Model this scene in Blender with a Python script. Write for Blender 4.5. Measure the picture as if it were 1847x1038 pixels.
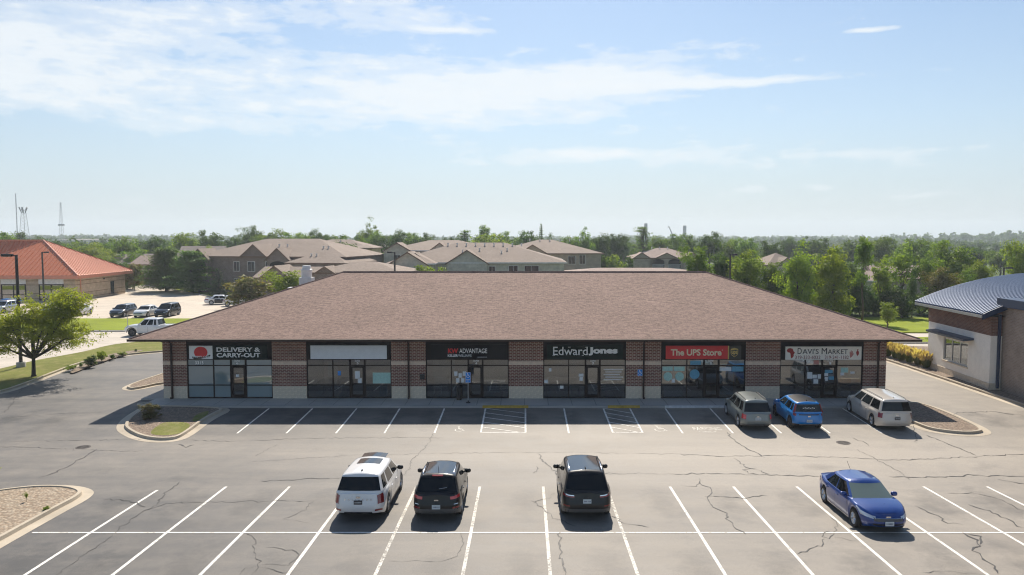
import bpy, math, random
import numpy as np
from mathutils import Vector, Matrix, noise as mnoise

R = math.radians
for o in list(bpy.data.objects):
    bpy.data.objects.remove(o)
scene = bpy.context.scene
COL = scene.collection

# ------------------------------------------------------------------ camera
FPX, PCX, PCY, CAMZ = 1400.0, 946.0, 519.0, 10.6
PITCH = math.atan(94 / 1400)
cam_data = bpy.data.cameras.new('camera')
cam_data.sensor_width = 36.0
cam_data.lens = FPX / 1847 * 36.0
cam_data.shift_x = -(PCX - 923.5) / 1847
cam_data.clip_start = 0.1
cam_data.clip_end = 12000
cam = bpy.data.objects.new('camera', cam_data)
COL.objects.link(cam)
cam.location = (0, 0, CAMZ)
cam.rotation_euler = (math.pi / 2 - PITCH, 0, 0)
scene.camera = cam

# ------------------------------------------------------------------ sun, sky, exposure
SUN_EL, SUN_AZ = R(44), R(0.5)         # azimuth from +Y towards +X: the sun stands behind the building
sun_data = bpy.data.lights.new('sun', 'SUN')
sun_data.energy = 4.6
sun_data.angle = R(0.53)
sun_data.color = (1.0, 0.915, 0.80)
sun = bpy.data.objects.new('sun', sun_data)
COL.objects.link(sun)
sdir = Vector((math.sin(SUN_AZ) * math.cos(SUN_EL), math.cos(SUN_AZ) * math.cos(SUN_EL), math.sin(SUN_EL)))
sun.rotation_euler = (-sdir).to_track_quat('-Z', 'Y').to_euler()
sun.location = (0, 60, 90)

world = bpy.data.worlds.new('World')
scene.world = world
world.use_nodes = True
wt = world.node_tree
wt.nodes.clear()


def N(t, kind, ins=None, **props):
    n = t.nodes.new(kind)
    for k, v in props.items():
        setattr(n, k, v)
    if ins:
        for k, v in ins.items():
            s = n.inputs[k]
            if hasattr(v, 'is_output') and v.is_output:
                t.links.new(v, s)
            else:
                s.default_value = v
    return n


def MATH(t, op, a, b=None, c=None, clamp=False):
    n = t.nodes.new('ShaderNodeMath')
    n.operation = op
    n.use_clamp = clamp
    for i, v in enumerate((a, b, c)):
        if v is None:
            continue
        if hasattr(v, 'is_output') and v.is_output:
            t.links.new(v, n.inputs[i])
        else:
            n.inputs[i].default_value = v
    return n.outputs[0]


def RAMP(t, fac, stops, interp='LINEAR'):
    n = t.nodes.new('ShaderNodeValToRGB')
    n.color_ramp.interpolation = interp
    e = n.color_ramp.elements
    while len(e) > 1:
        e.remove(e[-1])
    for i, (p, c) in enumerate(stops):
        el = e[0] if i == 0 else e.new(p)
        el.position = p
        el.color = (c, c, c, 1) if isinstance(c, (int, float)) else (*c, 1)
    t.links.new(fac, n.inputs[0])
    return n.outputs[0]


def MIXC(t, fac, a, b, blend='MIX'):
    n = t.nodes.new('ShaderNodeMix')
    n.data_type = 'RGBA'
    n.blend_type = blend
    for s, v in ((n.inputs[0], fac), (n.inputs[6], a), (n.inputs[7], b)):
        if hasattr(v, 'is_output') and v.is_output:
            t.links.new(v, s)
        elif isinstance(v, (int, float)):
            s.default_value = v
        else:
            s.default_value = (*v, 1)
    return n.outputs[2]


sky = N(wt, 'ShaderNodeTexSky', sky_type='NISHITA')
sky.sun_disc = False
sky.sun_elevation = SUN_EL
sky.sun_rotation = SUN_AZ
sky.altitude = 200
sky.air_density = 1.0
sky.dust_density = 0.5
sky.ozone_density = 2.6
SKY_STRENGTH = 0.078
tc = N(wt, 'ShaderNodeTexCoord')
sx = N(wt, 'ShaderNodeSeparateXYZ', {0: tc.outputs['Generated']})
az = MATH(wt, 'ARCTAN2', sx.outputs[0], sx.outputs[1])
el = MATH(wt, 'ARCSINE', sx.outputs[2])
# clouds: streaky noise in azimuth and elevation, thickened where the banks of the day lie
def cloud_noise(sa, se, scale, detail, rough, off):
    v = N(wt, 'ShaderNodeCombineXYZ', {0: MATH(wt, 'MULTIPLY', az, sa), 1: MATH(wt, 'MULTIPLY', el, se), 2: off})
    return N(wt, 'ShaderNodeTexNoise', {'Vector': v.outputs[0], 'Scale': scale, 'Detail': detail, 'Roughness': rough, 'Distortion': 0.25}).outputs[0]
def bank(a0, e0, ra, re, amp):
    da = MATH(wt, 'DIVIDE', MATH(wt, 'SUBTRACT', az, a0), ra)
    de = MATH(wt, 'DIVIDE', MATH(wt, 'SUBTRACT', el, e0), re)
    q = MATH(wt, 'ADD', MATH(wt, 'MULTIPLY', da, da), MATH(wt, 'MULTIPLY', de, de))
    return MATH(wt, 'MULTIPLY', MATH(wt, 'EXPONENT', MATH(wt, 'MULTIPLY', q, -1)), amp)
n_str = cloud_noise(2.6, 17.0, 2.0, 10, 0.60, 3.1)
n_puf = cloud_noise(8.0, 21.0, 2.6, 10, 0.62, 7.7)
field = MATH(wt, 'ADD', MATH(wt, 'MULTIPLY', n_str, 0.55), MATH(wt, 'MULTIPLY', n_puf, 0.45))
acc = None
for b in ((-0.48, 0.164, 0.40, 0.042, 0.25), (-0.02, 0.180, 0.24, 0.040, 0.25), (0.10, 0.200, 0.13, 0.024, 0.14), (0.26, 0.184, 0.15, 0.0055, 0.26),
          (-0.50, 0.226, 0.22, 0.024, 0.19), (-0.24, 0.262, 0.17, 0.022, 0.21), (-0.10, 0.252, 0.06, 0.0045, 0.22), (-0.60, 0.250, 0.25, 0.02, 0.10),
          (0.26, 0.098, 0.26, 0.015, 0.17), (0.08, 0.103, 0.10, 0.010, 0.15), (0.410, 0.233, 0.03, 0.0030, 0.30), (-0.62, 0.190, 0.12, 0.04, 0.10)):
    g = bank(*b)
    acc = g if acc is None else MATH(wt, 'ADD', acc, g)
high = MATH(wt, 'MULTIPLY', MATH(wt, 'SUBTRACT', el, 0.31), 0.1, clamp=True)   # a little more of the same higher up
field = MATH(wt, 'ADD', field, MATH(wt, 'ADD', acc, MATH(wt, 'MINIMUM', high, 0.02)))
cl = RAMP(wt, field, [(0.0, 0), (0.58, 0), (0.675, 0.42), (0.79, 0.84), (1.0, 0.95)], 'EASE')
hz = RAMP(wt, el, [(0.0, 0.82), (0.05, 0.70), (0.14, 0.36), (0.30, 0.05), (0.45, 0.0)])
skyc = N(wt, 'ShaderNodeVectorMath', {0: sky.outputs[0], 1: (SKY_STRENGTH, SKY_STRENGTH * 1.02, SKY_STRENGTH * 1.0)}, operation='MULTIPLY')
base = MIXC(wt, hz, skyc.outputs[0], (0.370, 0.430, 0.500))
col = MIXC(wt, cl, base, (0.62, 0.65, 0.67))
bg = N(wt, 'ShaderNodeBackground', {'Color': col, 'Strength': 1.0})
wo = N(wt, 'ShaderNodeOutputWorld', {0: bg.outputs[0]})

vs = scene.view_settings
vs.view_transform = 'Standard'
vs.look = 'None'
vs.exposure = 0.55
vs.gamma = 1.0
vs.use_curve_mapping = False
scene.render.engine = 'CYCLES'
cy = scene.cycles
cy.use_denoising = True
cy.filter_width = 1.15
cy.max_bounces = 8
cy.diffuse_bounces = 3
cy.glossy_bounces = 4
cy.transmission_bounces = 4
cy.transparent_max_bounces = 12
cy.volume_bounces = 1
cy.caustics_reflective = False
cy.caustics_refractive = False

# ------------------------------------------------------------------ measuring: photograph pixel -> place in the world
_c, _s = math.cos(PITCH), math.sin(PITCH)
def _ray(u, v):
    dx, dy = (u - PCX) / FPX, (PCY - v) / FPX
    return dx, _c + dy * _s, -_s + dy * _c
def on_depth(u, v, Y):
    a = _ray(u, v); t = Y / a[1]
    return Vector((a[0] * t, Y, CAMZ + a[2] * t))
GZ = [(-60, 0.75), (0, .6), (23.5, 0.0), (27.5, -.09), (33, -.24), (39.5, -.36), (42, -.32), (47.6, -.13), (9999, -.13)]
def gz(Y):
    for (a, za), (b, zb) in zip(GZ, GZ[1:]):
        if Y <= b:
            return za + (zb - za) * (Y - a) / (b - a)
    return -.13
def on_ground(u, v):
    a = _ray(u, v); z = -.13
    for _ in range(6):
        t = (z - CAMZ) / a[2]; z = gz(a[1] * t)
    return Vector((a[0] * t, a[1] * t, z))
def on_z(u, v, z=0.0):
    a = _ray(u, v); t = (z - CAMZ) / a[2]
    return Vector((a[0] * t, a[1] * t, z))

# ------------------------------------------------------------------ object helpers
def tag(o, label=None, cat=None, group=None, kind=None):
    if label: o['label'] = label
    if cat: o['category'] = cat
    if group: o['group'] = group
    if kind: o['kind'] = kind
    return o
def empty(name, loc=(0, 0, 0), rz=0.0, label=None, cat=None, group=None):
    o = bpy.data.objects.new(name, None)
    o.empty_display_size = 0.2
    COL.objects.link(o)
    o.location = loc
    o.rotation_euler = (0, 0, rz)
    return tag(o, label, cat, group)
def link(name, me, parent=None, loc=None, rot=None, scale=None):
    o = bpy.data.objects.new(name, me)
    COL.objects.link(o)
    if parent is not None: o.parent = parent
    if loc is not None: o.location = loc
    if rot is not None: o.rotation_euler = rot
    if scale is not None: o.scale = scale
    return o
def copy_tree(o, parent=None):
    c = o.copy(); COL.objects.link(c); c.parent = parent
    for ch in list(o.children): copy_tree(ch, c)
    return c


class MB:
    """collects faces, then links them as one mesh object with metre-scaled UVs that follow each face"""
    def __init__(s):
        s.v, s.f = [], []
    def add(s, vs, fs):
        n = len(s.v)
        s.v += [tuple(p) for p in vs]
        s.f += [tuple(i + n for i in q) for q in fs]
        return s
    def box(s, x0, x1, y0, y1, z0, z1):
        return s.add([(x0, y0, z0), (x1, y0, z0), (x1, y1, z0), (x0, y1, z0), (x0, y0, z1), (x1, y0, z1), (x1, y1, z1), (x0, y1, z1)],
                     [(0, 3, 2, 1), (4, 5, 6, 7), (0, 1, 5, 4), (1, 2, 6, 5), (2, 3, 7, 6), (3, 0, 4, 7)])
    def cbox(s, c, sx, sy, sz):
        return s.box(c[0] - sx / 2, c[0] + sx / 2, c[1] - sy / 2, c[1] + sy / 2, c[2] - sz / 2, c[2] + sz / 2)
    def tube(s, pts, rad, n=8, cap=True):
        pts = [Vector(p) for p in pts]
        rr = rad if isinstance(rad, (list, tuple)) else [rad] * len(pts)
        vs, fs = [], []
        for i, p in enumerate(pts):
            d = (pts[min(i + 1, len(pts) - 1)] - pts[max(i - 1, 0)]).normalized()
            a = d.cross(Vector((0, 0, 1)) if abs(d.z) < .9 else Vector((1, 0, 0))).normalized()
            b = d.cross(a)
            for k in range(n):
                t = 2 * math.pi * k / n
                vs.append(p + (a * math.cos(t) + b * math.sin(t)) * rr[i])
        for i in range(len(pts) - 1):
            for k in range(n):
                fs.append((i * n + k, i * n + (k + 1) % n, (i + 1) * n + (k + 1) % n, (i + 1) * n + k))
        if cap:
            fs.append(tuple(range(n))[::-1]); fs.append(tuple((len(pts) - 1) * n + k for k in range(n)))
        return s.add(vs, fs)
    def prism(s, poly, z0, z1):
        """poly: list of (x, y) counter-clockwise; z may be a function of (x, y)"""
        n = len(poly)
        f0 = z0 if callable(z0) else (lambda x, y: z0)
        f1 = z1 if callable(z1) else (lambda x, y: z1)
        vs = [(x, y, f0(x, y)) for x, y in poly] + [(x, y, f1(x, y)) for x, y in poly]
        fs = [tuple(range(n))[::-1], tuple(range(n, 2 * n))] + [(i, (i + 1) % n, n + (i + 1) % n, n + i) for i in range(n)]
        return s.add(vs, fs)
    def plate(s, poly, y0, y1):
        """outline in x, z standing upright, from y0 (front) to y1 (back)"""
        n = len(poly)
        vs = [(x, y0, z) for x, z in poly] + [(x, y1, z) for x, z in poly]
        fs = [tuple(range(n)), tuple(range(n, 2 * n))[::-1]] + [(i, n + i, n + (i + 1) % n, (i + 1) % n) for i in range(n)]
        return s.add(vs, fs)
    def lathe(s, prof, n=16, axis='Z', cap=True):
        vs, fs = [], []
        for r, h in prof:
            for k in range(n):
                t = 2 * math.pi * k / n
                p = (r * math.cos(t), r * math.sin(t), h)
                if axis == 'X': p = (p[2], p[0], p[1])
                vs.append(p)
        for i in range(len(prof) - 1):
            for k in range(n):
                fs.append((i * n + k, i * n + (k + 1) % n, (i + 1) * n + (k + 1) % n, (i + 1) * n + k))
        if cap:
            fs.append(tuple(range(n))[::-1]); fs.append(tuple((len(prof) - 1) * n + k for k in range(n)))
        return s.add(vs, fs)
    def mesh(s, name, mat, smooth=False, sharp=None):
        me = bpy.data.meshes.new(name)
        me.from_pydata(s.v, [], s.f)
        me.validate()
        if mat is not None: me.materials.append(mat)
        uv = me.uv_layers.new(name='UVMap')
        co = me.vertices
        for p in me.polygons:
            nrm = p.normal
            t = Vector((0, 0, 1)).cross(nrm)
            t = Vector((1, 0, 0)) if t.length < 1e-4 else t.normalized()
            b = nrm.cross(t)
            for li in p.loop_indices:
                q = co[me.loops[li].vertex_index].co
                uv.data[li].uv = (q.dot(t), q.dot(b))
        if smooth:
            me.polygons.foreach_set('use_smooth', [True] * len(me.polygons))
            if sharp: me.set_sharp_from_angle(angle=R(sharp))
        return me
    def build(s, name, mat, parent=None, smooth=False, sharp=None, **k):
        return link(name, s.mesh(name, mat, smooth, sharp), parent, **k)


# ------------------------------------------------------------------ materials
MATS = {}
def newmat(name):
    m = bpy.data.materials.new(name)
    m.use_nodes = True
    t = m.node_tree
    b = t.nodes['Principled BSDF']
    MATS[name] = m
    return m, t, b
def setp(b, **k):
    for key, v in k.items():
        b.inputs[key.replace('_', ' ')].default_value = (*v, 1) if isinstance(v, tuple) and len(v) == 3 else v
def simple(name, col, rough=.6, metal=0.0, var=0.08, scale=3.0, bump=0.0, bscale=40.0, spec=.5, coat=0.0):
    m, t, b = newmat(name)
    setp(b, Base_Color=col, Roughness=rough, Metallic=metal, Specular_IOR_Level=spec)
    if coat: setp(b, Coat_Weight=coat, Coat_Roughness=.03)
    tcn = N(t, 'ShaderNodeTexCoord')
    if var:
        n = N(t, 'ShaderNodeTexNoise', {'Vector': tcn.outputs['Object'], 'Scale': scale, 'Detail': 6, 'Roughness': .65})
        f = RAMP(t, n.outputs[0], [(.25, 1 - 2 * var), (.75, 1 + 2 * var)])
        t.links.new(MIXC(t, 1.0, col, f, 'MULTIPLY'), b.inputs['Base Color'])
        rr = MATH(t, 'ADD', MATH(t, 'MULTIPLY', n.outputs[0], .12), rough - .06, clamp=True)
        t.links.new(rr, b.inputs['Roughness'])
    if bump:
        n2 = N(t, 'ShaderNodeTexNoise', {'Vector': tcn.outputs['Object'], 'Scale': bscale, 'Detail': 4})
        bn = N(t, 'ShaderNodeBump', {'Strength': bump, 'Distance': .02, 'Height': n2.outputs[0]})
        t.links.new(bn.outputs[0], b.inputs['Normal'])
    return m
def emis(name, col, st):
    m, t, b = newmat(name)
    setp(b, Base_Color=col, Emission_Color=col, Emission_Strength=st)
    return m
def M(n): return MATS[n]

def asphalt(name, dark, light, gloss=.55):
    m, t, b = newmat(name)
    tcn = N(t, 'ShaderNodeTexCoord')
    P = tcn.outputs['Object']
    big = N(t, 'ShaderNodeTexNoise', {'Vector': P, 'Scale': .06, 'Detail': 5, 'Roughness': .6})
    st = N(t, 'ShaderNodeVectorMath', {0: P, 1: (.10, .75, 1)}, operation='MULTIPLY')
    streak = N(t, 'ShaderNodeTexNoise', {'Vector': st.outputs[0], 'Scale': .55, 'Detail': 7, 'Roughness': .62})
    mid = N(t, 'ShaderNodeTexNoise', {'Vector': P, 'Scale': .9, 'Detail': 8, 'Roughness': .7})
    fine = N(t, 'ShaderNodeTexNoise', {'Vector': P, 'Scale': 38, 'Detail': 3, 'Roughness': .7})
    sp = N(t, 'ShaderNodeSeparateXYZ', {0: P})
    # the west end is darker, paling towards the east; the aisle is worn pale
    east_pale = MATH(t, 'MULTIPLY', MATH(t, 'ADD', sp.outputs[0], 15), .035, clamp=True)
    aisle = MATH(t, 'SUBTRACT', 1.0, MATH(t, 'MULTIPLY', MATH(t, 'ABSOLUTE', MATH(t, 'SUBTRACT', sp.outputs[1], 38.5)), .16), clamp=True)
    f = MATH(t, 'ADD', MATH(t, 'MULTIPLY', big.outputs[0], .50), MATH(t, 'MULTIPLY', streak.outputs[0], .75))
    f = MATH(t, 'ADD', f, MATH(t, 'MULTIPLY', mid.outputs[0], .75))
    f = MATH(t, 'ADD', f, MATH(t, 'MULTIPLY', east_pale, .60))
    f = MATH(t, 'ADD', f, MATH(t, 'MULTIPLY', aisle, .22))
    f = MATH(t, 'SUBTRACT', f, .86)
    c = MIXC(t, f, dark, light)
    n = t.nodes[-1]; n.clamp_factor = True
    f2 = RAMP(t, fine.outputs[0], [(.3, .74), (.7, 1.22)])
    c = MIXC(t, 1.0, c, f2, 'MULTIPLY')
    spots = N(t, 'ShaderNodeTexVoronoi', {'Vector': P, 'Scale': .22, 'Randomness': 1.0})
    wob = MATH(t, 'ADD', spots.outputs['Distance'], MATH(t, 'MULTIPLY', mid.outputs[0], .35))
    oil = RAMP(t, wob, [(.17, .72), (.36, 1.0)])
    c = MIXC(t, 1.0, c, oil, 'MULTIPLY')
    fr = MATH(t, 'FRACT', MATH(t, 'DIVIDE', MATH(t, 'SUBTRACT', sp.outputs[0], 1.4), 2.74))
    dx = MATH(t, 'MULTIPLY', MATH(t, 'SUBTRACT', fr, .5), 2.74)
    for yc, ry, k in ((30.6, .40, .30), (24.0, .40, .28), (44.9, .45, .35)):   # drips where engines stand
        dy = MATH(t, 'MULTIPLY', MATH(t, 'SUBTRACT', sp.outputs[1], yc), ry)
        dd = MATH(t, 'SQRT', MATH(t, 'ADD', MATH(t, 'MULTIPLY', dx, dx), MATH(t, 'MULTIPLY', dy, dy)))
        dd = MATH(t, 'ADD', dd, MATH(t, 'MULTIPLY', MATH(t, 'SUBTRACT', mid.outputs[0], .5), 2.6))
        c = MIXC(t, 1.0, c, RAMP(t, dd, [(.1, 1 - k), (.95, 1.0)]), 'MULTIPLY')
    t.links.new(c, b.inputs['Base Color'])
    rr = MATH(t, 'ADD', MATH(t, 'MULTIPLY', mid.outputs[0], .25), gloss)
    t.links.new(rr, b.inputs['Roughness'])
    setp(b, Specular_IOR_Level=.45)
    bn = N(t, 'ShaderNodeBump', {'Strength': .35, 'Distance': .012, 'Height': fine.outputs[0]})
    t.links.new(bn.outputs[0], b.inputs['Normal'])
    return m
asphalt('asphalt', (.074, .071, .068), (.330, .290, .238), .54)

def concrete(name, col, joint=0.0, var=.10):
    m, t, b = newmat(name)
    tcn = N(t, 'ShaderNodeTexCoord')
    P = tcn.outputs['Object']
    a = N(t, 'ShaderNodeTexNoise', {'Vector': P, 'Scale': .35, 'Detail': 8, 'Roughness': .68})
    g = N(t, 'ShaderNodeTexNoise', {'Vector': P, 'Scale': 25, 'Detail': 4, 'Roughness': .7})
    f = MATH(t, 'ADD', MATH(t, 'MULTIPLY', a.outputs[0], .7), MATH(t, 'MULTIPLY', g.outputs[0], .3))
    r = RAMP(t, f, [(.3, 1 - 2.2 * var), (.7, 1 + 1.6 * var)])
    c = MIXC(t, 1.0, col, r, 'MULTIPLY')
    if joint:
        br = N(t, 'ShaderNodeTexBrick', {'Vector': P, 'Scale': 1.0, 'Mortar Size': .025, 'Mortar Smooth': .2, 'Brick Width': joint, 'Row Height': joint,
                                        'Color1': (1, 1, 1, 1), 'Color2': (.93, .93, .93, 1), 'Mortar': (.62, .6, .57, 1)}, offset=0.0)
        c = MIXC(t, 1.0, c, br.outputs[0], 'MULTIPLY')
    t.links.new(c, b.inputs['Base Color'])
    setp(b, Roughness=.85, Specular_IOR_Level=.3)
    bn = N(t, 'ShaderNodeBump', {'Strength': .25, 'Distance': .01, 'Height': g.outputs[0]})
    t.links.new(bn.outputs[0], b.inputs['Normal'])
    return m
concrete('sidewalk', (.52, .50, .46), 1.5)
concrete('kerb_concrete', (.50, .43, .33), 0, .16)
concrete('street_concrete', (.56, .50, .42), 4.5)
concrete('lot_concrete', (.60, .52, .42), 4.5)
concrete('plain_concrete', (.42, .40, .37))

def grass_mat(name, a, c2, dry, dryness):
    m, t, b = newmat(name)
    tcn = N(t, 'ShaderNodeTexCoord')
    P = tcn.outputs['Object']
    n1 = N(t, 'ShaderNodeTexNoise', {'Vector': P, 'Scale': .22, 'Detail': 7, 'Roughness': .65})
    n2 = N(t, 'ShaderNodeTexNoise', {'Vector': P, 'Scale': 9, 'Detail': 6, 'Roughness': .75})
    n3 = N(t, 'ShaderNodeTexNoise', {'Vector': P, 'Scale': .8, 'Detail': 6, 'Roughness': .7})
    c = MIXC(t, RAMP(t, n2.outputs[0], [(.3, 0), (.7, 1)]), a, c2)
    c = MIXC(t, RAMP(t, n3.outputs[0], [(.62 - dryness, 0), (.82 - dryness, .85)]), c, dry)
    c = MIXC(t, 1.0, c, RAMP(t, n1.outputs[0], [(.3, .8), (.7, 1.2)]), 'MULTIPLY')
    t.links.new(c, b.inputs['Base Color'])
    setp(b, Roughness=.9, Specular_IOR_Level=.15)
    bn = N(t, 'ShaderNodeBump', {'Strength': .9, 'Distance': .06, 'Height': n2.outputs[0]})
    t.links.new(bn.outputs[0], b.inputs['Normal'])
    return m
grass_mat('lawn', (.125, .14, .026), (.21, .215, .05), (.30, .25, .10), .12)
grass_mat('bright_lawn', (.185, .24, .015), (.27, .31, .02), (.32, .31, .05), .0)
grass_mat('dry_lawn', (.14, .16, .03), (.24, .24, .07), (.30, .26, .12), .16)
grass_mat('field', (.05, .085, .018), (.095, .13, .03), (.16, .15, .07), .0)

def gravel_mat(name, c1, c2, c3, scale):
    m, t, b = newmat(name)
    tcn = N(t, 'ShaderNodeTexCoord')
    P = tcn.outputs['Object']
    v = N(t, 'ShaderNodeTexVoronoi', {'Vector': P, 'Scale': scale})
    sepc = N(t, 'ShaderNodeSeparateColor', {0: v.outputs['Color']})
    n = N(t, 'ShaderNodeTexNoise', {'Vector': P, 'Scale': 1.1, 'Detail': 7, 'Roughness': .7})
    c = MIXC(t, sepc.outputs[0], c1, c2)
    c = MIXC(t, RAMP(t, n.outputs[0], [(.45, 0), (.7, .7)]), c, c3)
    c = MIXC(t, 1.0, c, RAMP(t, v.outputs['Distance'], [(0, 1.15), (.6, .62)]), 'MULTIPLY')
    t.links.new(c, b.inputs['Base Color'])
    setp(b, Roughness=.9, Specular_IOR_Level=.25)
    bn = N(t, 'ShaderNodeBump', {'Strength': 1.0, 'Distance': .04, 'Height': v.outputs['Distance']}, invert=True)
    t.links.new(bn.outputs[0], b.inputs['Normal'])
    return m
gravel_mat('gravel', (.42, .33, .25), (.24, .18, .135), (.34, .25, .18), 9)
gravel_mat('mulch', (.37, .275, .19), (.54, .45, .34), (.42, .325, .235), 8)

def brick_mat(name, c1, c2, mortar, bw=.30, rh=.105, ms=.016, rough=.85):
    m, t, b = newmat(name)
    uv = N(t, 'ShaderNodeTexCoord')
    P = uv.outputs['UV']
    br = N(t, 'ShaderNodeTexBrick', {'Vector': P, 'Scale': 1.0, 'Mortar Size': ms, 'Mortar Smooth': .15, 'Bias': 0.0, 'Brick Width': bw, 'Row Height': rh,
                                    'Color1': (*c1, 1), 'Color2': (*c2, 1), 'Mortar': (*mortar, 1)})
    n = N(t, 'ShaderNodeTexNoise', {'Vector': P, 'Scale': 1.2, 'Detail': 8, 'Roughness': .7})
    c = MIXC(t, 1.0, br.outputs[0], RAMP(t, n.outputs[0], [(.3, .78), (.7, 1.2)]), 'MULTIPLY')
    t.links.new(c, b.inputs['Base Color'])
    setp(b, Roughness=rough, Specular_IOR_Level=.25)
    bn = N(t, 'ShaderNodeBump', {'Strength': .7, 'Distance': .012, 'Height': br.outputs[1]}, invert=True)
    t.links.new(bn.outputs[0], b.inputs['Normal'])
    return m
brick_mat('brown_brick', (.165, .066, .045), (.27, .112, .076), (.58, .47, .38), .26, .100, .012)
brick_mat('dark_brick', (.17, .085, .06), (.22, .11, .08), (.26, .20, .16), .30, .10, .010)
brick_mat('taupe_brick', (.31, .235, .185), (.38, .29, .225), (.42, .35, .30), .30, .10, .012)
brick_mat('apartment_brick', (.20, .15, .13), (.27, .21, .18), (.32, .28, .25), .4, .15, .02)
brick_mat('tan_block', (.50, .39, .27), (.56, .44, .31), (.42, .33, .24), .8, .4, .012)
brick_mat('siding_cream', (.62, .57, .46), (.64, .59, .48), (.42, .39, .32), 30, .22, .02)
brick_mat('siding_tan', (.45, .37, .29), (.47, .39, .30), (.32, .27, .21), 30, .22, .02)
brick_mat('siding_grey', (.30, .26, .235), (.31, .27, .24), (.22, .19, .17), 30, .22, .02)
simple('split_block', (.70, .60, .46), .9, 0, .10, 5, .5, 30, .2)
simple('band_block', (.74, .58, .44), .85, 0, .08, 4, .3, 30, .2)
simple('stucco', (.90, .85, .76), .9, 0, .04, 2, .35, 28, .2)

def shingle(name, c1, c2, c3):
    m, t, b = newmat(name)
    uv = N(t, 'ShaderNodeTexCoord')
    P = uv.outputs['UV']
    br = N(t, 'ShaderNodeTexBrick', {'Vector': P, 'Scale': 1.0, 'Mortar Size': .006, 'Mortar Smooth': .3, 'Bias': -.1, 'Brick Width': .30, 'Row Height': .14,
                                    'Color1': (*c1, 1), 'Color2': (*c2, 1), 'Mortar': (*[x * .55 for x in c2], 1)}, offset_frequency=2)
    n = N(t, 'ShaderNodeTexNoise', {'Vector': P, 'Scale': .25, 'Detail': 8, 'Roughness': .65})
    n2 = N(t, 'ShaderNodeTexNoise', {'Vector': P, 'Scale': 5.5, 'Detail': 5, 'Roughness': .75})
    rv = N(t, 'ShaderNodeVectorMath', {0: P, 1: (1.3, 3.2, 1)}, operation='MULTIPLY')
    n3 = N(t, 'ShaderNodeTexNoise', {'Vector': rv.outputs[0], 'Scale': 1.5, 'Detail': 6, 'Roughness': .7})
    c = MIXC(t, RAMP(t, n2.outputs[0], [(.42, 0), (.70, .9)]), br.outputs[0], c3)
    c = MIXC(t, 1.0, c, RAMP(t, n.outputs[0], [(.3, .88), (.7, 1.12)]), 'MULTIPLY')
    c = MIXC(t, 1.0, c, RAMP(t, n3.outputs[0], [(.3, .78), (.7, 1.22)]), 'MULTIPLY')
    t.links.new(c, b.inputs['Base Color'])
    setp(b, Roughness=.88, Specular_IOR_Level=.3)
    h = MATH(t, 'ADD', br.outputs[1], MATH(t, 'MULTIPLY', n2.outputs[0], -.8))
    bn = N(t, 'ShaderNodeBump', {'Strength': .8, 'Distance': .015, 'Height': h}, invert=True)
    t.links.new(bn.outputs[0], b.inputs['Normal'])
    return m
shingle('mall_shingle', (.285, .188, .150), (.180, .116, .092), (.39, .265, .210))
shingle('taupe_shingle', (.30, .235, .19), (.25, .195, .155), (.34, .27, .22))
shingle('grey_shingle', (.27, .23, .20), (.22, .19, .165), (.32, .27, .235))
shingle('pink_shingle', (.36, .27, .23), (.30, .225, .19), (.40, .31, .26))

simple('bronze', (.016, .011, .010), .55, .0, .05, spec=.12)
simple('dark_soffit', (.03, .025, .024), .8, spec=.1)
simple('bronze_fascia', (.016, .013, .013), .6, 0, .06, spec=.08)
simple('white_trim', (.75, .73, .69), .6)
simple('gutter_brown', (.045, .024, .018), .5, spec=.2)
simple('white_metal', (.72, .72, .70), .45, 0, .06)
simple('galvanised', (.45, .46, .47), .4, .7)
simple('black_metal', (.012, .012, .013), .45)
simple('pole_bronze', (.020, .017, .017), .5)
def worn_paint(name, col, hole0, hole1):
    m = simple(name, col, .8, 0, .14, 5)
    t = m.node_tree
    b = t.nodes['Principled BSDF']
    tcn = N(t, 'ShaderNodeTexCoord')
    n = N(t, 'ShaderNodeTexNoise', {'Vector': tcn.outputs['Object'], 'Scale': 9, 'Detail': 8, 'Roughness': .8})
    n1 = N(t, 'ShaderNodeTexNoise', {'Vector': tcn.outputs['Object'], 'Scale': .5, 'Detail': 3})
    k = MATH(t, 'ADD', MATH(t, 'MULTIPLY', n.outputs[0], .7), MATH(t, 'MULTIPLY', n1.outputs[0], .3))
    a = RAMP(t, k, [(hole0, 0), (hole1, 1)])
    t.links.new(a, b.inputs['Alpha'])
worn_paint('line_paint', (.80, .77, .70), .355, .47)
worn_paint('line_paint_worn', (.74, .70, .62), .39, .52)
simple('yellow_paint', (.56, .36, .055), .75, 0, .15, 4)
simple('white_kerb_paint', (.66, .66, .64), .75, 0, .1, 4)
simple('crack_filler', (.030, .028, .027), .65, 0, .2)
simple('iron', (.07, .06, .055), .7, .3)
simple('ada_blue', (.01, .24, .70), .4)
simple('sign_white', (.90, .90, .88), .5, 0, .02)
simple('sign_cream', (.92, .76, .54), .5, 0, .02)
simple('sign_grey', (.80, .83, .85), .5, 0, .03)
simple('sign_black', (.006, .006, .008), .4, 0, .05, spec=.15)
simple('sign_green', (.006, .017, .014), .45, 0, .05, spec=.12)
simple('sign_red', (.72, .018, .022), .4, 0, .03)
simple('sign_brown', (.030, .030, .022), .4)
simple('sign_gold', (.68, .48, .12), .4)
simple('sign_offwhite', (.88, .84, .75), .55, 0, .03)
simple('ink_red', (.34, .015, .012), .6)
simple('ink_pink', (.52, .20, .17), .6)
simple('ink_black', (.014, .013, .014), .6)
simple('ink_maroon', (.24, .05, .045), .6)
simple('paper', (.76, .78, .77), .7, 0, .06)
simple('paper_teal', (.42, .66, .58), .7, 0, .10, 9)
simple('paper_blue', (.12, .36, .50), .6, 0, .12, 9)
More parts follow.
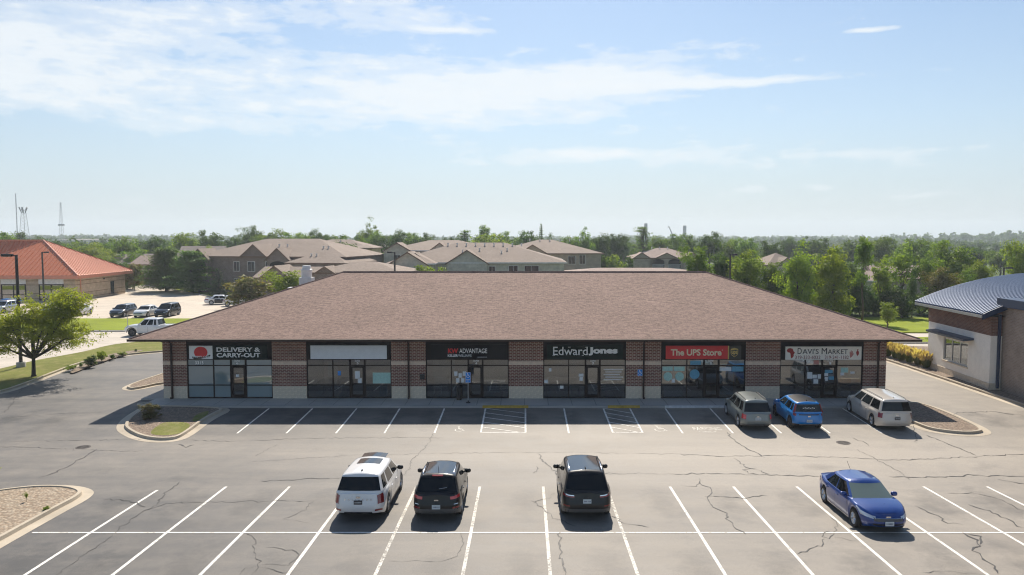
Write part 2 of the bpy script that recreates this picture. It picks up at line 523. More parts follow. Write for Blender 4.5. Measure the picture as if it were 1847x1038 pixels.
simple('interior_wall', (.42, .39, .36), .8, 0, .08, .6)
simple('interior_floor', (.16, .15, .145), .6, 0, .1)
simple('furniture_dark', (.05, .045, .045), .6)
simple('furniture_pale', (.42, .44, .45), .6)
simple('furniture_wood', (.34, .22, .12), .6)
emis('tube_light', (1, .97, .9), 3.0)
simple('wood_fence', (.17, .12, .085), .85, 0, .12, 3)
simple('navy_metal', (.014, .034, .085), .4, .0)
simple('blue_roof', (.065, .105, .19), .36, .15, .05)
simple('red_roof', (.62, .20, .095), .5, .1, .06)
simple('orange_roof', (.60, .215, .095), .42, .15, .06)
simple('dark_red_roof', (.25, .075, .058), .5, .15, .06)
simple('red_trim', (.62, .24, .15), .5)
simple('stripe_brown', (.20, .13, .09), .8)
simple('tower_steel', (.30, .31, .33), .6, .2)

def glass_mat(name, tint, refl, film=None, filmf=0.0):
    m, t, b = newmat(name)
    t.nodes.remove(b)
    tr = N(t, 'ShaderNodeBsdfTransparent', {'Color': (*tint, 1)})
    tcn = N(t, 'ShaderNodeTexCoord')
    wav = N(t, 'ShaderNodeTexNoise', {'Vector': tcn.outputs['Object'], 'Scale': .8, 'Detail': 2})
    bn = N(t, 'ShaderNodeBump', {'Strength': .04, 'Distance': .05, 'Height': wav.outputs[0]})
    gl = N(t, 'ShaderNodeBsdfGlossy', {'Color': (.95, .97, 1, 1), 'Roughness': .02, 'Normal': bn.outputs[0]})
    lw = N(t, 'ShaderNodeLayerWeight', {'Blend': .35})
    fac = MATH(t, 'ADD', MATH(t, 'MULTIPLY', lw.outputs['Fresnel'], .8), refl, clamp=True)
    inner = tr.outputs[0]
    if film:
        df = N(t, 'ShaderNodeBsdfDiffuse', {'Color': (*film, 1)})
        inner = N(t, 'ShaderNodeMixShader', {0: filmf, 1: inner, 2: df.outputs[0]}).outputs[0]
    mx = N(t, 'ShaderNodeMixShader', {0: fac, 1: inner, 2: gl.outputs[0]})
    t.links.new(mx.outputs[0], t.nodes['Material Output'].inputs[0])
    return m
glass_mat('shop_glass', (.55, .60, .61), .13)
glass_mat('film_glass', (.55, .66, .68), .14, (.38, .50, .52), .55)
glass_mat('house_glass', (.25, .27, .28), .18)
simple('dark_pane', (.03, .034, .038), .08, 0, 0)

def carpaint(name, col, metal=.35, rough=.28):
    m, t, b = newmat(name)
    dk = max(col) < .05
    setp(b, Base_Color=col, Metallic=metal, Roughness=rough, Coat_Weight=.6 if dk else 1.0, Coat_Roughness=.04, Specular_IOR_Level=.15 if dk else .4)
    tcn = N(t, 'ShaderNodeTexCoord')
    n = N(t, 'ShaderNodeTexNoise', {'Vector': tcn.outputs['Object'], 'Scale': 2.2, 'Detail': 6, 'Roughness': .7})
    t.links.new(MIXC(t, 1.0, col, RAMP(t, n.outputs[0], [(.3, .97), (.7, 1.02)]), 'MULTIPLY'), b.inputs['Base Color'])
    t.links.new(MATH(t, 'ADD', MATH(t, 'MULTIPLY', n.outputs[0], .04), rough - .02), b.inputs['Roughness'])
    return m
carpaint('paint_white', (.78, .78, .77), 0)
carpaint('paint_black', (.006, .006, .007), 0, .4)
carpaint('paint_charcoal', (.011, .0105, .011), .1, .4)
carpaint('paint_blue', (.004, .040, .215), .15)
carpaint('paint_azure', (.004, .22, .62), .0)
carpaint('paint_greygreen', (.20, .225, .215), .1)
carpaint('paint_beige', (.62, .57, .50), .0)
carpaint('paint_darkgrey', (.055, .060, .072), .5)
carpaint('paint_navy', (.022, .028, .042), .4)
carpaint('paint_silver', (.45, .48, .52), .6)
carpaint('paint_red', (.28, .012, .012), .2)
def plain(name, **k):
    m, t, b = newmat(name); setp(b, **k); return m
plain('car_glass', Base_Color=(.004, .007, .009), Roughness=.03, Specular_IOR_Level=.35)
plain('car_glass_pale', Base_Color=(.125, .165, .155), Roughness=.04, Specular_IOR_Level=.6)  # opaque; its pale tone stands for the lit cabin behind the windshield
plain('roof_glass', Base_Color=(.010, .011, .014), Roughness=.05, Specular_IOR_Level=1.0)
plain('tyre', Base_Color=(.014, .014, .014), Roughness=.8)
plain('rim', Base_Color=(.55, .56, .58), Metallic=.85, Roughness=.28)
plain('dark_rim', Base_Color=(.10, .10, .11), Metallic=.7, Roughness=.35)
plain('tail_red', Base_Color=(.22, .006, .010), Roughness=.12, Coat_Weight=1.0)
plain('tail_bright', Base_Color=(.62, .05, .05), Roughness=.12, Coat_Weight=1.0)
plain('lamp_clear', Base_Color=(.72, .74, .76), Roughness=.12, Metallic=.3, Coat_Weight=1.0)
plain('chrome', Base_Color=(.75, .76, .78), Metallic=1.0, Roughness=.15)
plain('trim_black', Base_Color=(.016, .016, .017), Roughness=.55)
plain('trim_grey', Base_Color=(.10, .10, .10), Roughness=.6)
plain('plate_white', Base_Color=(.62, .68, .70), Roughness=.5)
plain('plate_dark', Base_Color=(.02, .012, .016), Roughness=.4)
plain('plate_ink', Base_Color=(.05, .07, .14), Roughness=.5)

def leaf_mat(name, c1, c2, c3, trans=.35, gloss=.022):
    m, t, b = newmat(name)
    t.nodes.remove(b)
    gi = N(t, 'ShaderNodeNewGeometry')
    oi = N(t, 'ShaderNodeObjectInfo')
    tcn = N(t, 'ShaderNodeTexCoord')
    n = N(t, 'ShaderNodeTexNoise', {'Vector': tcn.outputs['Object'], 'Scale': .55, 'Detail': 4})
    c = MIXC(t, gi.outputs['Random Per Island'], c1, c2)
    c = MIXC(t, RAMP(t, n.outputs[0], [(.42, 0), (.68, .8)]), c, c3)
    hv = N(t, 'ShaderNodeHueSaturation', {'Hue': MATH(t, 'ADD', MATH(t, 'MULTIPLY', oi.outputs['Random'], .022), .490),
                                          'Saturation': 1.0, 'Value': MATH(t, 'ADD', MATH(t, 'MULTIPLY', oi.outputs['Random'], .3), .85), 'Color': c})
    df = N(t, 'ShaderNodeBsdfDiffuse', {'Color': hv.outputs[0]})
    tcol = MIXC(t, 1.0, hv.outputs[0], (1.55, 1.65, .55), 'MULTIPLY')
    tl = N(t, 'ShaderNodeBsdfTranslucent', {'Color': tcol})
    mx = N(t, 'ShaderNodeMixShader', {0: trans, 1: df.outputs[0], 2: tl.outputs[0]})
    gl = N(t, 'ShaderNodeBsdfGlossy', {'Color': (1, 1, .85, 1), 'Roughness': .5})
    m2 = N(t, 'ShaderNodeMixShader', {0: gloss, 1: mx.outputs[0], 2: gl.outputs[0]})
    t.links.new(m2.outputs[0], t.nodes['Material Output'].inputs[0])
    return m
leaf_mat('leaf_mid', (.085, .145, .030), (.135, .205, .042), (.18, .235, .04), .5)
leaf_mat('leaf_dark', (.050, .098, .030), (.078, .132, .038), (.10, .155, .038), .45)
leaf_mat('leaf_light', (.14, .21, .042), (.21, .27, .058), (.25, .29, .05), .5)
leaf_mat('leaf_yellow', (.19, .255, .034), (.28, .325, .045), (.13, .20, .034), .52)
leaf_mat('leaf_locust', (.20, .25, .035), (.33, .335, .055), (.27, .275, .045), .52)
leaf_mat('leaf_conifer', (.080, .145, .050), (.125, .195, .065), (.13, .19, .055), .45)
leaf_mat('leaf_spruce', (.028, .052, .038), (.045, .075, .052), (.05, .075, .045), .15)
leaf_mat('leaf_bronze', (.15, .125, .055), (.125, .15, .05), (.22, .16, .085), .4)
leaf_mat('leaf_plume', (.48, .37, .19), (.60, .47, .27), (.42, .31, .15), .4)
leaf_mat('leaf_blade', (.11, .15, .035), (.16, .19, .05), (.20, .18, .07), .4)
leaf_mat('leaf_far', (.060, .100, .034), (.074, .115, .038), (.09, .13, .04), .4, .0)
simple('bark', (.085, .065, .05), .9, 0, .15, 4, .6, 20)
simple('bark_dark', (.045, .036, .03), .9, 0, .15, 4, .6, 20)

# ------------------------------------------------------------------ ground
def terrain_z(x, y):
    """open country beyond the lots: falls a little, then rises to low wooded hills"""
    d = math.hypot(x, y)
    z = -.75
    if d > 170: z -= min(1, (d - 170) / 260) * 4.0
    if d > 650:
        k = min(1, (d - 650) / 900); k = k * k * (3 - 2 * k)
        z += k * (1.0 + 4.5 * mnoise.noise(Vector((x * .0015, y * .0011, 1.7))) + 9 * max(0, min(1, (x - 350) / 450)) * max(0, min(1, (1700 - y) / 500)))
    return z
def build_terrain():
    ang = [-62 + 124 * i / 60 for i in range(61)]
    rad = [0, 60, 110, 150, 190, 240, 300, 380, 470, 580, 700, 850, 1000, 1200, 1400, 1650, 1900, 2300, 2800, 3400]
    vs = [(0, -80, -.75)]
    mb = MB()
    pts, fs = [], []
    for r in rad:
        for a in ang:
            x, y = r * 1.35 * math.sin(R(a)), r * math.cos(R(a)) - (80 if r == 0 else 0)
            if r == 0: x = a * 3
            pts.append((x, y, terrain_z(x, y)))
    n = len(ang)
    for i in range(len(rad) - 1):
        for k in range(n - 1):
            fs.append((i * n + k, i * n + k + 1, (i + 1) * n + k + 1, (i + 1) * n + k)[::-1])
    mb.add(pts, fs)
    # behind and beside the camera
    mb.add([(-4200, -600, -.75), (4200, -600, -.75), (300, -80, -.75), (-300, -80, -.75)], [(0, 1, 2, 3)])
    o = mb.build('terrain', M('field'), smooth=True)
    tag(o, 'rolling green open land reaching to the horizon behind everything', 'terrain', kind='structure')
build_terrain()

def strip_sheet(name, mat, x0, x1, y0, y1, dz, parent=None):
    """a sheet that follows the fall of the lot"""
    ys = sorted({y0, y1} | {y for y, _ in GZ if y0 < y < y1})
    mb = MB()
    for a, b in zip(ys, ys[1:]):
        mb.add([(x0, a, gz(a) + dz), (x1, a, gz(a) + dz), (x1, b, gz(b) + dz), (x0, b, gz(b) + dz)], [(0, 1, 2, 3)])
    return mb.build(name, mat, parent)
lot = strip_sheet('parking_lot', M('asphalt'), -75, 75, -40, 112, 0)
tag(lot, 'worn grey asphalt parking lot with painted stalls in front of the shops', 'parking lot', kind='structure')

def flat_poly(name, mat, poly, dz, parent=None):
    """a flat outline split where the lot breaks, laid dz above it"""
    import bmesh
    bm = bmesh.new()
    f = bm.faces.new([bm.verts.new((x, y, 0)) for x, y in poly])
    for y, _ in GZ:
        g = bm.verts[:] + bm.edges[:] + bm.faces[:]
        bmesh.ops.bisect_plane(bm, geom=g, plane_co=(0, y, 0), plane_no=(0, 1, 0))
    bmesh.ops.triangulate(bm, faces=bm.faces[:])
    for v in bm.verts: v.co.z = gz(v.co.y) + dz
    bm.normal_update()
    for fc in bm.faces:
        if fc.normal.z < 0: fc.normal_flip()
    me = bpy.data.meshes.new(name)
    bm.to_mesh(me); bm.free()
    me.materials.append(mat)
    return link(name, me, parent)
def smooth_poly(pts, closed=True, it=2):
    p = [tuple(q[:2]) for q in pts]
    for _ in range(it):
        q = []
        rng = range(len(p)) if closed else range(len(p) - 1)
        if not closed: q.append(p[0])
        for i in rng:
            a, b = p[i], p[(i + 1) % len(p)]
            q += [(a[0] * .75 + b[0] * .25, a[1] * .75 + b[1] * .25), (a[0] * .25 + b[0] * .75, a[1] * .25 + b[1] * .75)]
        if not closed: q.append(p[-1])
        p = q
    return p
def area(p): return sum(a[0] * b[1] - b[0] * a[1] for a, b in zip(p, p[1:] + p[:1])) / 2
def offset(p, d, closed=True):
    """move an outline inwards (counter-clockwise closed) or to its left (open) by d"""
    out = []
    n = len(p)
    for i in range(n):
        a = p[i - 1] if (closed or i > 0) else p[i]
        b = p[(i + 1) % n] if (closed or i < n - 1) else p[i]
        dx, dy = b[0] - a[0], b[1] - a[1]
        l = math.hypot(dx, dy) or 1
        out.append((p[i][0] - dy / l * d, p[i][1] + dx / l * d))
    return out
def ribbon(name, mat, line, offs, zs, parent, closed):
    """sweeps the profile (offset to the left, height above the lot) along a line"""
    rows = [offset(line, o, closed) for o in offs]
    mb = MB(); n = len(line)
    vs = []
    for r, z in zip(rows, zs): vs += [(x, y, gz(y) + z) for x, y in r]
    fs = []
    for k in range(len(rows) - 1):
        for i in range(n if closed else n - 1):
            j = (i + 1) % n
            fs.append((k * n + i, k * n + j, (k + 1) * n + j, (k + 1) * n + i))
    return mb.add(vs, fs).build(name, mat, parent, True, 40)
def island(name, label, pts, fill, gutter=.42, it=2):
    p = smooth_poly(pts, True, it)
    if area(p) < 0: p = p[::-1]
    core = offset(p, gutter + .19)
    base = flat_poly(name, fill, core, .11)
    tag(base, label, 'planting bed', kind='structure')
    ribbon('kerb', M('kerb_concrete'), p, [0, gutter, gutter + .03, gutter + .17, gutter + .21], [.008, .018, .15, .155, .06], base, True)
    return base

G = on_ground
# islands, traced on the ground
isl_a = island('planting_island', 'gravel and grass island with concrete kerb at the left corner of the shops',
               [(-23.4, 48.4), (-20.2, 48.2), (-17.9, 47.6), G(385, 757)[:2], G(352, 783)[:2], G(330, 795)[:2], G(290, 800)[:2], G(245, 796)[:2], G(213, 781)[:2], G(208, 770)[:2], G(222, 754)[:2], G(255, 735)[:2], (-24.6, 49.2)], M('gravel'))
isl_b = island('side_island', 'narrow gravel island with kerb in the drive left of the shops',
               [G(218, 703)[:2], G(224, 697)[:2], G(262, 684)[:2], G(300, 672)[:2], (-22.5, 60.5), (-22.3, 56.0), G(300, 693)[:2], G(262, 702)[:2], G(235, 706)[:2]], M('gravel'), .3)
isl_c = island('corner_island', 'mulched island with wide tan kerb in the lower left corner',
               [G(-60, 893)[:2], G(20, 881)[:2], G(80, 875)[:2], G(140, 876)[:2], G(172, 885)[:2], G(165, 898)[:2], G(120, 922)[:2], G(60, 956)[:2], G(0, 990)[:2], G(-80, 1040)[:2], (-34, 23), (-40, 28)], M('mulch'), .42)
isl_d = island('end_island', 'gravel island with kerb beside the silver minivan at the right end',
               [(22.3, 48.2), (22.0, 45.5), (22.0, 43.6), (22.5, 42.3), (24.2, 41.5), (25.6, 41.9), (26.1, 42.8), (26.1, 44.6), (26.0, 46.5), (25.6, 49), (24.6, 49.4), (23.6, 48.9)], M('gravel'))
flat_poly('grass_patch', M('dry_lawn'), smooth_poly([G(283, 772)[:2], G(300, 764)[:2], G(345, 766)[:2], G(340, 778)[:2], G(320, 788)[:2], G(288, 790)[:2], G(268, 786)[:2]]), .118, isl_a)
flat_poly('grass_patch', M('dry_lawn'), smooth_poly([G(352, 752)[:2], G(378, 743)[:2], G(375, 752)[:2], G(355, 764)[:2], G(345, 764)[:2]]), .118, isl_a)

# pavement in front of the shops, its kerb stepping down to the lot
KY = 47.75
walk = MB().box(-24.0, 24.0, KY + .16, 50.0, -.6, 0.0).build('sidewalk', M('sidewalk'))
tag(walk, 'grey concrete sidewalk along the storefronts', 'sidewalk', kind='structure')
def kerb_piece(x0, x1, mat, dz=0.0, ramp=0.0):
    mb = MB()
    prof = [(KY - .02, -.6), (KY - .02, -.02 + dz - ramp), (KY + .02, .003 + dz - ramp), (KY + .157, .003 + dz)]
    vs = [(x, y, z) for x in (x0, x1) for y, z in prof]
    mb.add(vs, [(0, 4, 5, 1), (1, 5, 6, 2), (2, 6, 7, 3)])
    return mb.build('kerb', mat, walk)
xs = [-24.0, -2.62, .25, 5.2, 6.9, 7.2, 8.75, 13.3, 24.0]
kinds = ['plain_concrete', 'yellow_paint', 'plain_concrete', 'yellow_paint', 'yellow_paint', 'plain_concrete', 'white_kerb_paint', 'plain_concrete']
for a, b, k in zip(xs, xs[1:], kinds):
    kerb_piece(a, b - .004, M(k), .002 if 'paint' in k else 0, .04 if k == 'yellow_paint' else 0)
# left return of the pavement along the side wall
MB().box(-25.0, -23.52, 50.02, 69, -.5, -.02).build('side_apron', M('plain_concrete'), walk)

# left drive: kerb line, lawn, street, far lot
kl = [(-60, 40), (-42, 46.5), (-37.2, 49.5), (-35.6, 52.2), (-35.9, 55.5), (-36.6, 60), (-37.2, 64.5), (-36.6, 68), (-33.6, 71), (-27, 73.6), (-10, 75), (12, 75.5)]
kls = smooth_poly(kl, False, 2)
street_near = [G(-160, 700)[:2], G(0, 668)[:2], G(63, 652)[:2], G(116, 643)[:2], G(158, 635)[:2], G(193, 625)[:2], G(237, 619)[:2], G(293, 616)[:2], (-24, 79), (0, 81)]
sn = smooth_poly(street_near, False, 2)
lawn_left = flat_poly('lawn', M('lawn'), [(-100, 40)] + kls[1:] + sn[::-1] + [(-100, 58)], .10)
tag(lawn_left, 'green lawn strip between the left drive and the concrete street', 'lawn', kind='structure')
ribbon('kerb', M('kerb_concrete'), kls, [-.40, .02, .05, .18, .21], [.008, .018, .15, .155, .09], lawn_left, False)
flat_poly('gravel_bed', M('gravel'), smooth_poly([G(125, 672)[:2], G(160, 655)[:2], G(200, 640)[:2], G(250, 633)[:2], G(262, 634)[:2], G(235, 640)[:2], G(200, 650)[:2], G(160, 664)[:2], G(130, 677)[:2]]), .108, lawn_left)
street = flat_poly('street', M('street_concrete'), [(-140, 52), (-100, 58)] + sn + [(0, 90), (-140, 90)], .02)
tag(street, 'pale concrete street running behind the lawn on the left', 'street', kind='structure')
strip = flat_poly('grass_verge', M('bright_lawn'), [(-140, 86.3), (-20, 86.3), (-20, 98.6), (-48, 98.6), (-140, 98.6)], .16)
tag(strip, 'bright green mown verge between the street and the far parking lot', 'lawn', kind='structure')
MB().box(-140, -20, 85.95, 86.29, -.4, .0).build('kerb', M('plain_concrete'), strip)
far_lot = flat_poly('far_parking_lot', M('lot_concrete'), [(-140, 98.7), (-20, 98.7), (-20, 108), on_z(400, 540)[:2], on_z(330, 526)[:2], on_z(270, 516)[:2], on_z(216, 511.5)[:2], (-86, 172), (-140, 172)], .13)
tag(far_lot, 'pale concrete parking lot beside the red-roofed building', 'parking lot', kind='structure')
lawn_back = flat_poly('back_lawn', M('bright_lawn'), [on_z(400, 540)[:2], on_z(330, 526)[:2], on_z(270, 516)[:2], on_z(216, 511.5)[:2], (-86, 172), (-86, 230), (-30, 230), (-20, 108)], .15)
tag(lawn_back, 'bright green grass behind the far parking lot near the conifers', 'lawn', kind='structure')
kb = [tuple(on_z(u, v)[:2]) for u, v in ((400, 540), (330, 526), (270, 516), (216, 511.5))]
ribbon('kerb', M('plain_concrete'), kb, [-.05, .0, .2, .25], [.13, .27, .27, .14], lawn_back, False)

# right side: drive kerb, gravel strip, back court, lawn
kr = [(32.6, 30), (31.6, 40), (31.3, 48), (31.2, 58), (31.1, 66), (30.5, 70), (28.5, 73)]
krs = smooth_poly(kr, False, 2)
bed_r = flat_poly('gravel_strip', M('gravel'), krs + [(28.5, 74.5), (36, 74.5), (60, 70), (60, 30)], .10)
tag(bed_r, 'gravel strip with kerb along the foot of the stucco building', 'planting bed', kind='structure')
ribbon('kerb', M('kerb_concrete'), krs[::-1], [-.42, .02, .05, .18, .21], [.008, .018, .15, .155, .09], bed_r, False)
court = flat_poly('back_court', M('street_concrete'), [(27, 66.5), (30.2, 70), (28, 73.2), (28, 74.5), (70, 74.5), (70, 84.5), (12, 84.5), (12, 76)], .02)
tag(court, 'pale concrete drive behind the ornamental grasses on the right', 'drive', kind='structure')
lawn_h = flat_poly('hedge_lawn', M('bright_lawn'), [(12, 77.0), (36, 76.9), (70, 76.6), (70, 80.6), (12, 80.6)], .14)
tag(lawn_h, 'narrow grass strip under the clipped shrubs on the right', 'lawn', kind='structure')
MB().box(12, 70, 76.4, 76.58, -.4, .03).build('kerb', M('plain_concrete'), lawn_h)
lawn_r = flat_poly('right_lawn', M('bright_lawn'), [(8, 84.6), (75, 84.6), (75, 112), (8, 112)], .12)
tag(lawn_r, 'bright mown lawn in front of the tree row on the right', 'lawn', kind='structure')
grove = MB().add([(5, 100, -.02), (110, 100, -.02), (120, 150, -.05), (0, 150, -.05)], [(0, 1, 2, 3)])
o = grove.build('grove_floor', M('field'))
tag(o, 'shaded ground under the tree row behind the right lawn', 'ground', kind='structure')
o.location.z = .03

# ------------------------------------------------------------------ painted markings
def line(p, q, w=.10, mat='line_paint', dz=.005, name='parking_line'):
    p, q = Vector(p[:2]), Vector(q[:2])
    d = (q - p).normalized(); n = Vector((-d.y, d.x)) * w / 2
    poly = [tuple(p - n), tuple(q - n), tuple(q + n), tuple(p + n)]
    return flat_poly(name, M(mat), poly, dz, lot)
SW = 2.74
X0 = on_ground(992, 1030).x
for k in range(-6, 8):
    x = X0 + (k + .0) * SW * 1.0
    worn = 'line_paint_worn' if -2 <= k <= 1 else 'line_paint'
    line((x, 15), (x, 32.9 if k > -6 else 32.4), .115, worn)
line((on_ground(50, 966).x, 27.3), (26, 27.3), .10, 'line_paint', .009)
near = [(480, 738, 422, 790), (560, 738, 512, 789), (642, 737, 604, 786), (720, 737, 694, 783), (802, 736, 784, 781), (1015, 735, 1027, 777),
        (1197, 738, 1235, 781), (1280, 738, 1325, 783), (1358, 738, 1412, 783), (1437, 738, 1502, 785), (1517, 739, 1601, 784)]
for a, b, c, d in near:
    p, q = on_ground(a, b), on_ground(c, d)
    xm = (p.x + q.x) / 2
    line((xm, 47.6), (xm, 42.25), .10)
def hatch(x0, x1, y0, y1):
    for x in (x0, x1): line((x, y1), (x, y0), .10)
    line((x0 - .05, y0), (x1 + .05, y0), .10, dz=.009)
    n = 5
    for k in range(n):
        ya = y1 - (k + .0) * (y1 - y0) / n
        yb = ya - 1.15
        xa, xb = x0, x1
        if yb < y0:
            xb = x0 + (x1 - x0) * (ya - y0) / 1.15; yb = y0
        line((xa + .05, ya), (xb - .05, yb), .085, dz=.009)
hatch(-2.42, .06, 42.4, 47.6)
hatch(4.90, 6.55, 42.4, 47.6)
def wheelchair(x, y, parent=None, s=1.0, up=False, mat=None, name='wheelchair_symbol'):
    """the access symbol, flat on the ground or upright on a plate"""
    mb = MB()
    def seg(a, b, w):
        a, b = Vector(a), Vector(b); d = (b - a).normalized(); n = Vector((-d.y, d.x)) * w / 2
        q = [a - n, b - n, b + n, a + n]
        mb.add([(p.x * s, p.y * s, 0) for p in q], [(0, 1, 2, 3)])
    def disc(c, r, n=14):
        mb.add([((c[0] + r * math.cos(2 * math.pi * k / n)) * s, (c[1] + r * math.sin(2 * math.pi * k / n)) * s, 0) for k in range(n)], [tuple(range(n))])
    disc((-.12, .52), .10)
    seg((-.12, .40), (-.05, .06), .11); seg((-.10, .24), (.14, .24), .07); seg((-.08, .06), (.20, .04), .10); seg((.20, .07), (.34, -.30), .09); seg((.32, -.30), (.44, -.26), .07)
    pr = None
    for k in range(15):
        t = R(150 + 235 * k / 14)
        p = (-.03 + .30 * math.cos(t), -.16 + .30 * math.sin(t))
        if pr: seg(pr, p, .07)
        pr = p
    if up:
        mb.v = [(p[0], 0, p[1]) for p in mb.v]
        return mb.build(name, mat, parent, loc=(0, 0, 0))
    mb.v = [(x + p[0], y + p[1] * 1.25, gz(y + p[1] * 1.25) + .006) for p in mb.v]
    return mb.build(name, M('line_paint_worn'), lot)
def gxy(u, v): return on_ground(u, v)
p = gxy(829, 775); wheelchair(p.x, p.y, s=.72)
p = gxy(1190, 774); wheelchair(p.x, p.y, s=.9)

# crack filler, followed along the cracks of the lot
CR = [[(0, 805), (60, 808), (150, 812), (260, 815)], [(175, 810), (130, 838), (95, 855), (70, 862)], [(325, 870), (300, 890), (282, 908), (262, 922), (235, 938), (208, 962)],
      [(185, 902), (235, 904), (262, 915)], [(262, 922), (300, 910), (325, 907), (330, 907)], [(206, 964), (170, 990), (140, 1010), (100, 1038)],
      [(330, 907), (420, 906), (500, 904), (560, 905), (568, 904)], [(566, 906), (545, 923), (512, 936), (528, 938), (560, 944)],
      [(440, 962), (460, 972), (458, 1005), (470, 1018), (452, 1038)], [(470, 1018), (520, 1020), (540, 1000), (530, 992), (480, 988)], [(470, 1018), (440, 1028), (432, 1038)], [(470, 1022), (510, 1034), (530, 1033)],
      [(784, 782), (765, 810), (742, 830), (738, 846), (728, 858), (700, 862)], [(0, 797), (120, 795), (300, 792), (420, 797), (560, 791), (700, 790), (800, 790)],
      [(430, 836), (520, 829), (640, 822), (800, 818), (980, 816), (1120, 818), (1260, 820)], [(460, 824), (480, 812), (500, 802)],
      [(350, 803), (335, 808), (322, 802)], [(972, 818), (980, 832), (998, 848), (1006, 858)], [(966, 841), (968, 850), (962, 854)],
      [(1084, 858), (1100, 853), (1112, 853)], [(1090, 856), (1160, 855), (1240, 856)], [(832, 960), (834, 985), (825, 1003), (800, 1012), (700, 1013)],
      [(962, 905), (980, 918), (1000, 935), (1040, 950)], [(962, 906), (990, 900), (1000, 890)], [(1100, 930), (1130, 945), (1170, 952)],
      [(1263, 865), (1266, 876), (1280, 880), (1286, 890), (1274, 900), (1285, 915), (1308, 926), (1315, 940), (1330, 955), (1345, 964)], [(1227, 876), (1255, 878), (1263, 870)],
      [(1310, 780), (1330, 800), (1360, 815), (1380, 826)], [(1325, 827), (1345, 843), (1370, 848), (1388, 856), (1350, 855), (1345, 848), (1365, 845)], [(1230, 855), (1300, 855), (1400, 858), (1480, 860)],
      [(1227, 820), (1310, 824), (1400, 822), (1520, 826), (1620, 830), (1720, 826), (1847, 820)], [(1535, 790), (1560, 800), (1568, 806)], [(1545, 812), (1575, 825), (1620, 850), (1640, 866)],
      [(1630, 829), (1690, 829)], [(1670, 785), (1720, 805), (1760, 822)], [(1500, 934), (1508, 945), (1506, 960), (1495, 972), (1485, 970), (1484, 963), (1500, 960)], [(1485, 972), (1484, 985), (1460, 992), (1438, 1000)], [(1505, 970), (1530, 976), (1553, 977)],
      [(1652, 914), (1675, 925), (1695, 932), (1710, 945), (1738, 947)], [(1738, 962), (1758, 972), (1765, 985), (1755, 992), (1770, 1005), (1790, 1020), (1800, 1036)], [(1745, 964), (1765, 966), (1768, 982)],
      [(1708, 890), (1760, 890), (1800, 900), (1847, 922)], [(1750, 912), (1785, 922), (1820, 940), (1847, 953)], [(1800, 866), (1847, 873)], [(1660, 1034), (1720, 1032), (1780, 1038)],
      [(1270, 896), (1340, 898), (1385, 895)], [(1600, 860), (1660, 862), (1760, 858), (1847, 860)], [(40, 700), (20, 730), (8, 745)], [(0, 755), (90, 748), (190, 744)],
      [(1700, 748), (1780, 742), (1847, 750)], [(620, 862), (560, 864), (470, 868)], [(1640, 740), (1655, 800)], [(1010, 960), (1012, 1000), (1020, 1038)]]
random.seed(5)
mb = MB()
for pl in CR:
    pts = [on_ground(u, v) for u, v in pl]
    fine = []
    for a, b in zip(pts, pts[1:]):
        n = max(2, int((b - a).length / .22))
        for k in range(n):
            q = a.lerp(b, k / n)
            q.x += random.gauss(0, .045); q.y += random.gauss(0, .06)
            fine.append(q)
    fine.append(pts[-1])
    wbase = random.choice((.011, .015, .022, .03))
    L, Rr = [], []
    for i, q in enumerate(fine):
        d = fine[min(i + 1, len(fine) - 1)] - fine[max(i - 1, 0)]
        d.z = 0
        d.normalize(); nrm = Vector((-d.y, d.x, 0))
        w = wbase * (.25 + random.random() * 1.3) * (1.0 if 0 < i < len(fine) - 1 else .3)
        for lst, sg in ((L, 1), (Rr, -1)):
            pnt = q + nrm * w * sg; pnt.z = gz(pnt.y) + .0125
            lst.append(pnt)
    n = len(fine)
    mb.add(L + Rr, [(i, i + 1, n + i + 1, n + i)[::-1] for i in range(n - 1)])
tag(mb.build('crack_lines', M('crack_filler'), lot), kind='stuff')

def text_mesh(body, mat, bold=0.0, extrude=.012, italic=0.0, spacing=1.0):
    cu = bpy.data.curves.new('lettering', 'FONT')
    cu.body = body
    cu.extrude = extrude
    cu.offset = bold
    cu.shear = italic
    cu.space_character = spacing
    cu.resolution_u = 3
    ob = bpy.data.objects.new('tmp', cu)
    COL.objects.link(ob)
    dg = bpy.context.evaluated_depsgraph_get()
    me = bpy.data.meshes.new_from_object(ob.evaluated_get(dg))
    bpy.data.objects.remove(ob)
    bpy.data.curves.remove(cu)
    me.materials.clear(); me.materials.append(mat)
    return me
def fit_text(body, mat, x0, x1, z0, z1, y, parent, name='lettering', bold=.0, extrude=.012, **k):
    """lettering that fills the upright rectangle x0..x1, z0..z1 and faces -Y"""
    me = text_mesh(body, mat, bold, extrude, **k)
    co = np.empty(len(me.vertices) * 3); me.vertices.foreach_get('co', co); co = co.reshape(-1, 3)
    lo, hi = co.min(0), co.max(0)
    out = np.empty_like(co)
    out[:, 0] = x0 + (co[:, 0] - lo[0]) / (hi[0] - lo[0]) * (x1 - x0)
    out[:, 2] = z0 + (co[:, 1] - lo[1]) / (hi[1] - lo[1]) * (z1 - z0)
    out[:, 1] = y - co[:, 2]
    me.vertices.foreach_set('co', out.ravel())
    me.update()
    return link(name, me, parent)
